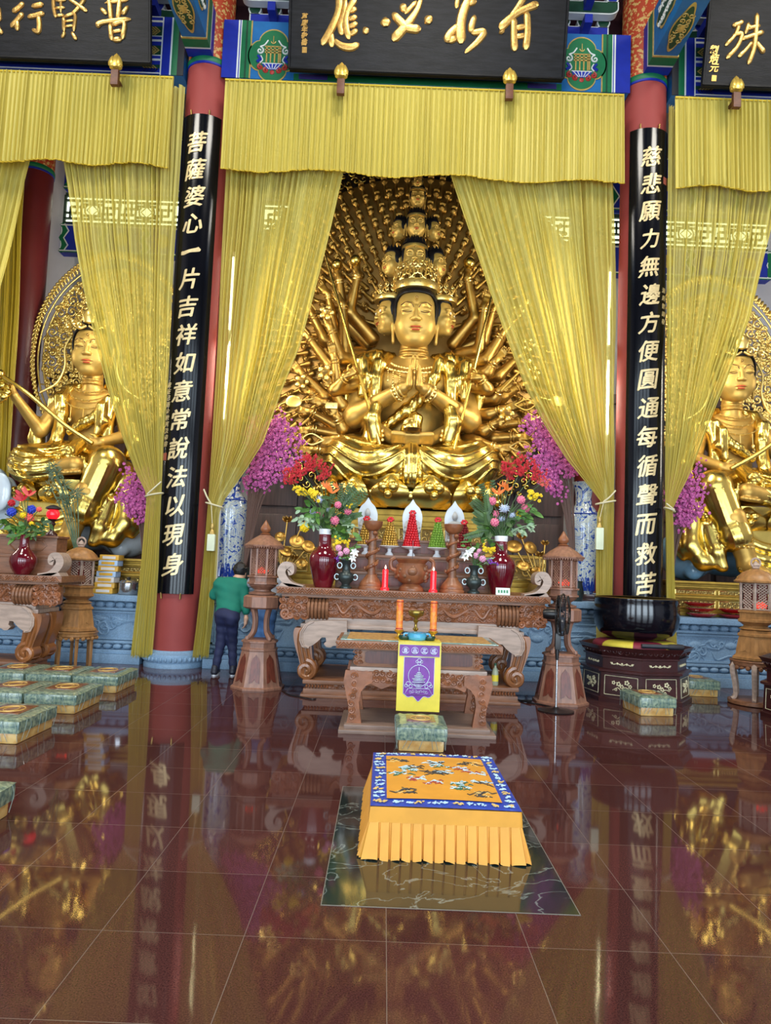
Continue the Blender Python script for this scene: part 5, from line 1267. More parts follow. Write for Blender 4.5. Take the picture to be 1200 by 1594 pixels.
    r.chain([p(0.36, -0.02, 4.2), p(0.30, -0.08, 3.95), p(0.05, -0.12, 3.78), p(-0.22, -0.08, 3.62)], [0.08, 0.11, 0.09, 0.06], 0.04)
    r.chain([p(0.30, -0.1, 4.05), p(0.34, -0.14, 3.8), p(0.28, -0.15, 3.6)], [0.10, 0.11, 0.07], 0.04)
    r.chain([p(-0.36, 0.1, 3.44), p(0, 0.0, 3.40), p(0.36, 0.1, 3.44)], 0.055, 0.03)
    r.chain([p(0.05, -0.25, 3.40), p(0.0, -0.5, 3.2), p(0.10, -0.62, 3.1)], [0.10, 0.13, 0.08], 0.05)
    for i in range(5):
        r.chain([p(-0.12 - 0.70 * t, -0.12 - 0.42 * math.sin(1.7 * t) - 0.05 * i, 3.46 - 0.05 * i - (0.16 + 0.08 * i) * math.sin(PI * (0.1 + 0.75 * t)) - 0.10 * t) for t in np.linspace(0, 1, 11)], 0.020, 0.04)
    for i in range(3): r.chain([p(0.36 + 0.13 * i, -0.78 + 0.04 * i + 0.03 * math.sin(6 * t), 3.1 - 0.75 * t) for t in np.linspace(0, 1, 8)], 0.016, 0.05)
    def fold(x, y, z):
        xx = (x - cx) * -sg; up = np.clip((z - 3.3) / 0.1, 0, 1); d = up * 0.006 * np.sin(64 * xx)
        for i in range(5):
            zc = 3.30 - 0.10 * i - 0.16 * np.sin(PI * np.clip((-xx + 0.05) / 1.1, 0, 1))
            d = d - (1 - up) * 0.020 * np.exp(-((z - zc) / 0.018) ** 2) * (xx < 0.05) * (z > 2.7)
        for i in range(3):
            xc = 0.40 + 0.13 * i + 0.30 * (z - 2.3)
            d = d - (1 - up) * 0.012 * np.exp(-((xx - xc) / 0.016) ** 2) * (xx > 0.2) * (z < 3.0)
        return d
    r.disp(fold); r.build('robe', m_robe, t, world=True)
    hd = head(t, tuple(Vector(p(0.0, 0.10, 5.03)) - L), 0.90, sg * -0.12, 0.06)
    k = MB().lathe([(0.22, 0.0), (0.25, 0.08), (0.19, 0.22), (0.12, 0.30), (0.0, 0.34)], (0, 0.10, 0.50), 18); k.build('topknot', m_hair, hd)
    k = MB().lathe([(0.0, -0.13), (0.10, -0.10), (0.13, 0.0), (0.09, 0.11), (0.0, 0.17)], (0, -0.34, 0.60), 14, sy=0.45)
    for q in (-1, 1):
        for j in range(3): k.tube(spiral((q * (0.16 + 0.13 * j), 0.46 + 0.06 * (j % 2)), 0.075, 1.2, j, q, 14, y=-0.32 + 0.07 * j), 0.020, 5)
        k.tube(crom([(0.02 * q, -0.40, 0.42), (0.14 * q, -0.40, 0.36), (0.26 * q, -0.34, 0.42), (0.36 * q, -0.20, 0.38)]), 0.020, 6)
        k.tube(crom([(0.40 * q, 0.0, 0.30), (0.50 * q, -0.02, 0.05), (0.48 * q, -0.04, -0.3), (0.62 * q, -0.02, -0.62), (0.92 * q, 0.0, -0.82)], 6), 0.022, 6)
    k.build('crown', m_lace, hd)
    n = MB()
    for i, rr in enumerate((0.26, 0.33, 0.42)):
        P = [p(rr * math.sin(a), 0.13 - (0.13 + 0.03 * i) * math.cos(a) - 0.02 * i, 4.42 - 0.05 * i - (0.10 + 0.10 * i) * math.cos(a)) for a in np.linspace(-1.3, 1.3, 15)]
        n.tube(P, 0.012, 5)
        for q in P[::2]: n.ell(q, 0.02, 6, 5)
        if i == 2:
            for q in P[4:-4:3]:
                n.tube([q, (q[0], q[1] - 0.02, q[2] - 0.22)], 0.008, 5); n.ell((q[0], q[1] - 0.02, q[2] - 0.24), (0.03, 0.03, 0.045), 8, 6)
    n.build('necklace', m_lace, t, world=True)
    an = MB()
    for z in (2.22, 2.14):
        an.tube([p(0.31 + 0.185 * math.cos(a), -0.735 + 0.185 * math.sin(a), z) for a in np.linspace(0, 2 * PI, 25)], 0.022, 6, cap=False)
    for a in np.linspace(0, 2 * PI, 18, endpoint=False): an.ell(p(0.31 + 0.195 * math.cos(a), -0.735 + 0.195 * math.sin(a), 2.09), 0.024, 6, 5)
    an.build('anklet', m_lace, t, world=True)
    # sceptre from the raised hand to the lap
    sc = MB(); A, B = Vector(p(-1.17, -0.62, 4.42)), Vector(p(0.44, -0.70, 3.34))
    sc.tube(crom([tuple(A), tuple(A.lerp(B, 0.3) + Vector((0, -0.02, 0.03))), tuple(A.lerp(B, 0.7) - Vector((0, 0, 0.03))), tuple(B)]), 0.034, 8)
    sc.ell(tuple(A), (0.085, 0.085, 0.085), 12, 8)
    for i in range(9):
        a = i * 0.7; sc.ell(tuple(A + Vector((-sg * 0.03 + 0.12 * math.cos(a), -0.02 + 0.05 * math.sin(a * 2), -0.30 + 0.12 * math.sin(a)))), (0.075, 0.06, 0.075), 8, 6)
    sc.build('ruyi_scepter', m_robe, t, world=True)
    lotus_seat(t, (X(-0.02), Y0 + 0.12, 0), 0.95, 0.74, 2.36, 2.76, 11)
    # openwork halo: leaf-shaped rim of flames round a field of scrolls
    hc = (cx, Y0 + 0.95, 5.22); rx, rz = 1.43, 1.88
    def bound(a): return rx * (1 - 0.10 * max(0, math.sin(a)) ** 3), rz
    rim = MB(); N = 110
    for i in range(N):
        a = -0.80 + (PI + 1.60) * i / (N - 1); bx, bz = bound(a); c = (hc[0] + bx * math.cos(a), hc[2] + bz * math.sin(a))
        rim.tube(crom([(c[0], hc[1], c[1]), (c[0] + 0.07 * math.cos(a) - 0.03 * math.sin(a), hc[1] - 0.02, c[1] + 0.07 * math.sin(a) + 0.03), (c[0] + 0.02 * math.cos(a), hc[1], c[1] + 0.10), (c[0] - 0.03, hc[1] - 0.01, c[1] + 0.02)], 3), 0.020, 5)
        rim.ell((c[0], hc[1], c[1]), (0.025, 0.02, 0.045), 6, 5)
    for k_ in (0.95, 0.88): rim.tube([(hc[0] + bound(a)[0] * k_ * math.cos(a), hc[1], hc[2] + bound(a)[1] * k_ * math.sin(a)) for a in np.linspace(-0.75, PI + 0.75, 60)], 0.018, 5)
    rim.build('flame_rim', m_lace, t, world=True, angle=0)
    rnd = random.Random(21); sp = MB(); placed = []
    for tries in range(22000):
        a = rnd.uniform(-0.9, PI + 0.9); k_ = math.sqrt(rnd.uniform(0.02, 0.74)); R_ = rnd.uniform(0.05, 0.12)
        c = (hc[0] + rx * k_ * math.cos(a), hc[2] + rz * k_ * math.sin(a))
        if all(math.hypot(c[0] - q[0], c[1] - q[1]) > (R_ + q[2]) * 0.86 for q in placed): placed.append((c[0], c[1], R_))
        if len(placed) > 460: break
    pass
    for tries in range(9000):
        a = rnd.uniform(-0.9, PI + 0.9); k_ = math.sqrt(rnd.uniform(0.02, 0.76)); R_ = rnd.uniform(0.03, 0.055); c = (hc[0] + rx * k_ * math.cos(a), hc[2] + rz * k_ * math.sin(a))
        if all(math.hypot(c[0] - q[0], c[1] - q[1]) > R_ * 0.5 + q[2] * 0.86 for q in placed): placed.append((c[0], c[1], R_))
    for c0, c1, R_ in placed:
        a0 = rnd.uniform(0, 6.28); d = rnd.choice((-1, 1)); y = hc[1] + rnd.uniform(-.02, .02)
        sp.tube(spiral((c0, c1), R_, 1.5, a0, d, 14, y=y), 0.021, 5)
        sp.tube(crom([(c0 + R_ * math.cos(a0), y, c1 + R_ * math.sin(a0)), (c0 + R_ * 1.3 * math.cos(a0 - d * 0.5), y, c1 + R_ * 1.3 * math.sin(a0 - d * 0.5)), (c0 + R_ * 1.7 * math.cos(a0 - d * 0.7), y, c1 + R_ * 1.7 * math.sin(a0 - d * 0.7))], 3), 0.015, 5)
        sp.ell((c0, y, c1), 0.022, 6, 5)
    sp.build('scroll_openwork', m_lace, t, world=True, angle=0)
    return t
SIDE = {}
SIDE[-1] = bodhisattva(-1, 'golden statue holding a scepter in the left bay, one leg hanging down, openwork halo')
SIDE[1] = bodhisattva(1, 'golden statue holding a scepter in the right bay, half hidden by the yellow curtain')
def mount(sg, kind):
    cx = sg * 5.6; y = 12.25
    lab = 'white elephant statue carrying the left golden statue' if kind == 'elephant' else 'pale blue lion statue carrying the right golden statue'
    t = SIDE[sg]; m = m_white if kind == 'elephant' else m_bluel
    s = Sdf((min(cx - sg * -1.9, cx - sg * 1.6) - 0.2, y - 1.0, 1.45), (max(cx + sg * 1.9, cx - sg * 1.6) + 0.2, y + 0.9, 3.4), 0.024)
    X = lambda x: cx + sg * x
    s.ell((X(0.1), y + 0.1, 2.02), (1.15, 0.52, 0.40), 0.1); s.ell((X(-0.85), y + 0.0, 1.98), (0.45, 0.46, 0.44), 0.1); s.ell((X(0.9), y, 2.1), (0.5, 0.46, 0.46), 0.1)
    for x, yy in ((-0.85, -0.28), (-0.8, 0.35), (0.85, -0.28), (0.8, 0.35)): s.chain([(X(x), y + yy, 2.0), (X(x + 0.06), y + yy, 1.85), (X(x - 0.02), y + yy - 0.04, 1.70)], [0.20, 0.17, 0.15], 0.06)
    if kind == 'elephant':
        s.ell((X(1.36), y - 0.35, 2.52), (0.36, 0.36, 0.40), 0.1); s.ell((X(1.30), y - 0.46, 2.80), (0.24, 0.22, 0.16), 0.1)
        for q in (-1, 1): s.ell((X(1.10 + 0.1 * q), y - 0.40 + q * 0.30, 2.52), (0.20, 0.06, 0.32), 0.04)
        s.chain([(X(1.60), y - 0.55, 2.5), (X(1.72), y - 0.70, 2.2), (X(1.70), y - 0.74, 1.9), (X(1.84), y - 0.78, 1.70)], [0.19, 0.15, 0.11, 0.08], 0.06)
        for q in (-1, 1): s.chain([(X(1.52), y - 0.55 + q * 0.16, 2.3), (X(1.72), y - 0.78 + q * 0.14, 2.16), (X(1.88), y - 0.88 + q * 0.12, 2.26)], [0.05, 0.045, 0.02], 0.02)
    else:
        s.ell((X(1.36), y - 0.35, 2.50), (0.34, 0.36, 0.36), 0.08); s.ell((X(1.50), y - 0.62, 2.40), (0.2, 0.2, 0.16), 0.06)
        for i in range(26):
            a = i * 2.4; rr = 0.30; s.ell((X(1.2 + 0.12 * math.sin(i)), y - 0.30 + rr * math.cos(a), 2.52 + rr * math.sin(a)), (0.10, 0.10, 0.10), 0.02)
        for q in (-1, 1): s.ell((X(1.36), y - 0.35 + q * 0.26, 2.82), (0.09, 0.06, 0.10), 0.03)
    mo = s.build(kind + '_mount', m, t, world=True); mo['label'] = 'white elephant carrying the statue' if kind == 'elephant' else 'pale blue lion carrying the statue'
    e = MB()
    for q in (-1, 1): e.ell((X(1.58) - t.location.x, y - 0.64 + q * 0.12 - t.location.y, 2.62 - t.location.z), 0.035, 8, 6)
    e.build('mount_eyes', P_DARK, mo)
mount(-1, 'elephant'); mount(1, 'lion')
pedestal(-5.42, 1.45, 11.15, 12.85, 1.002, 1.535, 'gilded low pedestal with carved panels beneath the left golden statue', 5)
pedestal(5.50, 1.50, 11.15, 12.85, 1.002, 1.535, 'gilded low pedestal with carved panels beneath the right golden statue', 6)

# ------------------------------------------------------------------ stone platform behind the columns
def platform():
    t = thing('stone_platform', 'long grey stone platform, tinted as by blue daylight, with carved relief panels carrying the statues', 'platform', (0, 12.2, 0))
    rnd = random.Random(4)
    for x0, x1, y0, zt in ((-10.5, -3.88, 10.74, 1.0), (-3.88, -2.94, 11.36, 1.0), (-2.94, 2.94, 10.64, 1.17), (2.94, 3.88, 11.36, 1.0), (3.88, 10.5, 10.74, 1.0)):
        o = MB(); yb = 13.75
        o.box(x0, x1, y0 + 0.06, yb, 0.0, zt - 0.06)
        o.box(x0, x1, y0 - 0.08, y0 + 0.1, 0, 0.14, b=0.01); o.box(x0, x1, y0 - 0.04, y0 + 0.1, 0.14, 0.20, b=0.01)
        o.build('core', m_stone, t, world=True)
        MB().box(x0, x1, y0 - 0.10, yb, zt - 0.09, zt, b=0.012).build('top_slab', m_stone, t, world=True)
        pt = MB(); n = int((x1 - x0) / 0.145)
        for i in range(n):
            x = x0 + (i + 0.5) * (x1 - x0) / n
            for z, rz in ((zt - 0.15, 0.055), (0.245, 0.045)): pt.ell((x, y0 + 0.02, z), (0.075, 0.06, rz), 8, 6)
        pt.box(x0, x1, y0 - 0.02, y0 + 0.1, zt - 0.23, zt - 0.19, b=0.01); pt.box(x0, x1, y0 - 0.02, y0 + 0.1, 0.29, 0.33, b=0.01)
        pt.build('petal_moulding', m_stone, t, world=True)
        n = max(1, round((x1 - x0) / 1.35)); w = (x1 - x0) / n
        for i in range(n):
            a = x0 + i * w; pn = MB().box(a + 0.10, a + w - 0.10, y0 + 0.035, y0 + 0.07, 0.36, zt - 0.26)
            fr = ((a + 0.07, a + 0.12, 0.34, zt - 0.24), (a + w - 0.12, a + w - 0.07, 0.34, zt - 0.24), (a + 0.07, a + w - 0.07, 0.34, 0.375), (a + 0.07, a + w - 0.07, zt - 0.275, zt - 0.24))
            for f in fr: pn.box(f[0], f[1], y0 + 0.005, y0 + 0.07, f[2], f[3], b=0.006)
            for j in range(16):
                u = a + 0.2 + (w - 0.4) * rnd.random(); v = 0.42 + (zt - 0.26 - 0.48) * rnd.random(); 
                if j % 2: pn.tube(spiral((u, v), rnd.uniform(0.05, 0.11), 1.3, rnd.uniform(0, 6), rnd.choice((-1, 1)), 12, y=y0 + 0.033), 0.019, 5)
                else:
                    q = rnd.uniform(-1, 1); L = rnd.uniform(0.15, 0.3)
                    pn.tube(crom([(u - L * 0.7, y0 + 0.034, v - 0.1 * q), (u - 0.1, y0 + 0.03, v + 0.05 * q), (u + 0.1, y0 + 0.034, v - 0.03 * q), (u + L * 0.7, y0 + 0.034, v + 0.12 * q)], 4), [0.006 + 0.012 * math.sin(PI * z_ / 12) for z_ in range(13)], 5)
            for j in range(3): pn.ell((a + w * (0.3 + 0.2 * j), y0 + 0.036, 0.6 + 0.05 * (j % 2)), (0.10, 0.022, 0.055), 10, 6)
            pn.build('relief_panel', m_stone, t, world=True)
platform()

# ================================================================== wooden furniture
m_wood = mat('carved_brown_wood', srgb(130, 86, 58), 0.42, vary=0.22, vscale=5, stretch=(1, 6, 6), bump=0.06, bscale=30)
m_woodr = mat('carved_red_wood', srgb(138, 84, 52), 0.36, vary=0.25, vscale=9, bump=0.10, bscale=40)
m_woodl = mat('pale_weathered_wood', srgb(170, 146, 130), 0.45, vary=0.16, vscale=5, stretch=(1, 6, 6))
m_legw = mat('golden_brown_leg_wood', srgb(136, 84, 44), 0.3, vary=0.2, vscale=5, coat=0.2)
m_woodm = mat('mid_brown_wood', srgb(142, 100, 80), 0.42, vary=0.2, vscale=5, stretch=(6, 6, 1))
m_woodd = mat('dark_rosewood', srgb(58, 26, 26), 0.28, vary=0.2, vscale=6, coat=0.2)
m_woodp = mat('inlaid_panel_wood', srgb(104, 50, 36), 0.38, vary=0.28, vscale=6, stretch=(8, 8, 0.8))
m_woodg = mat('honey_wood', srgb(158, 112, 66), 0.38, vary=0.18, vscale=6, stretch=(4, 4, 1))
m_black = mat('black_plastic', srgb(18, 18, 20), 0.35)
m_steel = mat('bright_steel', srgb(190, 192, 196), 0.22, 0.9)
m_glowred = mat('red_lamp_glow', srgb(230, 40, 34), 0.4, emit=srgb(255, 60, 40), estr=1.6)

def fretband(mb, x0, x1, y, z0, z1, mi=0):
    """key-fret relief along a table edge"""
    H = z1 - z0; n = max(1, int((x1 - x0) / (H * 1.5))); w = (x1 - x0) / n; t = H * 0.11
    for i in range(n):
        a = x0 + i * w
        mb.tube([(a, y, z0 + 0.15 * H), (a + 0.5 * w, y, z1 - 0.15 * H), (a + w, y, z0 + 0.15 * H)], t, 4)
        mb.tube([(a + 0.25 * w, y, z0 + 0.15 * H), (a + 0.5 * w, y, z0 + 0.5 * H), (a + 0.75 * w, y, z0 + 0.15 * H)], t, 4)
        mb.tube([(a - 0.22 * w, y, z1 - 0.12 * H), (a, y, z1 - 0.5 * H), (a + 0.22 * w, y, z1 - 0.12 * H)], t, 4)
def scrolls(mb, x0, x1, z0, z1, y, r, seed, t=0.012, mask=None):
    rnd = random.Random(seed); nx = max(1, int((x1 - x0) / (r * 1.55))); nz = max(1, int((z1 - z0) / (r * 1.5)))
    for i in range(nx):
        for j in range(nz):
            c = (x0 + (i + 0.5 + rnd.uniform(-.12, .12)) * (x1 - x0) / nx, z0 + (j + 0.5 + rnd.uniform(-.1, .1)) * (z1 - z0) / nz)
            if mask and not mask(*c): continue
            mb.tube(spiral(c, r * rnd.uniform(0.8, 1.05), 1.4, rnd.uniform(0, 6.28), rnd.choice((-1, 1)), 14, y=y), t, 5)
            mb.ell((c[0], y, c[1]), t * 1.3, 6, 5)
def dragon(mb, x0, x1, z, y, amp, sg, t):
    """a serpentine dragon in relief: wavy tapering body, claws, head with horns"""
    N = 40; P = []; R = []
    for i in range(N + 1):
        u = i / N; P.append((x0 + (x1 - x0) * u, y - 0.012 * math.sin(u * 14), z + amp * math.sin(u * 20 + 0.6 + 1.3 * math.sin(u * 7)) * (1 - 0.3 * u))); R.append(t * (0.45 + 0.75 * math.sin(PI * min(1, u * 0.85 + 0.12))))
    mb.tube(P, R, 7)
    for k in range(4):
        p = P[5 + k * 9]; s = 1 if k % 2 else -1
        mb.tube(crom([p, (p[0] + sg * 0.05, y, p[2] - s * 0.06), (p[0] + sg * 0.10, y, p[2] - s * 0.075)]), t * 0.45, 5)
        for q in (-1, 0, 1): mb.tube([(p[0] + sg * 0.10, y, p[2] - s * 0.075), (p[0] + sg * 0.135, y, p[2] - s * (0.085 + 0.02 * q))], t * 0.22, 4)
    h = P[-1]; mb.ell((h[0] + sg * 0.03, y - 0.01, h[2]), (0.055, 0.03, 0.035), 8, 6); mb.ell((h[0] + sg * 0.08, y - 0.01, h[2] - 0.012), (0.035, 0.025, 0.022), 8, 6)
    for q in (0.02, 0.05): mb.tube(crom([(h[0], y - 0.02, h[2] + q * 0.5), (h[0] - sg * 0.05, y - 0.02, h[2] + 0.03 + q), (h[0] - sg * 0.10, y - 0.02, h[2] + 0.02 + q)]), t * 0.25, 4)
def cabriole(x, sg, z0, z1, w, out, y0, y1, mb, foot=0.12):
    """bowed leg with a scroll foot, outline in XZ"""
    H = z1 - z0
    C = crom([(0.02, 1.0), (out * 0.9, 0.90), (out * 1.05, 0.70), (out * 0.55, 0.42), (out * 0.05, 0.20), (out * 0.25, 0.06)], 6)
    D = [w * 1.5, w * 1.25, w, w * 0.8, w * 0.8, w * 0.9]; n = len(C); o = []; i_ = []
    for k, c in enumerate(C):
        ww = np.interp(k / (n - 1), np.linspace(0, 1, 6), D) / 2; o.append((x + sg * (c[0] + ww), z0 + c[1] * H)); i_.append((x + sg * (c[0] - ww), z0 + c[1] * H))
    ol = o + i_[::-1]
    n2 = len(o); vs = [(p[0], y0, p[1]) for p in o] + [(p[0], y0, p[1]) for p in i_] + [(p[0], y1, p[1]) for p in o] + [(p[0], y1, p[1]) for p in i_]; fs = []
    for k in range(n2 - 1):
        fs += [(k, k + 1, n2 + k + 1, n2 + k), (2 * n2 + k, 3 * n2 + k, 3 * n2 + k + 1, 2 * n2 + k + 1), (k, 2 * n2 + k, 2 * n2 + k + 1, k + 1), (n2 + k, n2 + k + 1, 3 * n2 + k + 1, 3 * n2 + k)]
    fs += [(0, n2, 3 * n2, 2 * n2), (n2 - 1, 3 * n2 - 1, 4 * n2 - 1, 2 * n2 - 1)]
    mb.add(vs, fs, smooth=True)
    for yy in (y0 - 0.01,):
        for q in (-0.3, 0.0, 0.3): mb.tube([(x + sg * (c[0] + q * w * 0.8), yy + 0.006, z0 + c[1] * H) for c in C], w * 0.10, 5)
    fc = (x + sg * (out * 0.35), z0 + foot * 0.55)
    for yy in (y0 + 0.005, y1 - 0.005): mb.tube(spiral(fc, foot * 0.62, 1.5, PI / 2, sg, 22, y=yy, grow=0.85), foot * 0.20, 7)
    mb.prism([(fc[0] + foot * 0.55 * math.cos(a), fc[1] + foot * 0.52 * math.sin(a)) for a in np.linspace(0, 2 * PI, 17)[:-1]], y0 + 0.005, y1 - 0.005, smooth=True)
def altar_table(cx, hw, y0, y1, label, ends=True, whole=True):
    t = thing('altar_table', label, 'table', (cx, (y0 + y1) / 2, 0))
    B = lambda o, n, m_, **k: o.build(n, m_, t, world=True, **k)
    x0, x1 = cx - hw, cx + hw
    o = MB().box(x0, x1, y0, y1, 1.20, 1.285, b=0.012); o.box(x0 + 0.06, x1 - 0.06, y0 + 0.04, y1, 1.165, 1.20, b=0.005); B(o, 'table_top', m_wood)
    o = MB(); fretband(o, x0 + 0.02, x1 - 0.02, y0 - 0.002, 1.205, 1.28); B(o, 'fret_band', m_woodr)
    for sg in ((-1, 1) if whole else (1,)):
        xe = cx + sg * hw
        P = crom([(xe - sg * 0.44, 1.29), (xe - sg * 0.25, 1.31), (xe - sg * 0.12, 1.37), (xe - sg * 0.05, 1.47), (xe - sg * 0.10, 1.555), (xe - sg * 0.20, 1.55), (xe - sg * 0.215, 1.48), (xe - sg * 0.165, 1.465)], 6)
        P = [(xe - sg * 0.03 - (xe - sg * 0.03 - p[0]) * 0.70, 1.285 + (p[1] - 1.285) * 0.92) for p in P]
        W_ = [0.018, 0.03, 0.045, 0.05, 0.048, 0.042, 0.036, 0.03]
        o = MB(); n = len(P); wv = [np.interp(k / (n - 1), np.linspace(0, 1, 8), W_) for k in range(n)]
        vs = []; fs = []
        for k, p in enumerate(P):
            a, b_ = P[max(k - 1, 0)], P[min(k + 1, n - 1)]; tx, tz = b_[0] - a[0], b_[1] - a[1]; L = math.hypot(tx, tz); nx, nz = -tz / L * wv[k], tx / L * wv[k]
            vs += [(p[0] + nx, y0 + 0.01, p[1] + nz), (p[0] - nx, y0 + 0.01, p[1] - nz), (p[0] - nx, y0 + 0.25, p[1] - nz), (p[0] + nx, y0 + 0.25, p[1] + nz)]
        for k in range(n - 1):
            for j in range(4): fs.append((4 * k + j, 4 * k + (j + 1) % 4, 4 * k + 4 + (j + 1) % 4, 4 * k + 4 + j))
        fs += [(0, 1, 2, 3), (4 * n - 4, 4 * n - 1, 4 * n - 2, 4 * n - 3)]; o.add(vs, fs); 
        o.prism([(xe - sg * 0.33, 1.286), (xe - sg * 0.02, 1.286), (xe - sg * 0.05, 1.33), (xe - sg * 0.17, 1.32), (xe - sg * 0.29, 1.297)], y0 + 0.01, y0 + 0.25)
        B(o, 'scroll_end', m_woodl)
        # ribbed barrel, carved shoulder beyond it
        xb = cx + sg * (hw - 0.50)
        o = MB()
        for k in range(6): o.lathe([(0.115, -0.026), (0.135, -0.018), (0.142, 0), (0.135, 0.018), (0.115, 0.026)], (0, 0, 0), 24)
        o = MB()
        for k in range(6):
            xx = xb + (k - 2.5) * 0.044; R = Matrix.Translation((xx, y0 + 0.13, 1.03)) @ Matrix.Rotation(PI / 2, 4, 'Y')
            q = MB().lathe([(0.11, -0.022), (0.128, -0.016), (0.136, 0), (0.128, 0.016), (0.11, 0.022)], (0, 0, 0), 24); o.join(q, R)
        B(o, 'ribbed_barrel', m_wood)
        o = MB(); xa, xc = sorted((cx + sg * (hw - 0.36), cx + sg * (hw - 0.06)))
        o.box(xa, xc, y0 + 0.06, y0 + 0.25, 0.91, 1.16, b=0.07); scrolls(o, xa - 0.02, xc + 0.03, 0.90, 1.17, y0 + 0.045, 0.05, 3 + sg, 0.015); scrolls(o, xa, xc, 0.91, 1.16, y0 + 0.05, 0.034, 13 + sg, 0.012); o.tube(spiral((cx + sg * (hw - 0.12), 0.97), 0.08, 1.4, 0, sg, y=y0 + 0.05), 0.02, 6)
        B(o, 'carved_shoulder', m_woodr)
    xa, xb = cx - hw + 0.62, cx + hw - 0.62
    o = MB().box(xa, xb, y0 + 0.09, y0 + 0.2, 0.93, 1.165, b=0.01)
    dragon(o, xa + 0.06, cx - 0.12, 1.05, y0 + 0.08, 0.06, 1, 0.022); dragon(o, xb - 0.06, cx + 0.12, 1.05, y0 + 0.08, 0.06, -1, 0.022)
    scrolls(o, xa, xb, 0.945, 1.155, y0 + 0.084, 0.045, 9, 0.014); scrolls(o, xa, xb, 0.95, 1.15, y0 + 0.080, 0.034, 19, 0.010); o.ell((cx, y0 + 0.08, 1.05), (0.06, 0.04, 0.06), 12, 8)
    B(o, 'dragon_apron', m_woodr)
    o = MB().box(cx - hw + 0.35, cx + hw - 0.35, y0 + 0.10, y1 - 0.1, 0.84, 0.93, b=0.01); o.box(cx - hw + 0.30, cx + hw - 0.30, y0 + 0.07, y1 - 0.08, 0.80, 0.85, b=0.01); B(o, 'waist_rail', m_woodl)
    for sg in ((-1, 1) if whole else (1,)):
        for (ya, yb) in ((y0 + 0.02, y0 + 0.24), (y1 - 0.30, y1 - 0.10)):
            o = MB(); cabriole(cx + sg * (hw - 0.42), sg, 0.20, 0.80, 0.21, 0.07, ya, yb, o, 0.19); B(o, 'leg', m_legw)
            if ya < y0 + 0.1:
                o = MB(); xx = cx + sg * (hw - 0.42)
                PX = ((540, 966), (500, 966), (486, 967), (475, 973), (468, 984), (467, 996), (471, 1006), (478, 1008), (487, 1004), (495, 998), (501, 992), (507, 992), (508, 998), (504, 1002), (508, 1007), (514, 1008), (519, 1005), (525, 1005), (528, 999), (524, 995), (526, 990), (533, 988), (540, 990))
                o.prism([(xx + sg * (-1.23 - at(u, v, 8.73)[0]), at(u, v, 8.73)[2]) for u, v in PX], ya - 0.03, ya + 0.10)
                for d_ in (0.0, 0.022): o.tube([(xx + sg * (-1.23 - at(u, v, 8.73)[0] - d_), ya - 0.03, at(u, v, 8.73)[2]) for u, v in PX[2:8]], 0.012, 6)
                B(o, 'scalloped_bracket', m_woodl)
    xa, xb = cx - hw + 0.38, cx + hw - 0.38
    o = MB().box(xa, xb, y0 - 0.06, y1 - 0.05, 0.03, 0.10, b=0.008); o.box(xa - 0.03, xb + 0.03, y0 - 0.08, y1 - 0.05, 0.0, 0.035, b=0.006); o.box(xa + 0.03, xb - 0.03, y0 - 0.03, y1 - 0.08, 0.10, 0.155); o.box(xa - 0.01, xb + 0.01, y0 - 0.065, y1 - 0.06, 0.155, 0.20, b=0.008); B(o, 'plinth', m_wood)
    o = MB(); scrolls(o, xa + 0.2, xb - 0.2, 0.105, 0.15, y0 - 0.034, 0.028, 12, 0.008)
    for k in range(8): 
        for sg in (-1, 1): o.ell((cx + sg * (hw - 0.42 - 0.035 * k), y0 - 0.04, 0.128), (0.016, 0.02, 0.024), 8, 6)
    B(o, 'plinth_carving', m_woodr)
    return t
altar_table(0.0, 1.65, 8.72, 10.15, 'large carved wooden altar table with scroll ends in front of the middle statue')
altar_table(-6.08, 1.63, 9.2, 9.95, 'carved wooden altar table with a scroll end at the left edge of the picture', whole=False)
# stepped shelves on the middle table
t = thing('altar_steps', 'stepped wooden shelf on the large altar table holding small white figures and offerings', 'shelf', (0, 9.7, 1.285))
for i, (za, zb, ya) in enumerate(((1.287, 1.50, 9.15), (1.50, 1.72, 9.42), (1.72, 1.94, 9.70))):
    o = MB().box(-0.98, 0.98, ya, 10.1, za, zb - 0.03, b=0.006); o.box(-1.0, 1.0, ya - 0.03, 10.1, zb - 0.035, zb, b=0.008)
    o.build('step', m_wood, t, world=True)
    o = MB()
    for k in range(4): o.box(-0.94 + k * 0.475, -0.51 + k * 0.475, ya - 0.012, ya + 0.002, za + 0.04, zb - 0.06, b=0.005)
    o.build('step_panel', m_woodp, t, world=True)
t = thing('altar_steps', 'stepped dark wooden cabinet on the altar table at the left edge', 'shelf', (-6.2, 9.9, 1.285))
for i, (x1, za, zb, ya) in enumerate(((-4.62, 1.287, 1.50, 9.48), (-4.66, 1.50, 1.545, 9.51), (-4.70, 1.545, 1.80, 9.545))):
    o = MB().box(-7.6, x1, ya, 9.86, za, zb, b=0.008)
    if i == 2:
        o.box(-7.6, x1 + 0.03, ya - 0.03, 9.86, zb - 0.03, zb, b=0.006)
        o.tube([(-5.25, ya - 0.004, 1.60), (-5.32, ya - 0.004, 1.67), (-5.25, ya - 0.004, 1.74), (-4.9, ya - 0.004, 1.74), (-4.83, ya - 0.004, 1.67), (-4.9, ya - 0.004, 1.60), (-5.25, ya - 0.004, 1.60)], 0.010, 5)
    o.build('step', m_wood, t, world=True)

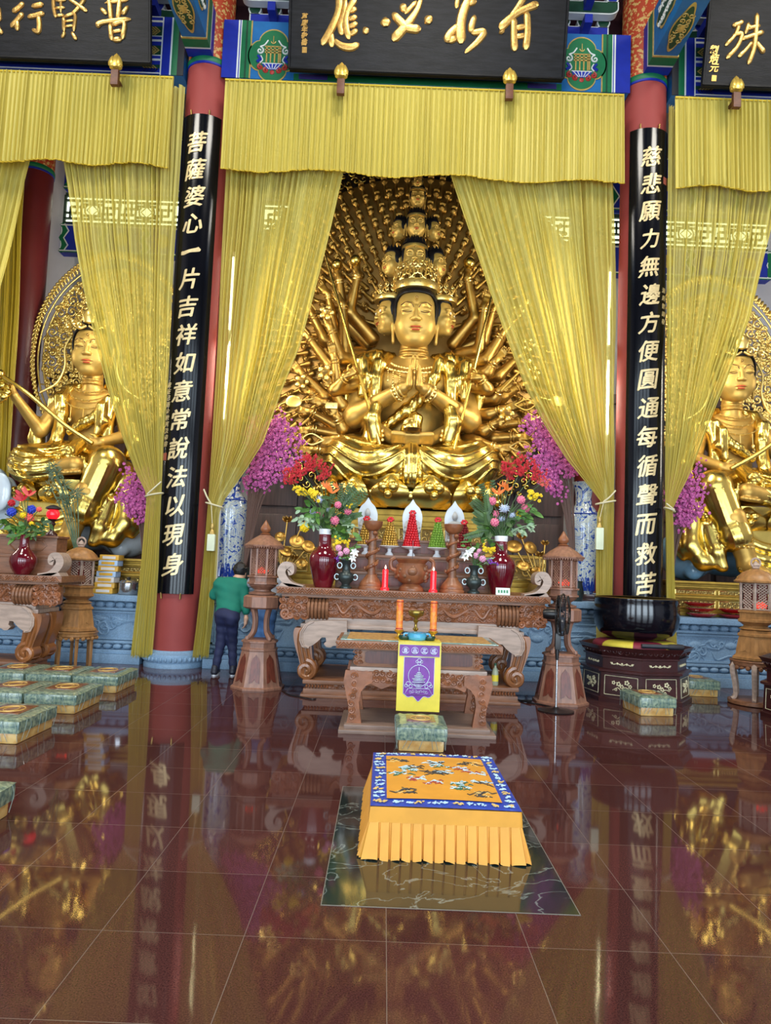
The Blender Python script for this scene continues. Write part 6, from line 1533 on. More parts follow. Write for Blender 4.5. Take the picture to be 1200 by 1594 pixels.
# low altar table with the banner
t = thing('low_altar_table', 'low carved wooden table with bowed legs in front of the big altar', 'table', (0, 7.1, 0)); B = lambda o, n, m_, **k: o.build(n, m_, t, world=True, **k)
y0, y1 = 6.98, 7.80
B(MB().box(-0.80, 0.80, y0, y1, 0.775, 0.855, b=0.012), 'table_top', m_wood); o = MB(); fretband(o, -0.78, 0.78, y0 - 0.003, 0.782, 0.848); B(o, 'fret_band', m_woodr)
B(MB().box(-0.76, 0.76, y0 + 0.03, y1 - 0.03, 0.856, 0.864, b=0.002), 'glass_sheet', mat('green_tinted_glass', srgb(120, 150, 140), 0.06, spec=0.8, vary=0.1, vscale=3))
o = MB().box(-0.70, 0.70, y0 + 0.08, y1 - 0.06, 0.8645, 0.868); B(o, 'brocade_runner', mat('brocade_cloth', srgb(150, 110, 70), 0.6, color2=srgb(190, 150, 84), vscale=24))
B(MB().box(-0.60, 0.60, y0 + 0.10, y1 - 0.1, 0.60, 0.775, b=0.006), 'waist', m_wood)
for x in (-0.36, 0.36):
    o = MB().prism([(x + 0.16 * math.copysign(min(1, abs(1.25 * math.cos(a))), math.cos(a)), 0.695 + 0.058 * math.copysign(min(1, abs(1.3 * math.sin(a))), math.sin(a))) for a in np.linspace(0, 2 * PI, 33)[:-1]], y0 + 0.085, y0 + 0.10); B(o, 'waist_panel', mat('dark_waist_panel', srgb(82, 40, 28), 0.35, vary=0.3, vscale=6, stretch=(12, 1, 1)))
for x in (-0.585, 0.585):
    o = MB(); scrolls(o, x - 0.045, x + 0.045, 0.62, 0.76, y0 + 0.095, 0.028, 5, 0.007); B(o, 'carved_stile', m_woodr)
B(MB().box(-0.66, 0.66, y0 + 0.04, y1 - 0.04, 0.565, 0.605, b=0.01), 'lower_moulding', m_woodl)
ap = [(-0.66, 0.57), (0.66, 0.57), (0.66, 0.47), (0.48, 0.46)]; 
for k in range(9): ap.append((0.45 - 0.1 * k, 0.40 + 0.055 * math.sin(PI * min(k, 8 - k) / 4 * 0.5) + (0.02 if k % 2 else 0)))
ap += [(-0.48, 0.46), (-0.66, 0.47)]
for ya in (y0 + 0.05, y1 - 0.09):
    o = MB().prism(ap, ya, ya + 0.04); scrolls(o, -0.65, 0.65, 0.455, 0.57, ya - 0.003, 0.036, 15, 0.010); B(o, 'scalloped_apron', m_woodr)
for sx in (-1, 1):
    for ya in (y0 + 0.03, y1 - 0.12):
        ol = [(0.44, 0.56), (0.70, 0.57), (0.715, 0.47), (0.69, 0.36), (0.66, 0.24), (0.655, 0.16), (0.67, 0.075), (0.53, 0.075), (0.545, 0.17), (0.56, 0.27), (0.545, 0.37), (0.50, 0.43), (0.44, 0.46)]
        o = MB().prism([(sx * p[0], p[1]) for p in ol], ya, ya + 0.09, smooth=False)
        for k in range(7): o.tube(spiral((sx * (0.62 + 0.012 * math.sin(k)), 0.13 + 0.065 * k), 0.035, 1.4, k, sx if k % 2 else -sx, 12, y=ya - 0.004), 0.009, 5)
        B(o, 'leg', m_woodr)
o = MB().box(-0.74, 0.74, y0 - 0.10, y1 + 0.02, 0.0, 0.035, b=0.006); o.box(-0.69, 0.69, y0 - 0.05, y1, 0.035, 0.075, b=0.006); B(o, 'base_board', mat('grey_brown_wood', srgb(132, 108, 94), 0.4, vary=0.16, vscale=5, stretch=(1, 6, 6)))

# ------------------------------------------------------------------ lanterns
def octa(r, z, c, n=8, off=0.5): return [(c[0] + r * math.cos(2 * PI * (i + off) / n - PI / 2), c[1] + r * math.sin(2 * PI * (i + off) / n - PI / 2), z) for i in range(n)]
def frust(mb, rings, n=8, mi=0, off=0.5):
    vs = []; fs = []
    for r, z in rings: vs += octa(r, z, (0, 0), n, off)
    for i in range(len(rings) - 1):
        for k in range(n): fs.append((i * n + k, i * n + (k + 1) % n, (i + 1) * n + (k + 1) % n, (i + 1) * n + k))
    fs += [tuple(range(n - 1, -1, -1)), tuple((len(rings) - 1) * n + k for k in range(n))]
    mb.add(vs, fs, mi, False); return mb
def facepanels(fn, n, r0, z0, r1, z1, m_, t, name, inset=0.2, off=0.5, shape='arch', proud=0.006):
    for k in range(n):
        a = [Vector(octa(r, z, (0, 0), n, off)[i % n]) for r, z in ((r0, z0), (r1, z1)) for i in (k, k + 1)]
        mb = MB(); nrm = (a[1] - a[0]).cross(a[2] - a[0]).normalized()
        def P(u, v): return a[0] * (1 - u) * (1 - v) + a[1] * u * (1 - v) + a[2] * (1 - u) * v + a[3] * u * v
        fn(mb, P, nrm); mb.build(name, m_, t, angle=30)
def arch(mb, P, n, d=0.007):
    out = [(0.22, 0.10), (0.40, 0.14), (0.5, 0.22), (0.60, 0.14), (0.78, 0.10), (0.78, 0.70), (0.72, 0.80), (0.58, 0.86), (0.5, 0.92), (0.42, 0.86), (0.28, 0.80), (0.22, 0.70)]
    vs = [P(u, v) + n * d for u, v in out] + [P(u, v) - n * 0.002 for u, v in out]; k = len(out)
    mb.add(vs, [tuple(range(k))] + [(i, i + k, (i + 1) % k + k, (i + 1) % k) for i in range(k)], smooth=False)
def lattice_face(mb, P, n):
    N = 4; M = 9; r = 0.0065
    for i in range(-M, N + 1):
        for s in (1, -1):
            pts = []
            for q in np.linspace(0, 1, 12):
                u = (i + q * M) / N if s == 1 else 1 - (i + q * M) / N
                if 0.10 <= u <= 0.90: pts.append(P(u, 0.04 + 0.92 * q))
            if len(pts) > 1: mb.tube([pts[0], pts[-1]], r, 4)
    for u in (0.07, 0.93): mb.tube([P(u, 0), P(u, 1)], 0.010, 4)
    for v in (0.03, 0.97): mb.tube([P(0.05, v), P(0.95, v)], 0.010, 4)
def lamp_house(t, r, z0, z1, n, wood, off=0.5):
    frust(MB(), [(r * 0.82, z0), (r * 0.82, z1)], n, 0, off).build('lamp_glass', mat('dim_lamp_glass', srgb(120, 46, 40), 0.4, vary=0.3, vscale=9), t)
    facepanels(lattice_face, n, r, z0, r, z1, wood, t, 'lattice_panel', off=off)
    for k, p in enumerate(octa(r, 0, (0, 0), n, off)): MB().box(p[0] - 0.012, p[0] + 0.012, p[1] - 0.012, p[1] + 0.012, z0, z1).build('corner_post', wood, t)
    MB().lathe([(0.0, 0.0), (r * 0.5, 0.01), (r * 0.55, 0.06), (r * 0.3, 0.10), (0, 0.11)], (0, -r * 0.36, z0 + 0.02), 12).build('red_light', m_glowred, t)
def lantern_stand(x, y, label, s=1.0):
    t = thing('lantern_pedestal', label, 'lantern', (x, y, 0)); w = m_woodm
    frust(MB(), [(0.345, 0), (0.345, 0.022), (0.325, 0.03), (0.315, 0.035), (0.225, 0.46), (0.235, 0.468), (0.235, 0.49), (0.215, 0.50), (0.215, 0.56), (0.235, 0.565), (0.235, 0.585), (0.20, 0.60)]).build('tapered_base', w, t)
    facepanels(arch, 8, 0.315, 0.04, 0.226, 0.46, m_woodp, t, 'arched_panel')
    for k in range(4):
        a = PI / 4 + k * PI / 2; c, s_ = math.cos(a), math.sin(a)
        MB().tube(crom([(0.155 * c, 0.155 * s_, 1.02), (0.12 * c, 0.12 * s_, 0.93), (0.10 * c, 0.10 * s_, 0.82), (0.115 * c, 0.115 * s_, 0.70), (0.17 * c, 0.17 * s_, 0.63), (0.20 * c, 0.20 * s_, 0.605), (0.19 * c, 0.19 * s_, 0.635)]), 0.026, 8).build('leg', w, t)
    frust(MB(), [(0.20, 0.98), (0.235, 1.00), (0.235, 1.13), (0.20, 1.15), (0.12, 1.155)]).build('octagonal_block', w, t)
    MB().lathe([(0.10, 1.15), (0.17, 1.16), (0.175, 1.18), (0.11, 1.20), (0.105, 1.22), (0.15, 1.25), (0.175, 1.27), (0.16, 1.285)], n=28).build('turned_neck', w, t)
    frust(MB(), [(0.17, 1.28), (0.20, 1.29), (0.20, 1.31), (0.18, 1.315), (0.18, 1.37), (0.205, 1.375), (0.205, 1.395), (0.16, 1.40)]).build('sill', w, t)
    lamp_house(t, 0.165, 1.40, 1.74, 8, w)
    o = frust(MB(), [(0.17, 1.735), (0.26, 1.76), (0.265, 1.78), (0.23, 1.80), (0.17, 1.85), (0.09, 1.90), (0.05, 1.92)])
    for k in range(48): a = 2 * PI * k / 48; o.ell((0.235 * math.cos(a), 0.235 * math.sin(a), 1.752), (0.010, 0.010, 0.018), 5, 4)
    o.build('roof', w, t)
    MB().lathe([(0.05, 1.91), (0.07, 1.925), (0.04, 1.94), (0.062, 1.97), (0.066, 2.0), (0.03, 2.06), (0.0, 2.11)], n=16).build('finial', m_woodr, t)
    return t
lantern_stand(-1.90, 9.22, 'brown octagonal wooden lantern pedestal left of the large altar table')
lantern_stand(1.86, 9.02, 'brown octagonal wooden lantern pedestal right of the large altar table')
def pagoda(x, y, label, stool, zs):
    t = thing('pagoda_lantern', label, 'lantern', (x, y, 0)); w = m_woodg; z = zs
    for k in range(6):
        a = 2 * PI * k / 6; c, s_ = math.cos(a), math.sin(a)
        if stool == 'straight': MB().tube([(0.24 * c, 0.24 * s_, z - 0.02), (0.235 * c, 0.235 * s_, z - 0.14), (0.24 * c, 0.24 * s_, 0.0)], [0.034, 0.026, 0.022], 6).build('stool_leg', w, t)
        elif k % 2 == 0 or True: MB().tube(crom([(0.25 * c, 0.25 * s_, z - 0.02), (0.30 * c, 0.30 * s_, z - 0.12), (0.27 * c, 0.27 * s_, z - 0.30), (0.26 * c, 0.26 * s_, 0.10), (0.31 * c, 0.31 * s_, 0.06)]), [0.038 - 0.0004 * i for i in range(33)], 6).build('stool_leg', m_woodl, t)
    o = MB().lathe([(0.27, z - 0.09), (0.30, z - 0.06), (0.30, z - 0.03), (0.31, z - 0.01), (0.30, z), (0.0, z)], n=30)
    for k in range(24):
        a = 2 * PI * k / 24; o.ell((0.285 * math.cos(a), 0.285 * math.sin(a), z - 0.09), (0.03, 0.03, 0.02 + 0.012 * (k % 2)), 6, 5)
    o.build('stool_seat', w if stool == 'straight' else m_wood, t)
    if stool != 'straight': MB().lathe([(0.30, 0.0), (0.33, 0.01), (0.33, 0.05), (0.30, 0.06), (0.2, 0.06)], n=24).build('stool_ring', m_wood, t)
    frust(MB(), [(0.20, z), (0.30, z + 0.01), (0.30, z + 0.04), (0.27, z + 0.055), (0.26, z + 0.07), (0.215, z + 0.30), (0.235, z + 0.31), (0.235, z + 0.335), (0.205, z + 0.35), (0.205, z + 0.375), (0.17, z + 0.39)], 6).build('tapered_tier', w, t)
    facepanels(arch, 6, 0.26, z + 0.08, 0.216, z + 0.295, m_woodg, t, 'carved_panel')
    o = MB().lathe([(0.16, z + 0.385), (0.20, z + 0.395), (0.15, z + 0.425), (0.14, z + 0.44), (0.19, z + 0.475), (0.21, z + 0.485)], n=28); o.build('turned_neck', w, t)
    frust(MB(), [(0.20, z + 0.48), (0.23, z + 0.49), (0.23, z + 0.52), (0.21, z + 0.53), (0.21, z + 0.60), (0.23, z + 0.61), (0.23, z + 0.63), (0.19, z + 0.64)], 6).build('sill', w, t)
    lamp_house(t, 0.195, z + 0.64, z + 0.99, 6, m_woodl)
    MB().lathe([(0.20, z + 0.985), (0.255, z + 0.995), (0.26, z + 1.015), (0.235, z + 1.03), (0.215, z + 1.07), (0.15, z + 1.13), (0.07, z + 1.165), (0.035, z + 1.175)], n=30).build('domed_roof', w, t)
    o = MB().lathe([(0.035, z + 1.17), (0.05, z + 1.185), (0.035, z + 1.20), (0.045, z + 1.22), (0.03, z + 1.25), (0.0, z + 1.28)], n=14)
    o.tube([(0.06 * math.cos(a), 0, z + 1.25 + 0.06 * math.sin(a)) for a in np.linspace(0, 2 * PI, 17)], 0.014, 6, cap=False); o.build('finial', m_woodl, t)
pagoda(-4.68, 10.27, 'honey wood pagoda lantern on a straight legged stool left of the left column', 'straight', 0.50)
pagoda(4.47, 9.42, 'honey wood pagoda lantern on a curved leg stool at the right edge', 'curved', 0.56)

# ------------------------------------------------------------------ the great singing bowl and the wooden fish
m_inlay = mat('mother_of_pearl', srgb(206, 196, 160), 0.3, vary=0.2, vscale=30)
def cabinet(x, y, label, rot=0.0):
    t = thing('octagonal_stand', label, 'stand', (x, y, 0), rot); R = 0.70
    frust(MB(), [(R, 0), (R, 0.05), (R * 0.96, 0.06), (R * 0.94, 0.36), (R * 1.0, 0.375), (R * 1.0, 0.40), (R * 0.93, 0.41)]).build('lower_case', m_woodd, t)
    frust(MB(), [(R * 0.90, 0.41), (R * 0.90, 0.54), (R * 0.94, 0.55), (R * 0.94, 0.57)]).build('upper_case', m_woodd, t)
    o = MB(); n = 8
    A, B_ = octa(R * 0.90, 0.57, (0, 0)), octa(R * 1.03, 0.69, (0, 0)); A2, B2 = octa(R * 0.86, 0.57, (0, 0)), octa(R * 0.99, 0.69, (0, 0))
    for k in range(8):
        j = (k + 1) % 8; o.add([A[k], A[j], B_[j], B_[k], A2[k], A2[j], B2[j], B2[k]], [(0, 1, 2, 3), (5, 4, 7, 6), (3, 2, 6, 7)], smooth=False)
        a, b_ = Vector(A[k]).lerp(Vector(B_[k]), .5), Vector(A[j]).lerp(Vector(B_[j]), .5)
        for q in range(7):
            c = a.lerp(b_, (q + 0.5) / 7); d = (b_ - a).normalized()
            o.tube([c + d * (0.034 * (1 - w / 14) * math.cos(w * 0.6 + q)) + Vector((0, 0, 0.034 * (1 - w / 14) * math.sin(w * 0.6 + q))) for w in range(12)], 0.008, 4)
    o.build('carved_crown', m_woodd, t)
    frust(MB(), [(R * 0.87, 0.57), (R * 0.87, 0.60)]).build('top_board', m_woodd, t)
    def fl(mb, P, nr):
        w = lambda u, v: P(u, v) + nr * 0.004
        for (u0, u1) in ((0.10, 0.90),):
            for v in (0.10, 0.90): mb.tube([w(u0, v), w(u1, v)], 0.004, 4)
            for u in (u0, u1): mb.tube([w(u, 0.10), w(u, 0.90)], 0.004, 4)
        mb.tube(crom([w(.3, .3), w(.42, .42), w(.5, .34), w(.6, .46), w(.72, .40)]), 0.005, 4)
        for u, v, r in ((.32, .62, .018), (.44, .58, .022), (.52, .48, .02), (.64, .66, .024), (.72, .52, .018), (.38, .34, .014), (.6, .32, .014)):
            for q in range(5): mb.ell(w(u, v) + Vector((0, 0, r * 0.9 * math.sin(q * 1.26))) + (P(1, 0) - P(0, 0)).normalized() * (r * 0.9 * math.cos(q * 1.26)), r * 0.55, 6, 4)
    facepanels(fl, 8, R * 0.957, 0.065, R * 0.942, 0.355, m_inlay, t, 'flower_inlay')
    def fl2(mb, P, nr):
        w = lambda u, v: P(u, v) + nr * 0.004
        for s in (-1, 1): mb.tube(crom([w(.5, .35), w(.5 + s * .12, .5), w(.5 + s * .22, .4), w(.5 + s * .3, .6)]), 0.006, 4)
        for u in (.38, .5, .62, .24, .76): mb.ell(w(u, .5), (0.016,) * 3, 6, 4)
    facepanels(fl2, 8, R * 0.90, 0.42, R * 0.90, 0.535, m_inlay, t, 'scroll_inlay')
    return t
def pad(x, y, z, r, h, label):
    t = thing('drum_cushion', label, 'cushion', (x, y, z)); red = mat('crimson_cushion', srgb(122, 26, 46), 0.6, vary=0.1); yel = mat('yellow_cushion', srgb(206, 186, 60), 0.6, vary=0.1)
    n = 48
    for nm, m_, ks in (('red_panel', red, (0, 1)), ('yellow_panel', yel, (2, 3))):
        mb = MB()
        for seg in range(8):
            if (seg % 2 == 0) != (nm == 'red_panel'): continue
            def P(u, v, seg=seg):
                a = 2 * PI * (seg + u) / 8 - PI / 2 - PI / 8; ph = -PI / 2 + PI * v
                return (math.cos(a) * (r * 0.72 + r * 0.28 * math.cos(ph)), math.sin(a) * (r * 0.72 + r * 0.28 * math.cos(ph)), h / 2 + h / 2 * math.sin(ph))
            mb.grid(P, 6, 8)
            mb.add([P(i / 6, 1) for i in range(7)] + [(0, 0, h)], [(i, i + 1, 7) for i in range(6)])
        mb.build(nm, m_, t, angle=0)
GX, GY = 2.97, 9.57
cabinet(GX, GY, 'dark octagonal stand with pearl inlay under the large black bowl', 0.18)
pad(GX, GY, 0.601, 0.545, 0.15, 'red and yellow ring cushion under the large black bowl')
t = thing('bowl_gong', 'large glossy black bowl gong on a cushion before the right column', 'gong', (GX, GY, 0.759))
m_gong = mat('black_bronze', srgb(12, 13, 20), 0.12, 0.0, spec=0.55, vary=0.3, vscale=2.0)
MB().lathe([(0.0, 0.0), (0.20, 0.0), (0.36, 0.02), (0.46, 0.07), (0.52, 0.17), (0.542, 0.30), (0.535, 0.42), (0.525, 0.50), (0.535, 0.52), (0.53, 0.535), (0.505, 0.535), (0.50, 0.50), (0.51, 0.30), (0.42, 0.08), (0.0, 0.05)], n=64).build('bowl', m_gong, t, angle=60)
MB().lathe([(0.504, 0.5355), (0.512, 0.541), (0.524, 0.541), (0.531, 0.5355)], n=64).build('worn_brass_rim', m_brass, t)
t = thing('mallet', 'dark padded mallet lying before the large black bowl', 'mallet', (GX + 0.10, GY - 0.56, 0.72))
MB().tube([(-0.22, 0, 0.0), (0.12, 0, 0)], 0.028, 10).build('handle', mat('mallet_leather', srgb(36, 38, 46), 0.5), t); MB().tube([(0.10, 0, 0), (0.13, 0, 0), (0.28, 0, 0.0), (0.30, 0, 0)], [0.03, 0.036, 0.036, 0.03], 12).build('padded_head', mat('mallet_leather2', srgb(28, 26, 32), 0.6), t)
FX, FY = 4.80, 8.45
cabinet(FX, FY, 'dark octagonal stand with pearl inlay cut off by the right edge', 0.1)
pad(FX, FY, 0.601, 0.52, 0.20, 'red and yellow ring cushion at the right edge under a round wooden drum')
t = thing('wooden_fish_drum', 'dark rounded wooden drum on a red cushion at the right edge', 'drum', (FX, FY, 0.80))
s = Sdf((FX - 0.6, FY - 0.55, 0.72), (FX + 0.6, FY + 0.55, 1.5), 0.02); s.ell((FX, FY, 1.135), (0.48, 0.42, 0.33), 0.05); s.cap((FX - 0.40, FY, 1.02), (FX + 0.2, FY, 0.98), 0.03, 0.02, 0.02, 'c'); s.cap((FX - 0.5, FY - 0.45, 1.0), (FX + 0.4, FY - 0.45, 1.0), 0.05, 0.05, 0.02, 'c'); s.ell((FX, FY, 1.36), (0.12, 0.08, 0.06), 0.04)
s.build('body', mat('dark_olive_lacquer', srgb(34, 34, 28), 0.3, vary=0.3, vscale=4), t, world=True)

# ------------------------------------------------------------------ kneeling cushions
m_damask = mat('teal_damask', srgb(70, 98, 92), 0.35, color2=srgb(146, 160, 132), vscale=30, coat=0.5, bump=0.35, bscale=16, detail=6)
m_lotus_panel = mat('brown_medallion_cloth', srgb(92, 44, 30), 0.35, color2=srgb(136, 92, 58), vscale=30, coat=0.5, bump=0.2, bscale=14)
m_goldband = mat('gold_patchwork_cloth', srgb(190, 140, 70), 0.4, color2=srgb(216, 178, 110), vscale=9, coat=0.4, bump=0.25, bscale=14)
m_plastic = mat('plastic_wrap_fold', srgb(150, 168, 160), 0.12, spec=0.8)
def make_cushion(w, d, h):
    t = thing('kneeling_cushion', 'x', 'cushion', (0, 0, 0))
    b = MB().box(-w / 2 + 0.025, w / 2 - 0.025, 0.03, d - 0.025, 0, h * 0.46, b=0.02); b.build('gold_lower_band', m_goldband, t)
    rnd = random.Random(3)
    def P(u, v):
        x = -w / 2 + w * u; y = d * v; e = min(u, 1 - u, v, 1 - v)
        return (x, y, h - 0.018 * max(0, 1 - e / 0.10) ** 2 + 0.004 * math.sin(x * 60 + y * 13))
    o = MB().box(-w / 2, w / 2, 0, d, h * 0.42, h - 0.015, b=0.025); o.grid(P, 12, 14); o.build('damask_top', m_damask, t, angle=50)
    q = MB().box(-w * 0.29, w * 0.29, d * 0.28, d * 0.80, h - 0.004, h + 0.006, b=0.004); q.build('lotus_medallion', m_lotus_panel, t)
    g = MB(); ring = [(0.11 * w * math.cos(a), d * 0.54 + 0.14 * d * math.sin(a), h + 0.007) for a in np.linspace(0, 2 * PI, 17)]; g.tube(ring, 0.004, 4, cap=False); g.tube([(p[0] * 1.9, d * 0.54 + (p[1] - d * 0.54) * 1.3, p[2]) for p in ring], 0.005, 4, cap=False)
    g.build('medallion_stitching', mat('gold_thread', srgb(200, 160, 84), 0.4), t)
    f = MB()
    for i in range(7):
        x = -w / 2 + w * (i + rnd.random()) / 7; f.tube(crom([(x, -0.004, h * 0.9), (x + rnd.uniform(-.03, .03), -0.006, h * 0.6), (x + rnd.uniform(-.05, .05), 0.02, h * 0.1)], 4), 0.0022, 4)
    for sx in (-1, 1):
        for i in range(5):
            y = d * (i + rnd.random()) / 5; f.tube(crom([(sx * (w / 2 + 0.003), y, h * 0.9), (sx * (w / 2 + 0.004), y + rnd.uniform(-.03, .03), h * 0.6), (sx * (w / 2 - 0.015), y + rnd.uniform(-.05, .05), h * 0.1)], 4), 0.0022, 4)
    f.build('plastic_wrap_folds', m_plastic, t)
    return t
ca = make_cushion(0.52, 0.70, 0.205); first = True
CL = 'damask kneeling cushion in plastic wrap'
def put_cushion(x, y, label, src=None, rz=0.0):
    global first
    src = src or ca
    if first and src is ca:
        ca.location = (x, y, 0); ca['label'] = label; ca['group'] = 'kneeling cushions in the left rows'; first = False; return ca
    c = dup(src, (x, y, 0), rz, label); c['group'] = 'kneeling cushions in the left rows'; return c
for k in range(3): put_cushion(-3.62 - 0.54 * k, 8.38, ('right-end', 'middle', 'left')[k] + ' wrapped damask cushion in the back row before the left altar')
for k in range(2): put_cushion(-3.60 - 0.54 * k, 7.22, ('right-end', 'left')[k] + ' wrapped damask cushion in the second row from the left altar')
put_cushion(-3.56, 6.02, 'single wrapped damask cushion in the third row from the left altar')
put_cushion(-2.80, 3.78, 'wrapped damask cushion cut off by the left edge, nearest the viewer')
cb = make_cushion(0.44, 0.55, 0.225); cb.location = (0.01, 6.30, 0); cb['label'] = 'wrapped damask kneeling cushion under the purple and yellow banner'
cc = make_cushion(0.44, 0.54, 0.225); cc.location = (2.80, 8.31, 0); cc.rotation_euler = (0, 0, 0.10); cc['label'] = 'wrapped damask kneeling cushion before the dark stand of the black bowl'; c = cc; 0 and dup(cb, (2.82, 8.52, 0), 0.12, 'wrapped damask kneeling cushion before the dark stand of the black bowl'); c = dup(cb, (3.98, 9.80, 0), -0.02, 'wrapped damask kneeling cushion against the stone platform right of the black bowl')
for c in (cb,): c['group'] = 'kneeling cushions'
# the orange satin kneeling cushion
t = thing('satin_kneeling_cushion', 'orange satin kneeling cushion with blue embroidered border on the green marble slab', 'cushion', (0.02, 4.62, 0))
m_satin = mat('orange_satin', srgb(212, 148, 54), 0.5, vary=0.05, vscale=10, spec=0.3, bump=0.05, bscale=8)
m_bluesatin = mat('blue_satin', srgb(18, 60, 168), 0.36, vary=0.12, vscale=20, spec=0.6)
hw, hd, zt = 0.415, 0.565, 0.268
def topz(x, y): return zt + 0.022 * math.cos(x / hw * 1.3) * math.cos(y / hd * 1.3)
MB().grid(lambda u, v: (-hw + 2 * hw * u, -hd + 2 * hd * v, topz(-hw + 2 * hw * u, -hd + 2 * hd * v)), 20, 24).build('blue_border', m_bluesatin, t)
iw, idp = 0.325, 0.455
MB().grid(lambda u, v: (-iw + 2 * iw * u, -idp + 2 * idp * v, topz(-iw + 2 * iw * u, -idp + 2 * idp * v) + 0.005), 20, 24).build('orange_centre', m_satin, t)
def side(u, v, h0, h1, flare, pleat):
    per = [(-hw, -hd), (hw, -hd), (hw, hd), (-hw, hd)]; L = [2 * hw, 2 * hd, 2 * hw, 2 * hd]; s = u * sum(L); k = 0
    while k < 3 and s > L[k]: s -= L[k]; k += 1
    a, b_ = per[k], per[(k + 1) % 4]; q = s / L[k]; x, y = a[0] + (b_[0] - a[0]) * q, a[1] + (b_[1] - a[1]) * q
    nx, ny = ((0, -1), (1, 0), (0, 1), (-1, 0))[k]; ce = min(q, 1 - q) * L[k]
    n = round(L[k] / 0.058); ph = (q * n) % 1.0; pl = pleat * (0.25 + 0.75 * v) * (0.012 * (1 if ph < 0.84 else -1.6) + 0.014 * ph)
    o = flare * v + pl
    cx = math.copysign(max(0, 1 - ce / 0.04), (q - 0.5)) * flare * v
    return (x + nx * o + (abs(ny) * cx * (1 if k == 0 else -1)), y + ny * o + (abs(nx) * cx * (1 if k == 1 else -1)), h0 + (h1 - h0) * v + (0.006 * math.sin(q * 40) * v * pleat))
MB().grid(lambda u, v: side(u, v, zt - 0.002, 0.185, 0.006, 0), 240, 3).build('satin_band', m_satin, t, angle=0)
MB().grid(lambda u, v: (lambda p: p)(side(u, v, 0.188, 0.004, 0.040, 1)), 1360, 5).build('pleated_skirt', m_satin, t, angle=25)
MB().box(-hw + 0.01, hw - 0.01, -hd + 0.01, hd - 0.01, 0.02, zt - 0.01, b=0.02).build('padding', m_satin, t)
rnd = random.Random(8); thread = {}
def emb(mb, x, y, r, n, w=0.0042):
    for i in range(n):
        a = rnd.uniform(-0.5, 0.5) + (PI if rnd.random() < .5 else 0); L = r * rnd.uniform(0.5, 1.1); px, py = x + rnd.uniform(-r, r), y + rnd.uniform(-r * .7, r * .7)
        P = [(px + L * q * math.cos(a), py + L * q * math.sin(a) + 0.25 * r * math.sin(q * 5 + i)) for q in (0, 0.33, 0.66, 1)]
        mb.tube([(p[0], p[1], topz(*p) + 0.007) for p in P], [w * 0.6, w, w, w * 0.5], 4)
dk, lt, rd, gr, gd = MB(), MB(), MB(), MB(), MB()
for (x, y) in ((-0.24, 0.33), (0.22, 0.30), (-0.23, -0.34), (0.23, -0.34)): emb(dk, x, y, 0.055, 12); emb(gd, x, y, 0.05, 6)
emb(dk, 0, 0.03, 0.06, 18); emb(lt, 0.02, 0.05, 0.04, 10, 0.004)
for (x, y, m2) in ((-0.02, 0.28, 0), (-0.16, 0.16, 0), (-0.20, 0.10, 2), (0.14, 0.16, 1), (0.24, 0.08, 1), (-0.12, -0.10, 1), (-0.02, -0.16, 1), (0.12, -0.16, 2), (0.12, -0.24, 2), (0.26, -0.12, 0), (-0.24, 0.02, 2), (0.02, 0.20, 2)):
    emb(lt, x, y, 0.045, 7, 0.0042); emb((dk, rd, gr)[m2], x, y - 0.012, 0.05, 7, 0.004)
emb_m = dict(dark=mat('dark_thread', srgb(52, 48, 44), 0.5), light=mat('pale_blue_thread', srgb(176, 200, 206), 0.45), red=mat('red_thread', srgb(150, 56, 44), 0.5), green=mat('green_thread', srgb(40, 92, 66), 0.5), gold=mat('gold_thread2', srgb(206, 170, 96), 0.4))
for k in range(15):
    for s in (-1, 1):
        y = -0.50 + k * 0.072; x = s * 0.37; (emb(gd, x, y, 0.022, 5, 0.005) if k % 3 == 0 else emb(lt, x, y, 0.022, 6, 0.0045))
for k in range(11):
    for s in (-1, 1):
        x = -0.35 + k * 0.07; y = s * 0.51; (emb(gd, x, y, 0.022, 5, 0.005) if k % 3 == 0 else emb(lt, x, y, 0.022, 5, 0.0045))
for nm, mb, m_ in (('dark_embroidery', dk, 'dark'), ('pale_embroidery', lt, 'light'), ('red_embroidery', rd, 'red'), ('green_embroidery', gr, 'green'), ('gold_embroidery', gd, 'gold')):
    mb.build(nm, emb_m[m_], t)['kind'] = 'stuff'

# ================================================================== things on the altar
m_oxblood = mat('oxblood_glaze', srgb(96, 12, 26), 0.12, vary=0.25, vscale=5, coat=0.6)
m_bronze = mat('green_bronze', srgb(52, 62, 60), 0.35, 0.4, vary=0.2, vscale=14)
m_porc = mat('white_porcelain', srgb(226, 228, 230), 0.22)
m_jade = mat('white_jade', srgb(206, 214, 220), 0.35, vary=0.06)
m_redglass = mat('red_candle_glass', srgb(206, 20, 32), 0.2, emit=srgb(255, 30, 40), estr=1.1, coat=0.4)
m_yelbright = mat('gold_trim_bright', srgb(216, 172, 60), 0.3, 0.7)
m_leaf = mat('leaf_green', srgb(58, 100, 34), 0.5, color2=srgb(96, 142, 56), vscale=8)
m_leafd = mat('dark_leaf', srgb(38, 68, 26), 0.45, color2=srgb(72, 104, 44), vscale=8)
m_leafp = mat('pale_sage_leaf', srgb(132, 162, 128), 0.55, color2=srgb(164, 186, 150), vscale=8)
m_stem = mat('stem_green', srgb(70, 96, 50), 0.55)
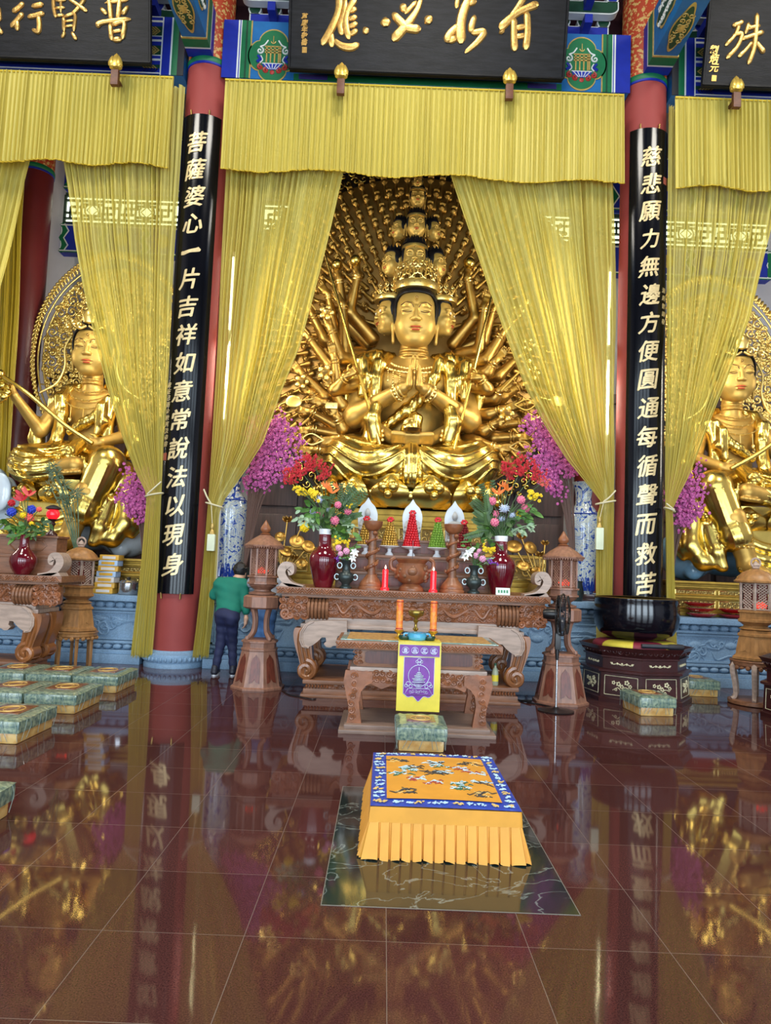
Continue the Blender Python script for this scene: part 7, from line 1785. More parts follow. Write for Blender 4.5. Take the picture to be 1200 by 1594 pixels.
FM = dict(red=mat('red_petal', srgb(198, 26, 38), 0.5), yellow=mat('yellow_petal', srgb(240, 204, 20), 0.5), pink=mat('pink_petal', srgb(226, 104, 140), 0.5, color2=srgb(238, 140, 160), vscale=40),
          white=mat('white_petal', srgb(236, 234, 228), 0.5), blue=mat('blue_petal', srgb(44, 66, 190), 0.5), ice=mat('pale_blue_petal', srgb(170, 186, 214), 0.5, color2=srgb(206, 214, 230), vscale=40), coral=mat('coral_petal', srgb(236, 96, 84), 0.5),
          purple=mat('purple_petal', srgb(128, 60, 170), 0.5), orange=mat('orange_petal', srgb(232, 120, 40), 0.5), magenta=mat('magenta_blossom', srgb(176, 66, 134), 0.6, color2=srgb(214, 112, 176), vscale=30), mauve=mat('mauve_petal', srgb(226, 160, 190), 0.5))
TZ = 1.2855
def on(u, v, Y, z=TZ):
    p = at(u, v, Y); return (p[0], Y, z)
for u, v, w in ((503, 908, 'left'), (778, 918, 'right')):
    x, y, z = on(u, v, 8.98); t = thing('red_vase', 'tall oxblood red vase at the %s end of the altar table' % w, 'vase', (x, y, z))
    MB().lathe([(0.0, 0), (0.105, 0), (0.115, 0.02), (0.135, 0.10), (0.165, 0.22), (0.185, 0.31), (0.186, 0.36), (0.165, 0.42), (0.11, 0.47), (0.082, 0.51), (0.078, 0.60), (0.080, 0.68), (0.074, 0.685), (0.070, 0.60), (0.07, 0.5), (0, 0.45)], n=40).build('body', m_oxblood, t, angle=60)
    MB().lathe([(0.0795, 0.655), (0.081, 0.682), (0.084, 0.715), (0.080, 0.722), (0.074, 0.715), (0.072, 0.66)], n=40).build('pale_rim', m_porc, t, angle=60)
for u, v, w in ((538, 910, 'left'), (737, 917, 'right')):
    x, y, z = on(u, v, 8.90); t = thing('bronze_vase', 'small dark bronze vase with ring handles inside the %s red vase' % w, 'vase', (x, y, z))
    MB().lathe([(0.0, 0), (0.075, 0), (0.075, 0.02), (0.05, 0.04), (0.05, 0.06), (0.09, 0.10), (0.10, 0.14), (0.09, 0.18), (0.055, 0.20), (0.045, 0.23), (0.045, 0.29), (0.065, 0.33), (0.072, 0.345), (0.06, 0.345), (0.04, 0.29), (0, 0.28)], n=28).build('body', m_bronze, t, angle=50)
    for s in (-1, 1):
        for zz in (0.14, 0.28): MB().tube([(s * (0.085 if zz < 0.2 else 0.055) + s * 0.028 * (1 + math.cos(a)), 0, zz + 0.034 * math.sin(a)) for a in np.linspace(0, 2 * PI, 15)], 0.009, 6, cap=False).build('ring_handle', mat('pale_bronze', srgb(150, 160, 160), 0.3, 0.5), t)
for u, v, w in ((577, 913, 'left'), (703, 919, 'right')):
    x, y, z = on(u, v, 8.92); t = thing('dragon_candlestick', 'tall carved wooden candlestick wound by a dragon, %s of the burner' % w, 'candlestick', (x, y, z))
    MB().lathe([(0.0, 0), (0.155, 0), (0.155, 0.025), (0.14, 0.04), (0.145, 0.06), (0.12, 0.10), (0.08, 0.15), (0.06, 0.18)], n=32).build('base', m_woodr, t, angle=50)
    MB().lathe([(0.05, 0.17), (0.046, 0.45), (0.05, 0.72)], n=20).build('column', m_wood, t)
    o = MB(); P = [(0.062 * math.cos(a * 2 * PI * 3.4), 0.062 * math.sin(a * 2 * PI * 3.4), 0.17 + 0.54 * a) for a in np.linspace(0, 1, 70)]
    o.tube(P, [0.022 * (0.5 + 0.6 * math.sin(PI * min(1, 0.1 + q / 70))) for q in range(70)], 7)
    for q in range(4, 68, 6): o.ell((P[q][0] * 1.35, P[q][1] * 1.35, P[q][2] + 0.01), (0.016, 0.016, 0.024), 6, 5)
    o.ell((0.03, -0.085, 0.69), (0.03, 0.035, 0.028), 8, 6); o.build('coiled_dragon', m_woodr, t)
    MB().lathe([(0.05, 0.715), (0.10, 0.76), (0.115, 0.80), (0.12, 0.84), (0.10, 0.842), (0.0, 0.82)], n=28).build('drip_cup', m_woodr, t, angle=50)
for u, v, w in ((599, 914, 'left'), (674, 918, 'right')):
    x, y, z = on(u, v, 8.785); t = thing('red_candle_lamp', 'glowing red candle lamp just %s of the carved burner' % w, 'lamp', (x, y, z))
    MB().lathe([(0.0, 0), (0.052, 0), (0.052, 0.02), (0.042, 0.035), (0, 0.035)], n=20).build('base', m_redglass, t)
    MB().lathe([(0.036, 0.035), (0.036, 0.245), (0.028, 0.255), (0.0, 0.255)], n=20).build('red_tube', m_redglass, t)
    MB().lathe([(0.0, 0.255), (0.010, 0.262), (0.012, 0.28), (0.004, 0.30), (0, 0.31)], n=10).build('flame', mat('electric_flame', srgb(255, 220, 200), 0.4, emit=srgb(255, 190, 170), estr=3.0), t)
x, y, z = on(640, 915, 8.885); t = thing('incense_burner', 'carved round wooden incense burner in the middle of the altar table', 'burner', (x, y, z))
MB().lathe([(0.0, 0), (0.15, 0), (0.155, 0.02), (0.14, 0.05), (0.11, 0.075), (0.10, 0.09)], n=32).build('foot', m_woodr, t, angle=50)
MB().lathe([(0.10, 0.085), (0.16, 0.12), (0.195, 0.18), (0.20, 0.24), (0.175, 0.31), (0.165, 0.34), (0.19, 0.37), (0.20, 0.385), (0.18, 0.39), (0.155, 0.34), (0.0, 0.30)], n=40).build('bowl', m_woodr, t, angle=50)
o = MB(); rnd = random.Random(2)
for k in range(46):
    a = rnd.uniform(0, 2 * PI); zz = rnd.uniform(0.13, 0.31); r_ = 0.19 if 0.16 < zz < 0.28 else 0.172; o.ell((r_ * math.cos(a), r_ * math.sin(a), zz), (rnd.uniform(.018, .034),) * 3, 7, 5)
o.ell((0, -0.195, 0.24), (0.06, 0.04, 0.05), 10, 8); o.build('relief_carving', m_wood, t)
for s in (-1, 1): MB().tube(crom([(s * 0.17, 0, 0.24), (s * 0.25, 0, 0.27), (s * 0.26, 0, 0.36), (s * 0.21, 0, 0.40)]), 0.024, 7).build('handle', m_woodr, t)
o = MB(); o.tube([(0, 0, 0.30), (0.003, 0, 0.62)], 0.005, 5); o.build('incense_stick', m_woodd, t)
x, y, z = on(783, 918, 8.80, TZ); t = thing('name_card', 'small white card with green marks before the right red vase', 'card', (x, y, z))
MB().prism([(-0.0, 0), (0.035, 0), (0.02, 0.085)], -0.085, 0.085, 'yz').build('card', mat('card_white', srgb(226, 240, 232), 0.5), t)
o = MB()
for i in range(4): o.box(-0.06 + i * 0.034, -0.04 + i * 0.034, -0.003 + 0.0, 0.012, 0.025, 0.06)
o.v = [(p[0], p[1] - 0.003 + 0.2 * p[2], p[2]) for p in o.v]; o.build('green_marks', mat('card_ink', srgb(60, 130, 90), 0.5), t)

# small white figures, and offering towers on white stands
LOBE = [(0.0, 0), (0.11, 0.0), (0.115, 0.10), (0.13, 0.22), (0.135, 0.34), (0.10, 0.44), (0.045, 0.50), (0.0, 0.57)]
for u, v, Y, nm in ((571, 833, 9.84, 'left'), (641, 836, 9.84, 'middle'), (707, 839, 9.84, 'right')):
    x, y, z = on(u, v, Y, 1.9405); t = thing('white_figurine', 'small white seated figurine with a pointed halo, %s of three on the steps' % nm, 'figurine', (x, y, z))
    P = [(p[0], p[1]) for p in crom([(q[0], q[1], 0) for q in LOBE], 4)]
    MB().prism(P + [(-p[0], p[1]) for p in P[::-1][1:-1]], 0.05, 0.075).build('pointed_halo', m_jade, t)
    MB().lathe([(0.0, 0), (0.10, 0), (0.105, 0.02), (0.085, 0.04), (0.10, 0.07), (0.105, 0.10), (0.0, 0.10)], n=24, sy=0.7).build('lotus_base', m_jade, t)
    s = Sdf((x - 0.16, Y - 0.14, z + 0.07), (x + 0.16, Y + 0.08, z + 0.48), 0.0085)
    s.ell((x, Y, z + 0.20), (0.062, 0.045, 0.08), 0.03); s.cap((x - 0.05, Y, z + 0.25), (x + 0.05, Y, z + 0.25), 0.03, 0.03, 0.03); s.ell((x, Y - 0.005, z + 0.345), (0.040, 0.042, 0.052), 0.015); s.ell((x, Y, z + 0.40), 0.02, 0.015)
    for q in (-1, 1):
        s.cap((x, Y - 0.03, z + 0.12), (x + q * 0.085, Y - 0.05, z + 0.125), 0.038, 0.034, 0.02); s.chain([(x + q * 0.07, Y, z + 0.24), (x + q * 0.088, Y - 0.03, z + 0.18), (x + q * 0.02, Y - 0.065, z + 0.165)], [0.024, 0.021, 0.016], 0.012)
    s.build('body', mat('grey_stone_figure', srgb(168, 168, 166), 0.5, vary=0.08), t, world=True)
TW = dict(gold=mat('gold_foil', srgb(176, 136, 54), 0.35, 0.6, vary=0.3, vscale=60), red=mat('red_foil', srgb(196, 24, 36), 0.35, 0.2, vary=0.25, vscale=60), green=mat('green_foil', srgb(112, 150, 50), 0.4, 0.2, vary=0.3, vscale=60), dkred=mat('dark_red_foil', srgb(122, 28, 30), 0.4, 0.2, vary=0.3, vscale=60))
for u, v, c, h_, nm, ww in ((569, 853, 'gold', 0.36, 'gold offering tower behind the left dragon candlestick', 'behind the left dragon candlestick'), (606, 855, 'gold', 0.36, 'gold offering tower between the left and middle white figurines', 'under the gold tower left of the red one'), (640, 858, 'red', 0.46, 'tall red offering tower in the middle of the steps', 'under the tall red tower'),
                 (680, 858, 'green', 0.38, 'green offering tower right of the red one', 'under the green tower'), (721, 861, 'dkred', 0.36, 'dark red offering tower behind the right dragon candlestick', 'behind the right dragon candlestick')):
    x, y, z = on(u, v, 9.52, 1.7205); t = thing('footed_dish', 'white footed dish ' + ww, 'dish', (x, y, z))
    MB().lathe([(0.0, 0), (0.055, 0), (0.05, 0.02), (0.025, 0.05), (0.03, 0.085), (0.11, 0.105), (0.135, 0.12), (0.13, 0.126), (0.0, 0.115)], n=28).build('dish', m_porc, t, angle=50)
    t = thing('offering_tower', nm, 'offering', (x, y, z + 0.122)); o = MB(); L = int(h_ / 0.034); kk = 0
    for i in range(L):
        r_ = 0.098 * (1 - i / L * 0.82); n = max(3, int(2 * PI * r_ / 0.034))
        for k in range(n):
            a = 2 * PI * (k + 0.5 * (i % 2)) / n; o.ell((r_ * math.cos(a), r_ * math.sin(a), 0.02 + i * (h_ - 0.04) / L), (0.021, 0.021, 0.022), 7, 5)
    o.lathe([(0.09, 0), (0.015, h_ - 0.03), (0, h_ - 0.02)], n=12); q = o.build('stacked_foil_pieces', TW[c], t); q['kind'] = 'stuff'
    o = MB()
    for k in range(6): o.ell((0.03 * math.cos(k), -0.01 + 0.02 * math.sin(k), h_ - 0.01 + 0.025 * math.sin(k * 1.05)), (0.022, 0.015, 0.018), 7, 5)
    o.build('red_bow', TW['red'], t)

# ------------------------------------------------------------------ flowers
def leaf_shape(mb, a, d, L, w, droop=0.3, n=6):
    a = Vector(a); d = Vector(d).normalized(); s = d.cross(Vector((0.1, -1, 0.3))).normalized(); vs = []; fs = []
    for i in range(n + 1):
        q = i / n; p = a + d * (L * q) + Vector((0, 0, -droop * L * q * q)); ww = w * math.sin(PI * min(1, 0.08 + 0.92 * q)) ** 0.8; nn = d.cross(s)
        vs += [p - s * ww, p + nn * ww * 0.25, p + s * ww]
    for i in range(n): fs += [(3 * i, 3 * i + 1, 3 * i + 4, 3 * i + 3), (3 * i + 1, 3 * i + 2, 3 * i + 5, 3 * i + 4)]
    mb.add(vs, fs)
def ball_flower(mb, p, r, rnd):
    mb.ell(p, r * 0.86, 10, 8)
    for k in range(30):
        z = 1 - 2 * (k + 0.5) / 30; a = k * 2.4; s = math.sqrt(1 - z * z); mb.ell((p[0] + r * 0.86 * s * math.cos(a), p[1] + r * 0.86 * s * math.sin(a), p[2] + r * 0.86 * z), r * 0.24, 5, 4)
def protea(mb, p, r, rnd):
    mb.ell(p, r * 0.8, 10, 8)
    for k in range(26):
        z = 0.9 - 1.6 * (k + 0.5) / 26; a = k * 2.4; s = math.sqrt(1 - z * z); d = Vector((s * math.cos(a), s * math.sin(a) - 0.3, z)).normalized()
        mb.tube([Vector(p) + d * r * 0.6, Vector(p) + d * r * 1.25], [r * 0.16, r * 0.04], 4)
def five(mb, p, r, rnd, n=5):
    q = Matrix.Rotation(rnd.uniform(0, 6), 3, 'Y') @ Matrix.Rotation(rnd.uniform(-.5, .5), 3, 'X')
    for k in range(n):
        a = 2 * PI * k / n; c = Vector(p) + q @ Vector((0.55 * r * math.cos(a), 0, 0.55 * r * math.sin(a))); mb.ell(c, (r * 0.5, r * 0.2, r * 0.5), 6, 4)
def lily(mb, p, r, rnd):
    for k in range(6):
        a = k * PI / 3 + 0.3; leaf_shape(mb, p, (math.cos(a), -0.55, math.sin(a)), r * 1.5, r * 0.34, 0.2, 5)
def spray(mb, base, tip, n, r, rnd, spread=0.05):
    base, tip = Vector(base), Vector(tip); L = (tip - base).length
    for k in range(n):
        q = rnd.random() ** 0.7; c = base.lerp(tip, q) + Vector((rnd.gauss(0, 1), rnd.gauss(0, 1), rnd.gauss(0, 1))) * spread * (0.5 + q); five(mb, c, r * rnd.uniform(.7, 1.2), rnd, 4)
def fern(mb, a, b_, n, L, rnd):
    a, b_ = Vector(a), Vector(b_); mb.tube([a, b_], 0.003, 4); d = (b_ - a).normalized()
    for k in range(n):
        q = 0.25 + 0.75 * k / n
        for s in (-1, 1):
            t_ = Vector((d.z, 0.2 * s, -d.x)) * s; leaf_shape(mb, a.lerp(b_, q), d * 0.7 + t_ * 0.7, L * (1 - 0.5 * q), L * 0.13, 0.1, 3)
def bouquet(mouth, Y, label, items, greens, seed, name='flower_bouquet'):
    """items = (kind, colour, u, v, size); every head on its own stem rising out of the vase mouth"""
    rnd = random.Random(seed); t = thing(name, label, 'flowers', mouth); M = Vector(mouth)
    for kind, col, u, v, sz in items:
        yy = Y + rnd.uniform(-.10, .06); p = Vector(at(u, v, yy)) - M; mb = MB()
        st = MB(); st.tube(crom([(rnd.uniform(-.02, .02), rnd.uniform(-.02, .02), -0.06), (p.x * 0.35, p.y * 0.4, p.z * 0.55), tuple(p)], 4), 0.005, 5)
        if kind == 'ball': ball_flower(mb, p, sz * 1.15, rnd)
        elif kind == 'protea': protea(mb, p, sz, rnd)
        elif kind == 'lily': lily(mb, p, sz, rnd)
        elif kind == 'cluster':
            for k in range(14): five(mb, p + Vector((rnd.gauss(0, sz), rnd.gauss(0, sz * .6), rnd.gauss(0, sz * .7))), sz * 0.55, rnd)
        elif kind == 'spray':
            for k in range(7):
                e = p + Vector((rnd.uniform(-1, 1), rnd.uniform(-.5, .3), rnd.uniform(-.4, 1))) * sz * 1.25; b0 = p + Vector((0, 0, -sz * 0.5)); st.tube([b0, e], 0.004, 4); spray(mb, b0, e, 16, sz * 0.115, rnd, sz * 0.13)
        elif kind == 'bird':
            for k in range(5): leaf_shape(mb, p, (rnd.uniform(-1, 1), -0.2, rnd.uniform(0.4, 1.2)), sz, sz * 0.14, 0, 4)
        f = mb.build(kind + '_flower' if kind != 'spray' else 'blossom_spray', FM[col], t, angle=0); st.build('stem', m_stem, f)
    for kind, u, v, n, sz in greens:
        mb = MB(); yy = Y + rnd.uniform(-.05, .12); p = Vector(at(u, v, yy)) - M; s0 = p * 0.25; mm = m_leaf
        mb.tube(crom([(0, 0, -0.06), tuple(p * 0.5 + Vector((0, 0, 0.04))), tuple(p)], 4), 0.006, 5)
        if kind == 'fern':
            for k in range(n): fern(mb, p * 0.5, p + Vector((rnd.uniform(-1, 1), rnd.uniform(-.5, .5), rnd.uniform(-1, 1))) * sz, 9, sz * 0.45, rnd)
            mm = m_leafd
        else:
            for k in range(n):
                q = rnd.uniform(0.45, 1.0); leaf_shape(mb, p * q + Vector((rnd.gauss(0, .3), rnd.gauss(0, .2), rnd.gauss(0, .3))) * sz, (rnd.uniform(-1, 1) + p.x, rnd.uniform(-.8, .2), rnd.uniform(-.5, .9)), sz * rnd.uniform(.6, 1.1), sz * rnd.uniform(.14, .24), 0.3)
            mm = {'leaf': m_leaf, 'dark': m_leafd, 'sage': m_leafp}[kind]
        mb.build('foliage', mm, t, angle=0)
    return t
vm = on(503, 908, 8.98, TZ + 0.72)
bouquet(vm, 8.98, 'large mixed flower bouquet in the left red vase on the altar', [('spray', 'red', 468, 732, .16), ('spray', 'red', 490, 722, .15), ('spray', 'red', 505, 738, .12), ('spray', 'red', 452, 745, .11), ('cluster', 'yellow', 472, 766, .045), ('cluster', 'yellow', 487, 770, .045), ('cluster', 'yellow', 463, 760, .03), ('protea', 'ice', 498, 778, .055),
    ('protea', 'ice', 487, 797, .038), ('protea', 'ice', 511, 794, .042), ('ball', 'pink', 498, 801, .046), ('ball', 'pink', 521, 810, .05), ('ball', 'pink', 541, 795, .045), ('ball', 'pink', 526, 786, .038), ('cluster', 'yellow', 545, 787, .02), ('ball', 'yellow', 474, 821, .052), ('bird', 'orange', 517, 768, .12), ('bird', 'orange', 507, 760, .10), ('bird', 'orange', 525, 760, .09)],
    [('leaf', 468, 792, 12, .16), ('leaf', 482, 782, 8, .14), ('sage', 462, 808, 16, .10), ('sage', 476, 806, 12, .09), ('fern', 545, 815, 8, .20), ('fern', 552, 790, 6, .2), ('fern', 535, 770, 6, .18), ('dark', 525, 822, 10, .22), ('dark', 500, 812, 10, .15), ('fern', 548, 770, 4, .18), ('leaf', 545, 838, 8, .16), ('dark', 512, 775, 8, .16), ('sage', 560, 822, 8, .08)], 5)
vm = on(778, 918, 8.98, TZ + 0.72)
bouquet(vm, 8.98, 'large mixed flower bouquet in the right red vase on the altar', [('spray', 'red', 792, 736, .15), ('spray', 'red', 812, 728, .15), ('spray', 'red', 832, 738, .13), ('spray', 'coral', 845, 750, .09), ('cluster', 'yellow', 828, 770, .045), ('cluster', 'yellow', 838, 772, .03), ('cluster', 'yellow', 806, 802, .025), ('protea', 'ice', 785, 792, .06), ('protea', 'ice', 797, 802, .04), ('protea', 'ice', 781, 808, .042),
    ('ball', 'pink', 766, 780, .045), ('ball', 'pink', 811, 778, .045), ('ball', 'pink', 818, 791, .048), ('ball', 'pink', 771, 800, .040), ('ball', 'pink', 757, 812, .046), ('ball', 'pink', 770, 813, .046), ('bird', 'orange', 775, 770, .12), ('bird', 'orange', 790, 764, .10), ('bird', 'orange', 782, 758, .09)],
    [('leaf', 826, 800, 12, .14), ('sage', 822, 822, 18, .09), ('sage', 835, 818, 8, .08), ('fern', 745, 815, 8, .2), ('fern', 742, 790, 6, .2), ('fern', 755, 768, 6, .18), ('dark', 760, 828, 10, .2), ('dark', 790, 815, 10, .15), ('leaf', 740, 835, 8, .16), ('dark', 800, 785, 8, .14), ('leaf', 830, 785, 8, .12), ('leaf', 735, 858, 5, .12)], 6)
vm = on(538, 910, 8.90, TZ + 0.34)
bouquet(vm, 8.86, 'small posy of lilies and orchids in the left bronze vase', [('cluster', 'yellow', 524, 843, .03), ('cluster', 'yellow', 538, 845, .03), ('ball', 'mauve', 527, 853, .034), ('ball', 'mauve', 539, 858, .036), ('ball', 'mauve', 530, 862, .028), ('lily', 'white', 552, 859, .045), ('lily', 'white', 549, 868, .04), ('cluster', 'purple', 524, 870, .02), ('cluster', 'purple', 536, 870, .016), ('cluster', 'white', 510, 860, .022)], [('leaf', 556, 846, 8, .10), ('sage', 512, 864, 8, .06), ('leaf', 540, 868, 6, .08)], 7)
vm = on(737, 917, 8.90, TZ + 0.34)
bouquet(vm, 8.86, 'small posy of lilies and orchids in the right bronze vase', [('cluster', 'yellow', 755, 853, .03), ('cluster', 'yellow', 766, 856, .03), ('ball', 'mauve', 741, 865, .034), ('ball', 'mauve', 751, 870, .036), ('ball', 'mauve', 746, 858, .028), ('lily', 'white', 729, 860, .045), ('lily', 'white', 724, 866, .04), ('cluster', 'purple', 764, 874, .02), ('cluster', 'purple', 772, 878, .016), ('cluster', 'white', 735, 855, .022)], [('leaf', 732, 846, 8, .10), ('sage', 768, 870, 8, .06), ('leaf', 742, 872, 6, .08)], 8)
# vase and flowers, lamp on the left altar
x, y, z = on(35, 889, 9.28); t = thing('round_red_vase', 'round oxblood vase with slim neck on the left edge altar table', 'vase', (x, y, z))
MB().lathe([(0.0, 0), (0.09, 0), (0.10, 0.015), (0.14, 0.08), (0.165, 0.16), (0.16, 0.22), (0.12, 0.28), (0.075, 0.325), (0.06, 0.37), (0.057, 0.50), (0.062, 0.51), (0.05, 0.51), (0.045, 0.4), (0, 0.35)], n=36).build('body', m_oxblood, t, angle=60)
bouquet((x, y, z + 0.50), 9.28, 'bouquet with blue and coral flowers in the round red vase', [('ball', 'blue', 18, 797, .05), ('ball', 'blue', 49, 793, .05), ('ball', 'coral', 45, 806, .055), ('ball', 'red', 18, 783, .04), ('bird', 'red', 38, 776, .16), ('bird', 'coral', 44, 772, .14), ('bird', 'red', 33, 780, .12), ('ball', 'yellow', 36, 802, .035), ('ball', 'yellow', 49, 815, .025), ('ball', 'coral', 61, 793, .03)],
        [('dark', 8, 800, 8, .14), ('leaf', 18, 822, 12, .16), ('leaf', 40, 826, 10, .15), ('dark', 66, 815, 14, .12), ('dark', 76, 822, 10, .10), ('sage', 36, 790, 8, .10), ('dark', 4, 812, 6, .12)], 9)
x, y, z = on(80, 835, 9.62, 1.8005); t = thing('oil_lamp', 'red glass oil lamp on a dark turned stand on the left altar', 'lamp', (x, y, z))
MB().lathe([(0.0, 0), (0.075, 0), (0.07, 0.03), (0.03, 0.06), (0.025, 0.13), (0.05, 0.16), (0.03, 0.19), (0.05, 0.21), (0.075, 0.225), (0, 0.225)], n=24).build('stand', m_woodd, t, angle=50)
MB().lathe([(0.05, 0.225), (0.08, 0.26), (0.085, 0.30), (0.06, 0.355), (0.0, 0.36)], n=24).build('red_globe', m_redglass, t)
MB().lathe([(0.065, 0.35), (0.10, 0.365), (0.09, 0.385), (0.04, 0.41), (0.0, 0.42)], n=20).build('cap', P_DARK, t)
x, y, z = on(98, 870, 10.02, 1.003); t = thing('pine_sprig_vase', 'grey green pine sprigs standing before the left golden statue', 'plant', (-4.95, 10.84, 1.003))
MB().lathe([(0, 0), (0.08, 0), (0.10, 0.2), (0.06, 0.4), (0.08, 0.5), (0.07, 0.5), (0, 0.45)], n=20).build('vase', m_bronze, t)
o = MB(); rnd = random.Random(4)
for (u, v) in ((88, 740), (80, 760), (100, 755), (112, 772), (95, 775), (120, 768), (108, 785), (78, 735), (84, 725)):
    e = Vector(at(u, v, 10.80)) - Vector(t.location); o.tube(crom([(0, 0, 0.45), (e.x * 0.5, 0, e.z * 0.7), tuple(e)], 4), 0.008, 5)
    for k in range(34):
        d = Vector((rnd.gauss(0, 1), rnd.gauss(0, 1), rnd.gauss(0, 1))).normalized(); c = e + d * rnd.uniform(0, .09); o.tube([c, c + d * 0.07], [0.008, 0.002], 4)
o.build('sprigs', mat('pine_needle', srgb(78, 100, 74), 0.6, color2=srgb(118, 138, 108), vscale=12), t)

# tall pink blossom branches
def blossom(base, tips, label, seed, dens=26):
    ps = 0.62 if base[2] < 1.1 else 1.0
    t = thing('blossom_branches', label, 'flowers', base); rnd = random.Random(seed); B_ = Vector(base)
    MB().lathe([(0, 0), (0.10 * ps, 0), (0.13 * ps, 0.12), (0.10 * ps, 0.26), (0.11 * ps, 0.30), (0.09 * ps, 0.30), (0, 0.26)], n=20).build('pot', m_bronze, t)
    w = MB(); f = MB()
    for (u, v, Y) in tips:
        e = Vector(at(u, v, Y)) - B_; m_ = Vector((e.x * 0.35, e.y * 0.4, e.z * 0.72)); P = [Vector(p) for p in crom([(0, 0, 0.25), tuple(m_), tuple(e)], 8)]; w.tube(P, [0.014 - 0.010 * i / len(P) for i in range(len(P))], 5)
        for k in range(dens):
            q = rnd.uniform(0.62, 1.0); i = min(len(P) - 2, int(q * (len(P) - 1))); c = P[i].lerp(P[i + 1], rnd.random()) + Vector((rnd.gauss(0, .06), rnd.gauss(0, .05), rnd.gauss(0, .06)))
            five(f, c, rnd.uniform(0.017, 0.028), rnd, 5)
    w.build('twigs', mat('twig_brown', srgb(96, 70, 60), 0.7), t); q = f.build('blossoms', FM['magenta'], t, angle=0); q['kind'] = 'stuff'
T = lambda u0, u1, v0, v1, Y, n, s: [(random.Random(s + i).uniform(u0, u1), random.Random(s * 3 + i).uniform(v0, v1), Y + random.Random(s * 5 + i).uniform(-.05, .05)) for i in range(n)]
blossom((-2.46, 10.84, 1.172), T(392, 468, 640, 730, 10.84, 28, 30), 'tall magenta blossom branches beside the left edge of the main statue', 31, 60)
blossom((2.50, 10.84, 1.172), T(815, 878, 645, 735, 10.84, 26, 40), 'tall magenta blossom branches beside the right edge of the main statue', 32, 60)
blossom((-4.00, 11.04, 1.003), T(186, 236, 728, 790, 10.98, 15, 50), 'magenta blossom branches beside the left golden statue', 33, 60)
blossom((3.98, 11.04, 1.003), T(1050, 1098, 716, 802, 10.98, 16, 60), 'magenta blossom branches beside the right golden statue', 34, 60)

# gilded lotus sprays
def gilt_lotus(base, pts, label, seed):
    t = thing('gilt_lotus_spray', label, 'ornament', base); B_ = Vector(base); rnd = random.Random(seed)
    MB().lathe([(0, 0), (0.16, 0), (0.20, 0.14), (0.17, 0.24), (0.19, 0.27), (0.15, 0.27), (0, 0.22)], n=24).build('pot', m_ped_dark, t)
    for (u, v, k, r_) in pts:
        e = Vector(at(u, v, base[1] - 0.05)) - B_; o = MB(); r_ *= 0.8; o.tube(crom([(rnd.uniform(-.05, .05), 0, 0.2), (e.x * 0.5, -0.02, e.z * 0.6), tuple(e)], 5), 0.012, 6)
        if k == 'leaf': o.lathe([(0, 0.0), (r_ * 0.6, 0.02), (r_, 0.0), (r_ * 0.95, -0.03), (r_ * .5, 0.0)], tuple(e), 18, tilt=Matrix.Rotation(1.1 + rnd.uniform(-.3, .3), 3, 'X') @ Matrix.Rotation(rnd.uniform(-.4, .4), 3, 'Y'))
        else:
            for q in range(10): a = q * 2 * PI / 10; leaf_shape(o, e, (math.cos(a), math.sin(a) - .3, 0.9 if q % 2 else 0.4), r_ * 1.3, r_ * 0.36, -0.25, 5)
            o.ell(tuple(e + Vector((0, 0, r_ * .2))), r_ * 0.3, 10, 6)
        o.build('gilt_lotus', m_arm, t, angle=50)
gilt_lotus((-1.92, 10.83, 1.172), [(447, 812, 'lotus', .09), (462, 842, 'leaf', .14), (470, 818, 'lotus', .07), (446, 858, 'leaf', .12), (480, 850, 'leaf', .13), (458, 870, 'lotus', .07), (436, 835, 'leaf', .10), (470, 878, 'leaf', .11)], 'gilded lotus spray in a dark pot left of the altar table', 3)
gilt_lotus((1.98, 10.83, 1.172), [(800, 850, 'leaf', .15), (812, 838, 'lotus', .09), (826, 852, 'leaf', .13), (840, 866, 'lotus', .08), (815, 880, 'leaf', .12), (833, 888, 'leaf', .10), (848, 848, 'lotus', .07)], 'gilded lotus spray in a dark pot right of the altar table', 4)

# tall blue and white dragon vases
def bluewhite():
    m = bpy.data.materials.new('blue_white_porcelain'); m.use_nodes = True; nt = m.node_tree; L = nt.links; b = nt.nodes['Principled BSDF']; b.inputs['Roughness'].default_value = 0.15; b.inputs['Coat Weight'].default_value = 0.4
    tc = nt.nodes.new('ShaderNodeTexCoord')
    n = nt.nodes.new('ShaderNodeTexNoise'); n.inputs['Scale'].default_value = 7.0; n.inputs['Detail'].default_value = 3; n.inputs['Distortion'].default_value = 2.2; L.new(tc.outputs['Object'], n.inputs['Vector'])
    r = nt.nodes.new('ShaderNodeValToRGB'); L.new(n.outputs['Fac'], r.inputs[0]); e = r.color_ramp.elements
    e[0].position = 0.40; e[0].color = srgb(28, 58, 150); e[1].position = 0.45; e[1].color = srgb(126, 156, 206)
    q = r.color_ramp.elements.new(0.475); q.color = srgb(200, 206, 200); q = r.color_ramp.elements.new(0.56); q.color = srgb(200, 206, 200); q = r.color_ramp.elements.new(0.57); q.color = srgb(70, 92, 160); q = r.color_ramp.elements.new(0.60); q.color = srgb(200, 206, 204); q = r.color_ramp.elements.new(0.70); q.color = srgb(120, 150, 200)
    L.new(r.outputs[0], b.inputs['Base Color']); return m
m_bw = bluewhite(); m_bwblue = mat('cobalt_band', srgb(30, 60, 150), 0.15, coat=0.4)
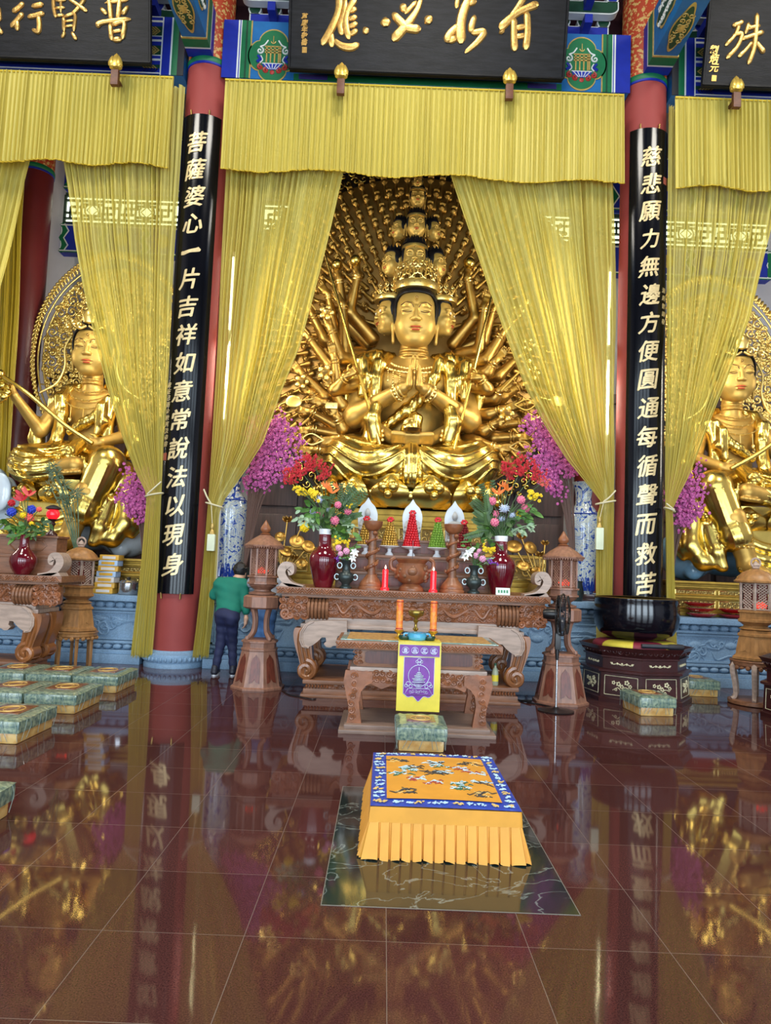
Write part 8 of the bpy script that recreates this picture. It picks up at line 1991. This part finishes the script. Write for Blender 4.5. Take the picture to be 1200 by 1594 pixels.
for x, w in ((-2.80, 'left'), (2.72, 'right')):
    t = thing('dragon_vase', 'tall blue and white porcelain vase half behind the %s middle curtain' % w, 'vase', (x, 11.28, 1.172))
    MB().box(-0.24, 0.24, -0.24, 0.24, 0, 0.03, b=0.008).box(-0.21, 0.21, -0.21, 0.21, 0.03, 0.10, b=0.01).build('wooden_stand', m_woodd, t)
    MB().lathe([(0.0, 0.10), (0.17, 0.10), (0.175, 0.14), (0.19, 0.35), (0.225, 0.70), (0.255, 1.05), (0.26, 1.20), (0.235, 1.34), (0.17, 1.43), (0.13, 1.48), (0.12, 1.58), (0.135, 1.72), (0.175, 1.82), (0.185, 1.84), (0.15, 1.82), (0.10, 1.6), (0, 1.5)], n=44).build('body', m_bw, t, angle=60)
    o = MB()
    for i in range(14):
        a = 2 * PI * i / 14
        for k in range(3): o.tube([(0.186 * math.cos(a + q * 0.21 * (1 - k * 0.3)), 0.186 * math.sin(a + q * 0.21 * (1 - k * 0.3)), 0.15 + (0.20 - 0.06 * k) * math.cos(q * PI / 2)) for q in np.linspace(-1, 1, 9)], 0.008, 4)
    o.tube([(0.236 * math.cos(a), 0.236 * math.sin(a), 1.335) for a in np.linspace(0, 2 * PI, 40)], 0.010, 5, cap=False); o.build('cobalt_waves', m_bwblue, t)
# fluorescent tubes behind the curtains
for x, w in ((-2.90, 'left'), (2.96, 'right')):
    t = thing('tube_light', 'vertical fluorescent tube behind the curtain by the %s column' % w, 'lamp', (x, 10.90, 1.172))
    MB().box(-0.02, 0.02, 0.03, 0.07, 0, 5.2).build('post', mat('lamp_post_white', srgb(200, 200, 200), 0.5), t)
    for z in (2.55, 3.95): MB().lathe([(0.016, z), (0.016, z + 1.15)], (0, 0, 0), 12).build('tube', mat('tube_glow', srgb(255, 255, 245), 0.4, emit=(1, 0.98, 0.9, 1), estr=9.0), t)

# ------------------------------------------------------------------ on the side platforms
bx = [mat('gold_paper_box', srgb(214, 164, 60), 0.5, vary=0.1), mat('pale_blue_box', srgb(170, 196, 226), 0.5, vary=0.06), mat('white_box', srgb(222, 214, 206), 0.5)]
zz = 1.0025
for i, c in enumerate((0, 0, 2, 1, 0, 1, 0)):
    x = at(165 + 1.2 * i, 900, 10.92)[0]; h_ = 0.082
    t = thing('paper_packet', ['gold paper packet at the bottom of the stack on the left platform', 'gold paper packet second from the bottom of the stack', 'white paper packet low in the stack beside the pot', 'pale blue packet in the middle of the stack', 'gold packet above the middle pale blue one in the stack', 'pale blue packet second from the top of the stack', 'gold packet on top of the stack on the left platform'][i], 'packet', (x, 10.92, zz), 0.1 * math.sin(i * 2), 'stacked paper packets')
    MB().box(-0.145, 0.145, -0.10, 0.10, 0.0005, h_, b=0.008).build('wrapper', bx[c], t)
    MB().box(-0.10, 0.10, -0.103, -0.099, 0.02, 0.06).build('printed_label', [bx[2], bx[0], bx[0]][c], t); zz += h_ + 0.001
t = thing('steel_pot', 'shiny steel pot with lid on the left platform beside the packets', 'pot', at(199, 926, 10.83)[:2] + (1.0025,))
MB().lathe([(0, 0), (0.13, 0), (0.14, 0.01), (0.14, 0.17), (0.146, 0.175), (0.13, 0.175), (0, 0.17)], n=32).build('body', m_steel, t, angle=50); MB().lathe([(0.145, 0.178), (0.10, 0.21), (0.03, 0.225), (0.0, 0.225)], n=32).build('lid', m_steel, t); MB().lathe([(0.012, 0.222), (0.03, 0.245), (0.025, 0.26), (0, 0.262)], n=14).build('knob', m_black, t)
m_redpl = mat('red_plastic_plate', srgb(178, 26, 24), 0.25, coat=0.3)
def plate(u, Y, z, label, food):
    p = at(u, 930, Y); t = thing('red_plate', label, 'plate', (p[0], Y, z))
    MB().lathe([(0, 0), (0.12, 0), (0.16, 0.02), (0.22, 0.05), (0.225, 0.058), (0.21, 0.055), (0.14, 0.022), (0, 0.015)], n=36).build('plate', m_redpl, t, angle=50)
    o = MB(); rnd = random.Random(int(u + z * 100))
    for k in range(60): a, r_ = rnd.uniform(0, 6.28), 0.17 * math.sqrt(rnd.random()); o.ell((r_ * math.cos(a), r_ * math.sin(a), 0.034 + 0.012 * rnd.random()), rnd.uniform(.014, .022), 6, 5)
    q = o.build('offerings', food, t); q['kind'] = 'stuff'
fw = mat('peanut_food', srgb(216, 190, 150), 0.6, vary=0.2, vscale=40); fd = mat('date_food', srgb(78, 30, 26), 0.4, vary=0.3, vscale=40)
pz = 1.0025
plate(1092, 10.94, pz, 'lowest red plate of the pale stack on the right platform', fw); plate(1090, 10.94, pz + 0.078, 'middle red plate of the pale stack on the right platform', fw); plate(1088, 10.94, pz + 0.156, 'dark topped red plate crowning the pale stack on the right platform', fd)
plate(1142, 10.94, pz, 'lower red plate of the dark stack by the right pagoda lantern', fd); plate(1142, 10.94, pz + 0.078, 'upper red plate of the dark stack by the right pagoda lantern', fd)

# ------------------------------------------------------------------ on and around the low table
LZ = 0.8685
for u, w in ((621, 'left'), (674, 'right')):
    x = at(u, 985, 7.22)[0]; t = thing('orange_candle', 'orange and red printed candle on a gold holder, %s side of the low table' % w, 'candle', (x, 7.22, LZ))
    MB().lathe([(0, 0), (0.042, 0), (0.045, 0.012), (0.02, 0.022), (0.018, 0.05), (0.045, 0.075), (0.047, 0.085), (0, 0.085)], n=22).build('gold_holder', m_yelbright, t, angle=50)
    MB().lathe([(0.034, 0.085), (0.034, 0.375), (0.028, 0.382), (0.0, 0.382)], n=22).build('wax', mat('orange_printed_wax', srgb(226, 92, 40), 0.4, color2=srgb(236, 160, 60), vscale=26), t)
    o = MB()
    for z in (0.10, 0.365): o.tube([(0.035 * math.cos(a), 0.035 * math.sin(a), z) for a in np.linspace(0, 2 * PI, 19)], 0.005, 4, cap=False)
    o.build('red_bands', P_RED, t)
x = at(647, 985, 7.3)[0]; t = thing('brass_oil_lamp', 'brass goblet lamp between the two orange candles', 'lamp', (x, 7.34, LZ))
MB().lathe([(0, 0), (0.055, 0), (0.05, 0.015), (0.018, 0.04), (0.016, 0.07), (0.03, 0.09), (0.014, 0.11), (0.014, 0.15), (0.028, 0.17), (0.012, 0.19), (0.02, 0.20), (0.07, 0.225), (0.082, 0.26), (0.075, 0.275), (0, 0.262)], n=28).build('goblet', mat('aged_brass', srgb(150, 128, 60), 0.3, 0.8, vary=0.15), t, angle=45)
x = at(650, 985, 6.98)[0]; t = thing('turquoise_censer', 'turquoise two handled censer at the front edge of the low table', 'censer', (x, 7.10, LZ)); m_turq = mat('turquoise_glaze', srgb(70, 158, 196), 0.2, vary=0.08, coat=0.4)
MB().lathe([(0, 0), (0.07, 0), (0.09, 0.012), (0.098, 0.04), (0.09, 0.065), (0.095, 0.078), (0.08, 0.078), (0, 0.06)], n=32).build('bowl', m_turq, t, angle=50)
for s in (-1, 1): MB().tube(crom([(s * 0.085, 0, 0.065), (s * 0.122, 0, 0.06), (s * 0.122, 0, 0.025), (s * 0.09, 0, 0.02)]), 0.010, 7).build('handle', m_turq, t)
for u, w in ((630, 'left'), (670, 'right')):
    x = at(u, 988, 6.98)[0]; t = thing('green_bowl', 'dark green shallow bowl %s of the turquoise censer' % w, 'bowl', (x, 7.09, LZ)); MB().lathe([(0, 0), (0.035, 0), (0.05, 0.01), (0.058, 0.035), (0.055, 0.045), (0.04, 0.02), (0, 0.015)], n=24).build('bowl', mat('dark_green_glaze', srgb(24, 58, 48), 0.2), t, angle=50)
# hanging banner: yellow satin with purple panels and silver embroidery
t = thing('altar_banner', 'yellow banner with purple embroidered panels hanging from the low table', 'banner', (0.0, 6.955, 0.22))
m_ysat = mat('yellow_satin', srgb(226, 204, 70), 0.4, vary=0.06, vscale=8, bump=0.08, bscale=10); m_psat = mat('purple_satin', srgb(112, 40, 142), 0.4, vary=0.12, vscale=8, bump=0.08, bscale=10); m_sil = mat('silver_thread', srgb(196, 206, 222), 0.35, 0.3)
bw = 0.205; bz0, bz1 = 0.0, 0.652
def BP(x, z, d=0.0): return (x + 0.0, -0.008 * math.sin(z * 7) - 0.01 - d + 0.006 * math.sin(x * 14), z)
o = MB().grid(lambda u, v: BP(-bw + 2 * bw * u, bz0 + (bz1 - bz0) * v), 16, 30); o.grid(lambda u, v: (-bw + 2 * bw * u, -0.014 + 0.30 * v, bz1 + 0.0005), 4, 4); o.build('yellow_cloth', m_ysat, t, angle=0)
MB().grid(lambda u, v: BP(-bw + 0.014 + (2 * bw - 0.028) * u, 0.515 + 0.105 * v, 0.003), 14, 8).build('purple_top_band', m_psat, t, angle=0)
def pz_(x): 
    q = abs(x) / 0.145; return 0.155 - 0.05 * (1 - q) ** 1.4 - 0.012 * math.cos(q * 9)
MB().grid(lambda u, v: (lambda x: BP(x, pz_(x) + (0.505 - pz_(x)) * v, 0.003))(-0.145 + 0.29 * u), 24, 20).build('purple_panel', m_psat, t, angle=0)
o = MB()
def line(P, r=0.003): o.tube([BP(x, z, 0.006) for x, z in P], r, 4)
line([(-0.145, 0.505), (0.145, 0.505)]); line([(-0.145, 0.505)] + [(x, pz_(x)) for x in np.linspace(-0.145, 0.145, 30)] + [(0.145, 0.505)])
line([(-bw + .014, 0.515), (bw - .014, 0.515), (bw - .014, 0.62), (-bw + .014, 0.62), (-bw + .014, 0.515)], 0.002)
for k in range(4):
    c = -0.135 + 0.09 * k; line([(c + 0.033 * math.cos(a), 0.568 + 0.033 * math.sin(a)) for a in np.linspace(0, 2 * PI, 17)], 0.0022); line([(c + 0.028 * math.cos(a), 0.555 + 0.010 * math.sin(a)) for a in np.linspace(PI, 2 * PI, 9)], 0.004)
line([(0.10 * math.cos(a), 0.335 + 0.10 * math.sin(a)) for a in np.linspace(0, 2 * PI, 33)], 0.0035)
for w_, z in ((0.062, 0.275), (0.052, 0.292), (0.056, 0.305), (0.040, 0.32), (0.044, 0.333), (0.028, 0.348), (0.018, 0.362)): line([(-w_, z), (w_, z)], 0.006)
line([(0, 0.36), (0, 0.415)], 0.004); line([(-0.065, 0.31), (-0.045, 0.30)], 0.003); line([(0.065, 0.31), (0.045, 0.30)], 0.003)
for q in (-1, 1):
    for (cx_, cz_, r_) in ((0.10, 0.258, 0.020), (0.075, 0.235, 0.016), (0.118, 0.240, 0.014)): line([(q * cx_ + r_ * math.cos(a), cz_ + r_ * math.sin(a)) for a in np.linspace(0, 2 * PI, 11)], 0.0035)
line([(-0.045, 0.262), (-0.02, 0.225), (0.02, 0.225), (0.045, 0.262), (-0.045, 0.262)], 0.003); line([(-0.03, 0.25), (0.03, 0.25)], 0.004); line([(-0.025, 0.238), (0.025, 0.238)], 0.004)
line([(-0.10, 0.215), (0.10, 0.215), (0.135, 0.155), (-0.135, 0.155), (-0.10, 0.215)], 0.003)
for k in range(7): line(spiral((-0.075 + 0.025 * k, 0.185), 0.018, 1.2, k, 1 if k % 2 else -1, 10)[0:0] or [(p[0], p[2]) for p in spiral((-0.075 + 0.025 * k, 0.185), 0.018, 1.2, k, 1 if k % 2 else -1, 10)], 0.002)
for (cx_, cz_, r_) in ((0, 0.475, 0.020), (-0.022, 0.465, 0.012), (0.022, 0.465, 0.012), (0, 0.45, 0.016)): line([(cx_ + r_ * math.cos(a), cz_ + r_ * math.sin(a)) for a in np.linspace(0, 2 * PI, 11)], 0.003)
for q, chx in enumerate('香品定成'):
    V, F = glyph(chx, 0.042, 0.0008, 0.0); c = -0.135 + 0.09 * q; o.add([(BP(c + v[0], 0.572 + v[2], 0.006)[0], BP(c + v[0], 0.572 + v[2], 0.006)[1] + v[1], 0.572 + v[2]) for v in V], F, smooth=False)
o.build('silver_embroidery', m_sil, t, angle=0)
# oil bottle under the altar, floor cables
x, y, z = on(762, 1066, 8.78, 0.0); x = 1.02; t = thing('oil_bottle', 'clear bottle of yellow oil standing on the plinth under the altar table', 'bottle', (x, 8.82, 0.2005))
MB().lathe([(0, 0), (0.035, 0), (0.04, 0.01), (0.04, 0.15), (0.03, 0.19), (0.014, 0.215), (0.014, 0.24), (0, 0.24)], n=20).build('bottle', mat('bottle_plastic', srgb(190, 200, 170), 0.15, trans=0.3, vary=0.05), t, angle=50)
MB().lathe([(0.0415, 0.05), (0.0415, 0.125)], n=20).build('yellow_label', mat('label_yellow', srgb(224, 206, 60), 0.5), t); MB().lathe([(0.016, 0.235), (0.016, 0.262), (0, 0.262)], n=14).build('cap', mat('bottle_cap_green', srgb(40, 90, 60), 0.4), t)
m_cable = mat('black_cable', srgb(20, 20, 22), 0.45)
tag(MB().tube(crom([(-1.56, 9.0, 0.008), (-1.45, 8.75, 0.008), (-1.30, 8.62, 0.008), (-1.15, 8.50, 0.008), (-1.10, 8.53, 0.008)]), 0.007, 6).build('power_cable', m_cable), 'thin black cable on the floor between the left lantern pedestal and the altar', 'cable')
tag(MB().tube(crom([(1.66, 8.60, 0.008), (1.55, 8.75, 0.008), (1.42, 8.85, 0.008), (1.50, 8.98, 0.008), (1.36, 8.95, 0.008), (1.46, 8.80, 0.02), (1.33, 8.98, 0.008)]), 0.008, 6).build('power_cable', m_cable), 'coiled black cable on the floor beside the right lantern pedestal', 'cable')
# pedestal fan
t = thing('pedestal_fan', 'black pedestal fan with round guard in front of the right lantern pedestal', 'fan', (1.66, 8.40, 0))
MB().lathe([(0, 0), (0.20, 0), (0.205, 0.012), (0.15, 0.022), (0.05, 0.03), (0.02, 0.05), (0, 0.05)], n=36).build('base', m_black, t, angle=50)
MB().tube([(0, 0, 0.03), (0, 0, 0.62)], 0.012, 10).build('chrome_pole', m_steel, t); MB().tube([(0, 0, 0.58), (0, 0, 0.66), (0.0, 0, 0.98), (0.0, 0, 1.06)], [0.018, 0.024, 0.028, 0.022], 12).build('upper_post', m_black, t)
MB().box(-0.032, 0.032, -0.045, 0.01, 0.70, 0.90, b=0.01).build('control_panel', m_black, t)
ax = Vector((0.93, -0.36, 0)).normalized(); R = ax.to_track_quat('Z', 'Y').to_matrix(); hc = Vector((0.0, 0, 1.10))
o = MB().lathe([(0.0, -0.17), (0.05, -0.165), (0.062, -0.13), (0.062, -0.03), (0.05, 0.0), (0, 0.0)], (0, 0, 0), 20); o.xform(Matrix.Translation(hc) @ R.to_4x4()); o.build('motor', m_black, t, angle=50)
g = MB()
for z, rr in ((0.0, 0.10), (0.0, 0.22), (0.055, 0.24), (0.11, 0.22), (0.13, 0.10)): g.tube([hc + R @ Vector((rr * math.cos(a), rr * math.sin(a), z)) for a in np.linspace(0, 2 * PI, 37)], 0.005 if rr < 0.24 else 0.009, 5, cap=False)
for k in range(36):
    a = 2 * PI * k / 36; g.tube([hc + R @ Vector((rr * math.cos(a), rr * math.sin(a), z)) for z, rr in ((0.0, 0.06), (0.0, 0.21), (0.055, 0.24), (0.11, 0.21), (0.135, 0.05))], 0.0024, 4)
g.build('wire_guard', m_black, t, angle=0)
b_ = MB()
for k in range(5):
    def P(u, v, k=k):
        a = 2 * PI * k / 5 + (u - 0.5) * 0.95 * (0.5 + 0.5 * v); rr = 0.04 + 0.16 * v; return tuple(hc + R @ Vector((rr * math.cos(a), rr * math.sin(a), 0.055 + 0.05 * (u - 0.5))))
    b_.grid(P, 6, 6)
b_.build('blades', mat('smoke_blade', srgb(60, 64, 74), 0.25), t, angle=0)

# ------------------------------------------------------------------ people
m_skinp = mat('person_skin', srgb(206, 160, 132), 0.5); m_hairp = mat('black_hair', srgb(20, 17, 18), 0.5, bump=0.3, bscale=60); m_green = mat('green_sweater', srgb(12, 112, 92), 0.8, vary=0.06, vscale=6, bump=0.06, bscale=120)
m_navy = mat('navy_denim', srgb(26, 32, 66), 0.75, vary=0.18, vscale=9); m_pale = mat('pale_denim', srgb(74, 112, 160), 0.75, vary=0.18, vscale=9); m_grey = mat('grey_shirt', srgb(150, 156, 166), 0.75, vary=0.06); m_shoe = mat('dark_shoe', srgb(34, 36, 48), 0.5); m_sole = mat('white_sole', srgb(220, 222, 226), 0.5)
def person(label, J, top, trousers, seed=0):
    t = thing('person', label, 'person', (J['foot_l'][0] * 0.5 + J['foot_r'][0] * 0.5, J['foot_l'][1], 0)); V = lambda k: Vector(J[k])
    allp = np.array(list(J.values())); lo = allp.min(0) - 0.32; hi = allp.max(0) + 0.32; h = 0.0105
    hd = V('head'); nk = V('neck'); fw = Vector(J['look'] if 'look' in J else (0, 1, 0)); 
    b = Sdf(lo, hi, h); sd = Vector((fw.y, -fw.x, 0)).normalized()
    b.ell(hd, (0.076, 0.094, 0.112), 0.02); b.ell(hd + fw * 0.03 + Vector((0, 0, -0.055)), (0.055, 0.066, 0.060), 0.03); b.cap(hd + fw * 0.085 + Vector((0, 0, 0.005)), hd + fw * 0.108 + Vector((0, 0, -0.03)), 0.010, 0.015, 0.012)
    for s in (-1, 1): b.ell(hd + sd * 0.078 * s + Vector((0, 0, -0.01)), (0.012, 0.022, 0.032), 0.01)
    b.ell(hd + fw * 0.092 + Vector((0, 0, -0.060)), (0.022, 0.012, 0.009), 0.008)
    for s in (-1, 1): b.ell(hd + fw * 0.086 + sd * 0.032 * s + Vector((0, 0, 0.012)), (0.014, 0.010, 0.008), 0.006)
    b.cap(hd + Vector((0, -0.01, -0.07)), nk, 0.050, 0.056, 0.03); b.cap(nk, V('chest'), 0.07, 0.12, 0.05); b.cap(V('chest'), V('hip'), 0.12, 0.11, 0.05)
    for s in 'lr':
        b.cap(V('sh_' + s), V('el_' + s), 0.042, 0.036, 0.03); b.cap(V('el_' + s), V('wr_' + s), 0.036, 0.025, 0.02)
        d = V('hand_' + s) - V('wr_' + s); hand_sdf(b, V('wr_' + s), d, Vector(J.get('palm_' + s, (0.3, 0.6, -0.2))), 0.165, 0.5, 1 if s == 'l' else -1)
        b.cap(V('hip') + sd * (-0.078 if s == 'l' else 0.078) + Vector((0, 0, -0.04)), V('kn_' + s), 0.07, 0.052, 0.03); b.cap(V('kn_' + s), V('an_' + s), 0.05, 0.034, 0.03); b.cap(V('an_' + s), V('foot_' + s) + Vector((0, 0, 0.03)), 0.03, 0.028, 0.02)
    b.build('body', m_skinp, t, world=True)
    s_ = Sdf(lo, hi, h); up = (V('chest') - V('hip')).normalized()
    sl, sr = V('sh_l'), V('sh_r'); s_.cap(sl, sr, 0.092, 0.092, 0.06); s_.ell(V('chest'), (0.200, 0.14, 0.20), 0.06); s_.cap(V('chest'), V('hip') + up * 0.06, 0.145, 0.142, 0.06); s_.cap(V('chest') + sd * -0.07, V('hip') + up * 0.03 + sd * -0.07, 0.115, 0.112, 0.05); s_.cap(V('chest') + sd * 0.07, V('hip') + up * 0.03 + sd * 0.07, 0.115, 0.112, 0.05); s_.cap(nk - up * 0.02, nk + up * 0.012, 0.072, 0.066, 0.03)
    for s in 'lr':
        s_.cap(V('sh_' + s), V('el_' + s), 0.078, 0.066, 0.04); e, w = V('el_' + s), V('wr_' + s); s_.cap(e, e.lerp(w, J.get('sleeve_' + s, 0.55)), 0.066, 0.052, 0.03)
    s_.disp(lambda x, y, z: 0.003 * np.sin(55 * z + 14 * x) + 0.002 * np.sin(35 * x - 20 * z)); s_.build('top', top, t, world=True)
    j = Sdf(lo, hi, h); j.ell(V('hip') + Vector((0, -0.02, -0.01)), (0.172, 0.135, 0.12), 0.05)
    for s in 'lr':
        a = V('hip') + sd * (-0.078 if s == 'l' else 0.078) + Vector((0, -0.015, -0.05)); j.ell(a + Vector((0, -0.04, -0.01)), (0.088, 0.085, 0.10), 0.04); j.cap(a, V('kn_' + s), 0.092, 0.066, 0.04); j.cap(V('kn_' + s), V('an_' + s) + Vector((0, 0, 0.0)), 0.066, 0.054, 0.03)
    j.disp(lambda x, y, z: 0.003 * np.sin(60 * z + 10 * x)); j.build('trousers', trousers, t, world=True)
    hr = Sdf(hd - Vector((0.2, 0.2, 0.2)), hd + Vector((0.2, 0.2, 0.24)), 0.008); hr.ell(hd + Vector((0, 0, 0.022)) - fw * 0.012, (0.094, 0.108, 0.112), 0.02); hr.ell(hd + fw * 0.10 + Vector((0, 0, -0.06)), (0.085, 0.085, 0.095), 0.02, 'c'); hr.box(hd + Vector((0, 0, -0.14)), (0.2, 0.2, 0.085), 0.01, 0.02, 'c')
    rr = random.Random(seed)
    for k in range(40):
        d = Vector((rr.gauss(0, 1), rr.gauss(0, 1), abs(rr.gauss(0, 1)))).normalized()
        if d.dot(fw) < 0.5: hr.ell(hd + Vector((d.x * 0.088, d.y * 0.10, 0.02 + d.z * 0.105)), (0.026, 0.026, 0.022), 0.012)
    hr.build('hair', m_hairp, t, world=True)
    for s in 'lr':
        f = V('foot_' + s); a = V('an_' + s); q = Sdf(f - Vector((0.15, 0.22, 0.05)), f + Vector((0.15, 0.24, 0.2)), 0.008)
        q.cap(f + Vector((0, -0.07, 0.05)), f + Vector((0, 0.12, 0.045)), 0.044, 0.040, 0.02, fl=(1, 1, 0.85)); q.cap(f + Vector((0, -0.06, 0.06)), f + Vector((0, -0.05, 0.105)), 0.046, 0.046, 0.02); sh = q.build('shoe', m_shoe, t, world=True)
        MB().prism([(0.046 * math.cos(k) * (1.0), 0.028 + 0.13 * math.sin(k)) for k in np.linspace(0, 2 * PI, 25)[:-1]], 0.0, 0.03, 'xy', c=tuple(f - Vector(t.location))).build('white_sole', m_sole, sh)
    return t
person('person in a green sweater and navy jeans leaning on the stone platform, seen from behind', dict(head=(-2.405, 10.30, 1.415), neck=(-2.43, 10.24, 1.30), chest=(-2.50, 10.16, 1.13), hip=(-2.49, 10.00, 0.84), sh_l=(-2.65, 10.17, 1.235), sh_r=(-2.34, 10.17, 1.235), el_l=(-2.74, 10.22, 1.08), wr_l=(-2.70, 10.46, 1.215), hand_l=(-2.66, 10.56, 1.225), palm_l=(0, 0, -1),
       el_r=(-2.27, 10.08, 0.98), wr_r=(-2.245, 10.06, 0.78), hand_r=(-2.25, 10.07, 0.69), palm_r=(-1, 0.2, 0), kn_l=(-2.57, 10.03, 0.45), an_l=(-2.61, 9.98, 0.10), foot_l=(-2.615, 10.00, 0.0), kn_r=(-2.42, 10.06, 0.45), an_r=(-2.385, 10.04, 0.10), foot_r=(-2.38, 10.06, 0.0), look=(0.35, 0.93, -0.1)), m_green, m_navy, 3)
person('person in pale jeans and a grey shirt bending behind the left lantern pedestal', dict(head=(-1.93, 10.22, 1.46), neck=(-1.95, 10.14, 1.35), chest=(-1.97, 10.08, 1.18), hip=(-1.98, 9.95, 0.90), sh_l=(-2.11, 10.10, 1.28), sh_r=(-1.82, 10.08, 1.28), el_l=(-2.17, 9.94, 1.28), wr_l=(-2.05, 10.12, 1.36), hand_l=(-2.0, 10.18, 1.38), palm_l=(0.5, 0.5, 0), el_r=(-1.74, 10.12, 1.08), wr_r=(-1.78, 10.34, 1.16), hand_r=(-1.80, 10.42, 1.20), palm_r=(0, 0, -1),
       kn_l=(-2.03, 9.99, 0.48), an_l=(-2.05, 9.95, 0.10), foot_l=(-2.05, 9.97, 0.0), kn_r=(-1.91, 9.99, 0.48), an_r=(-1.89, 9.95, 0.10), foot_r=(-1.89, 9.97, 0.0), look=(0.2, 0.95, -0.2)), m_grey, m_pale, 5)
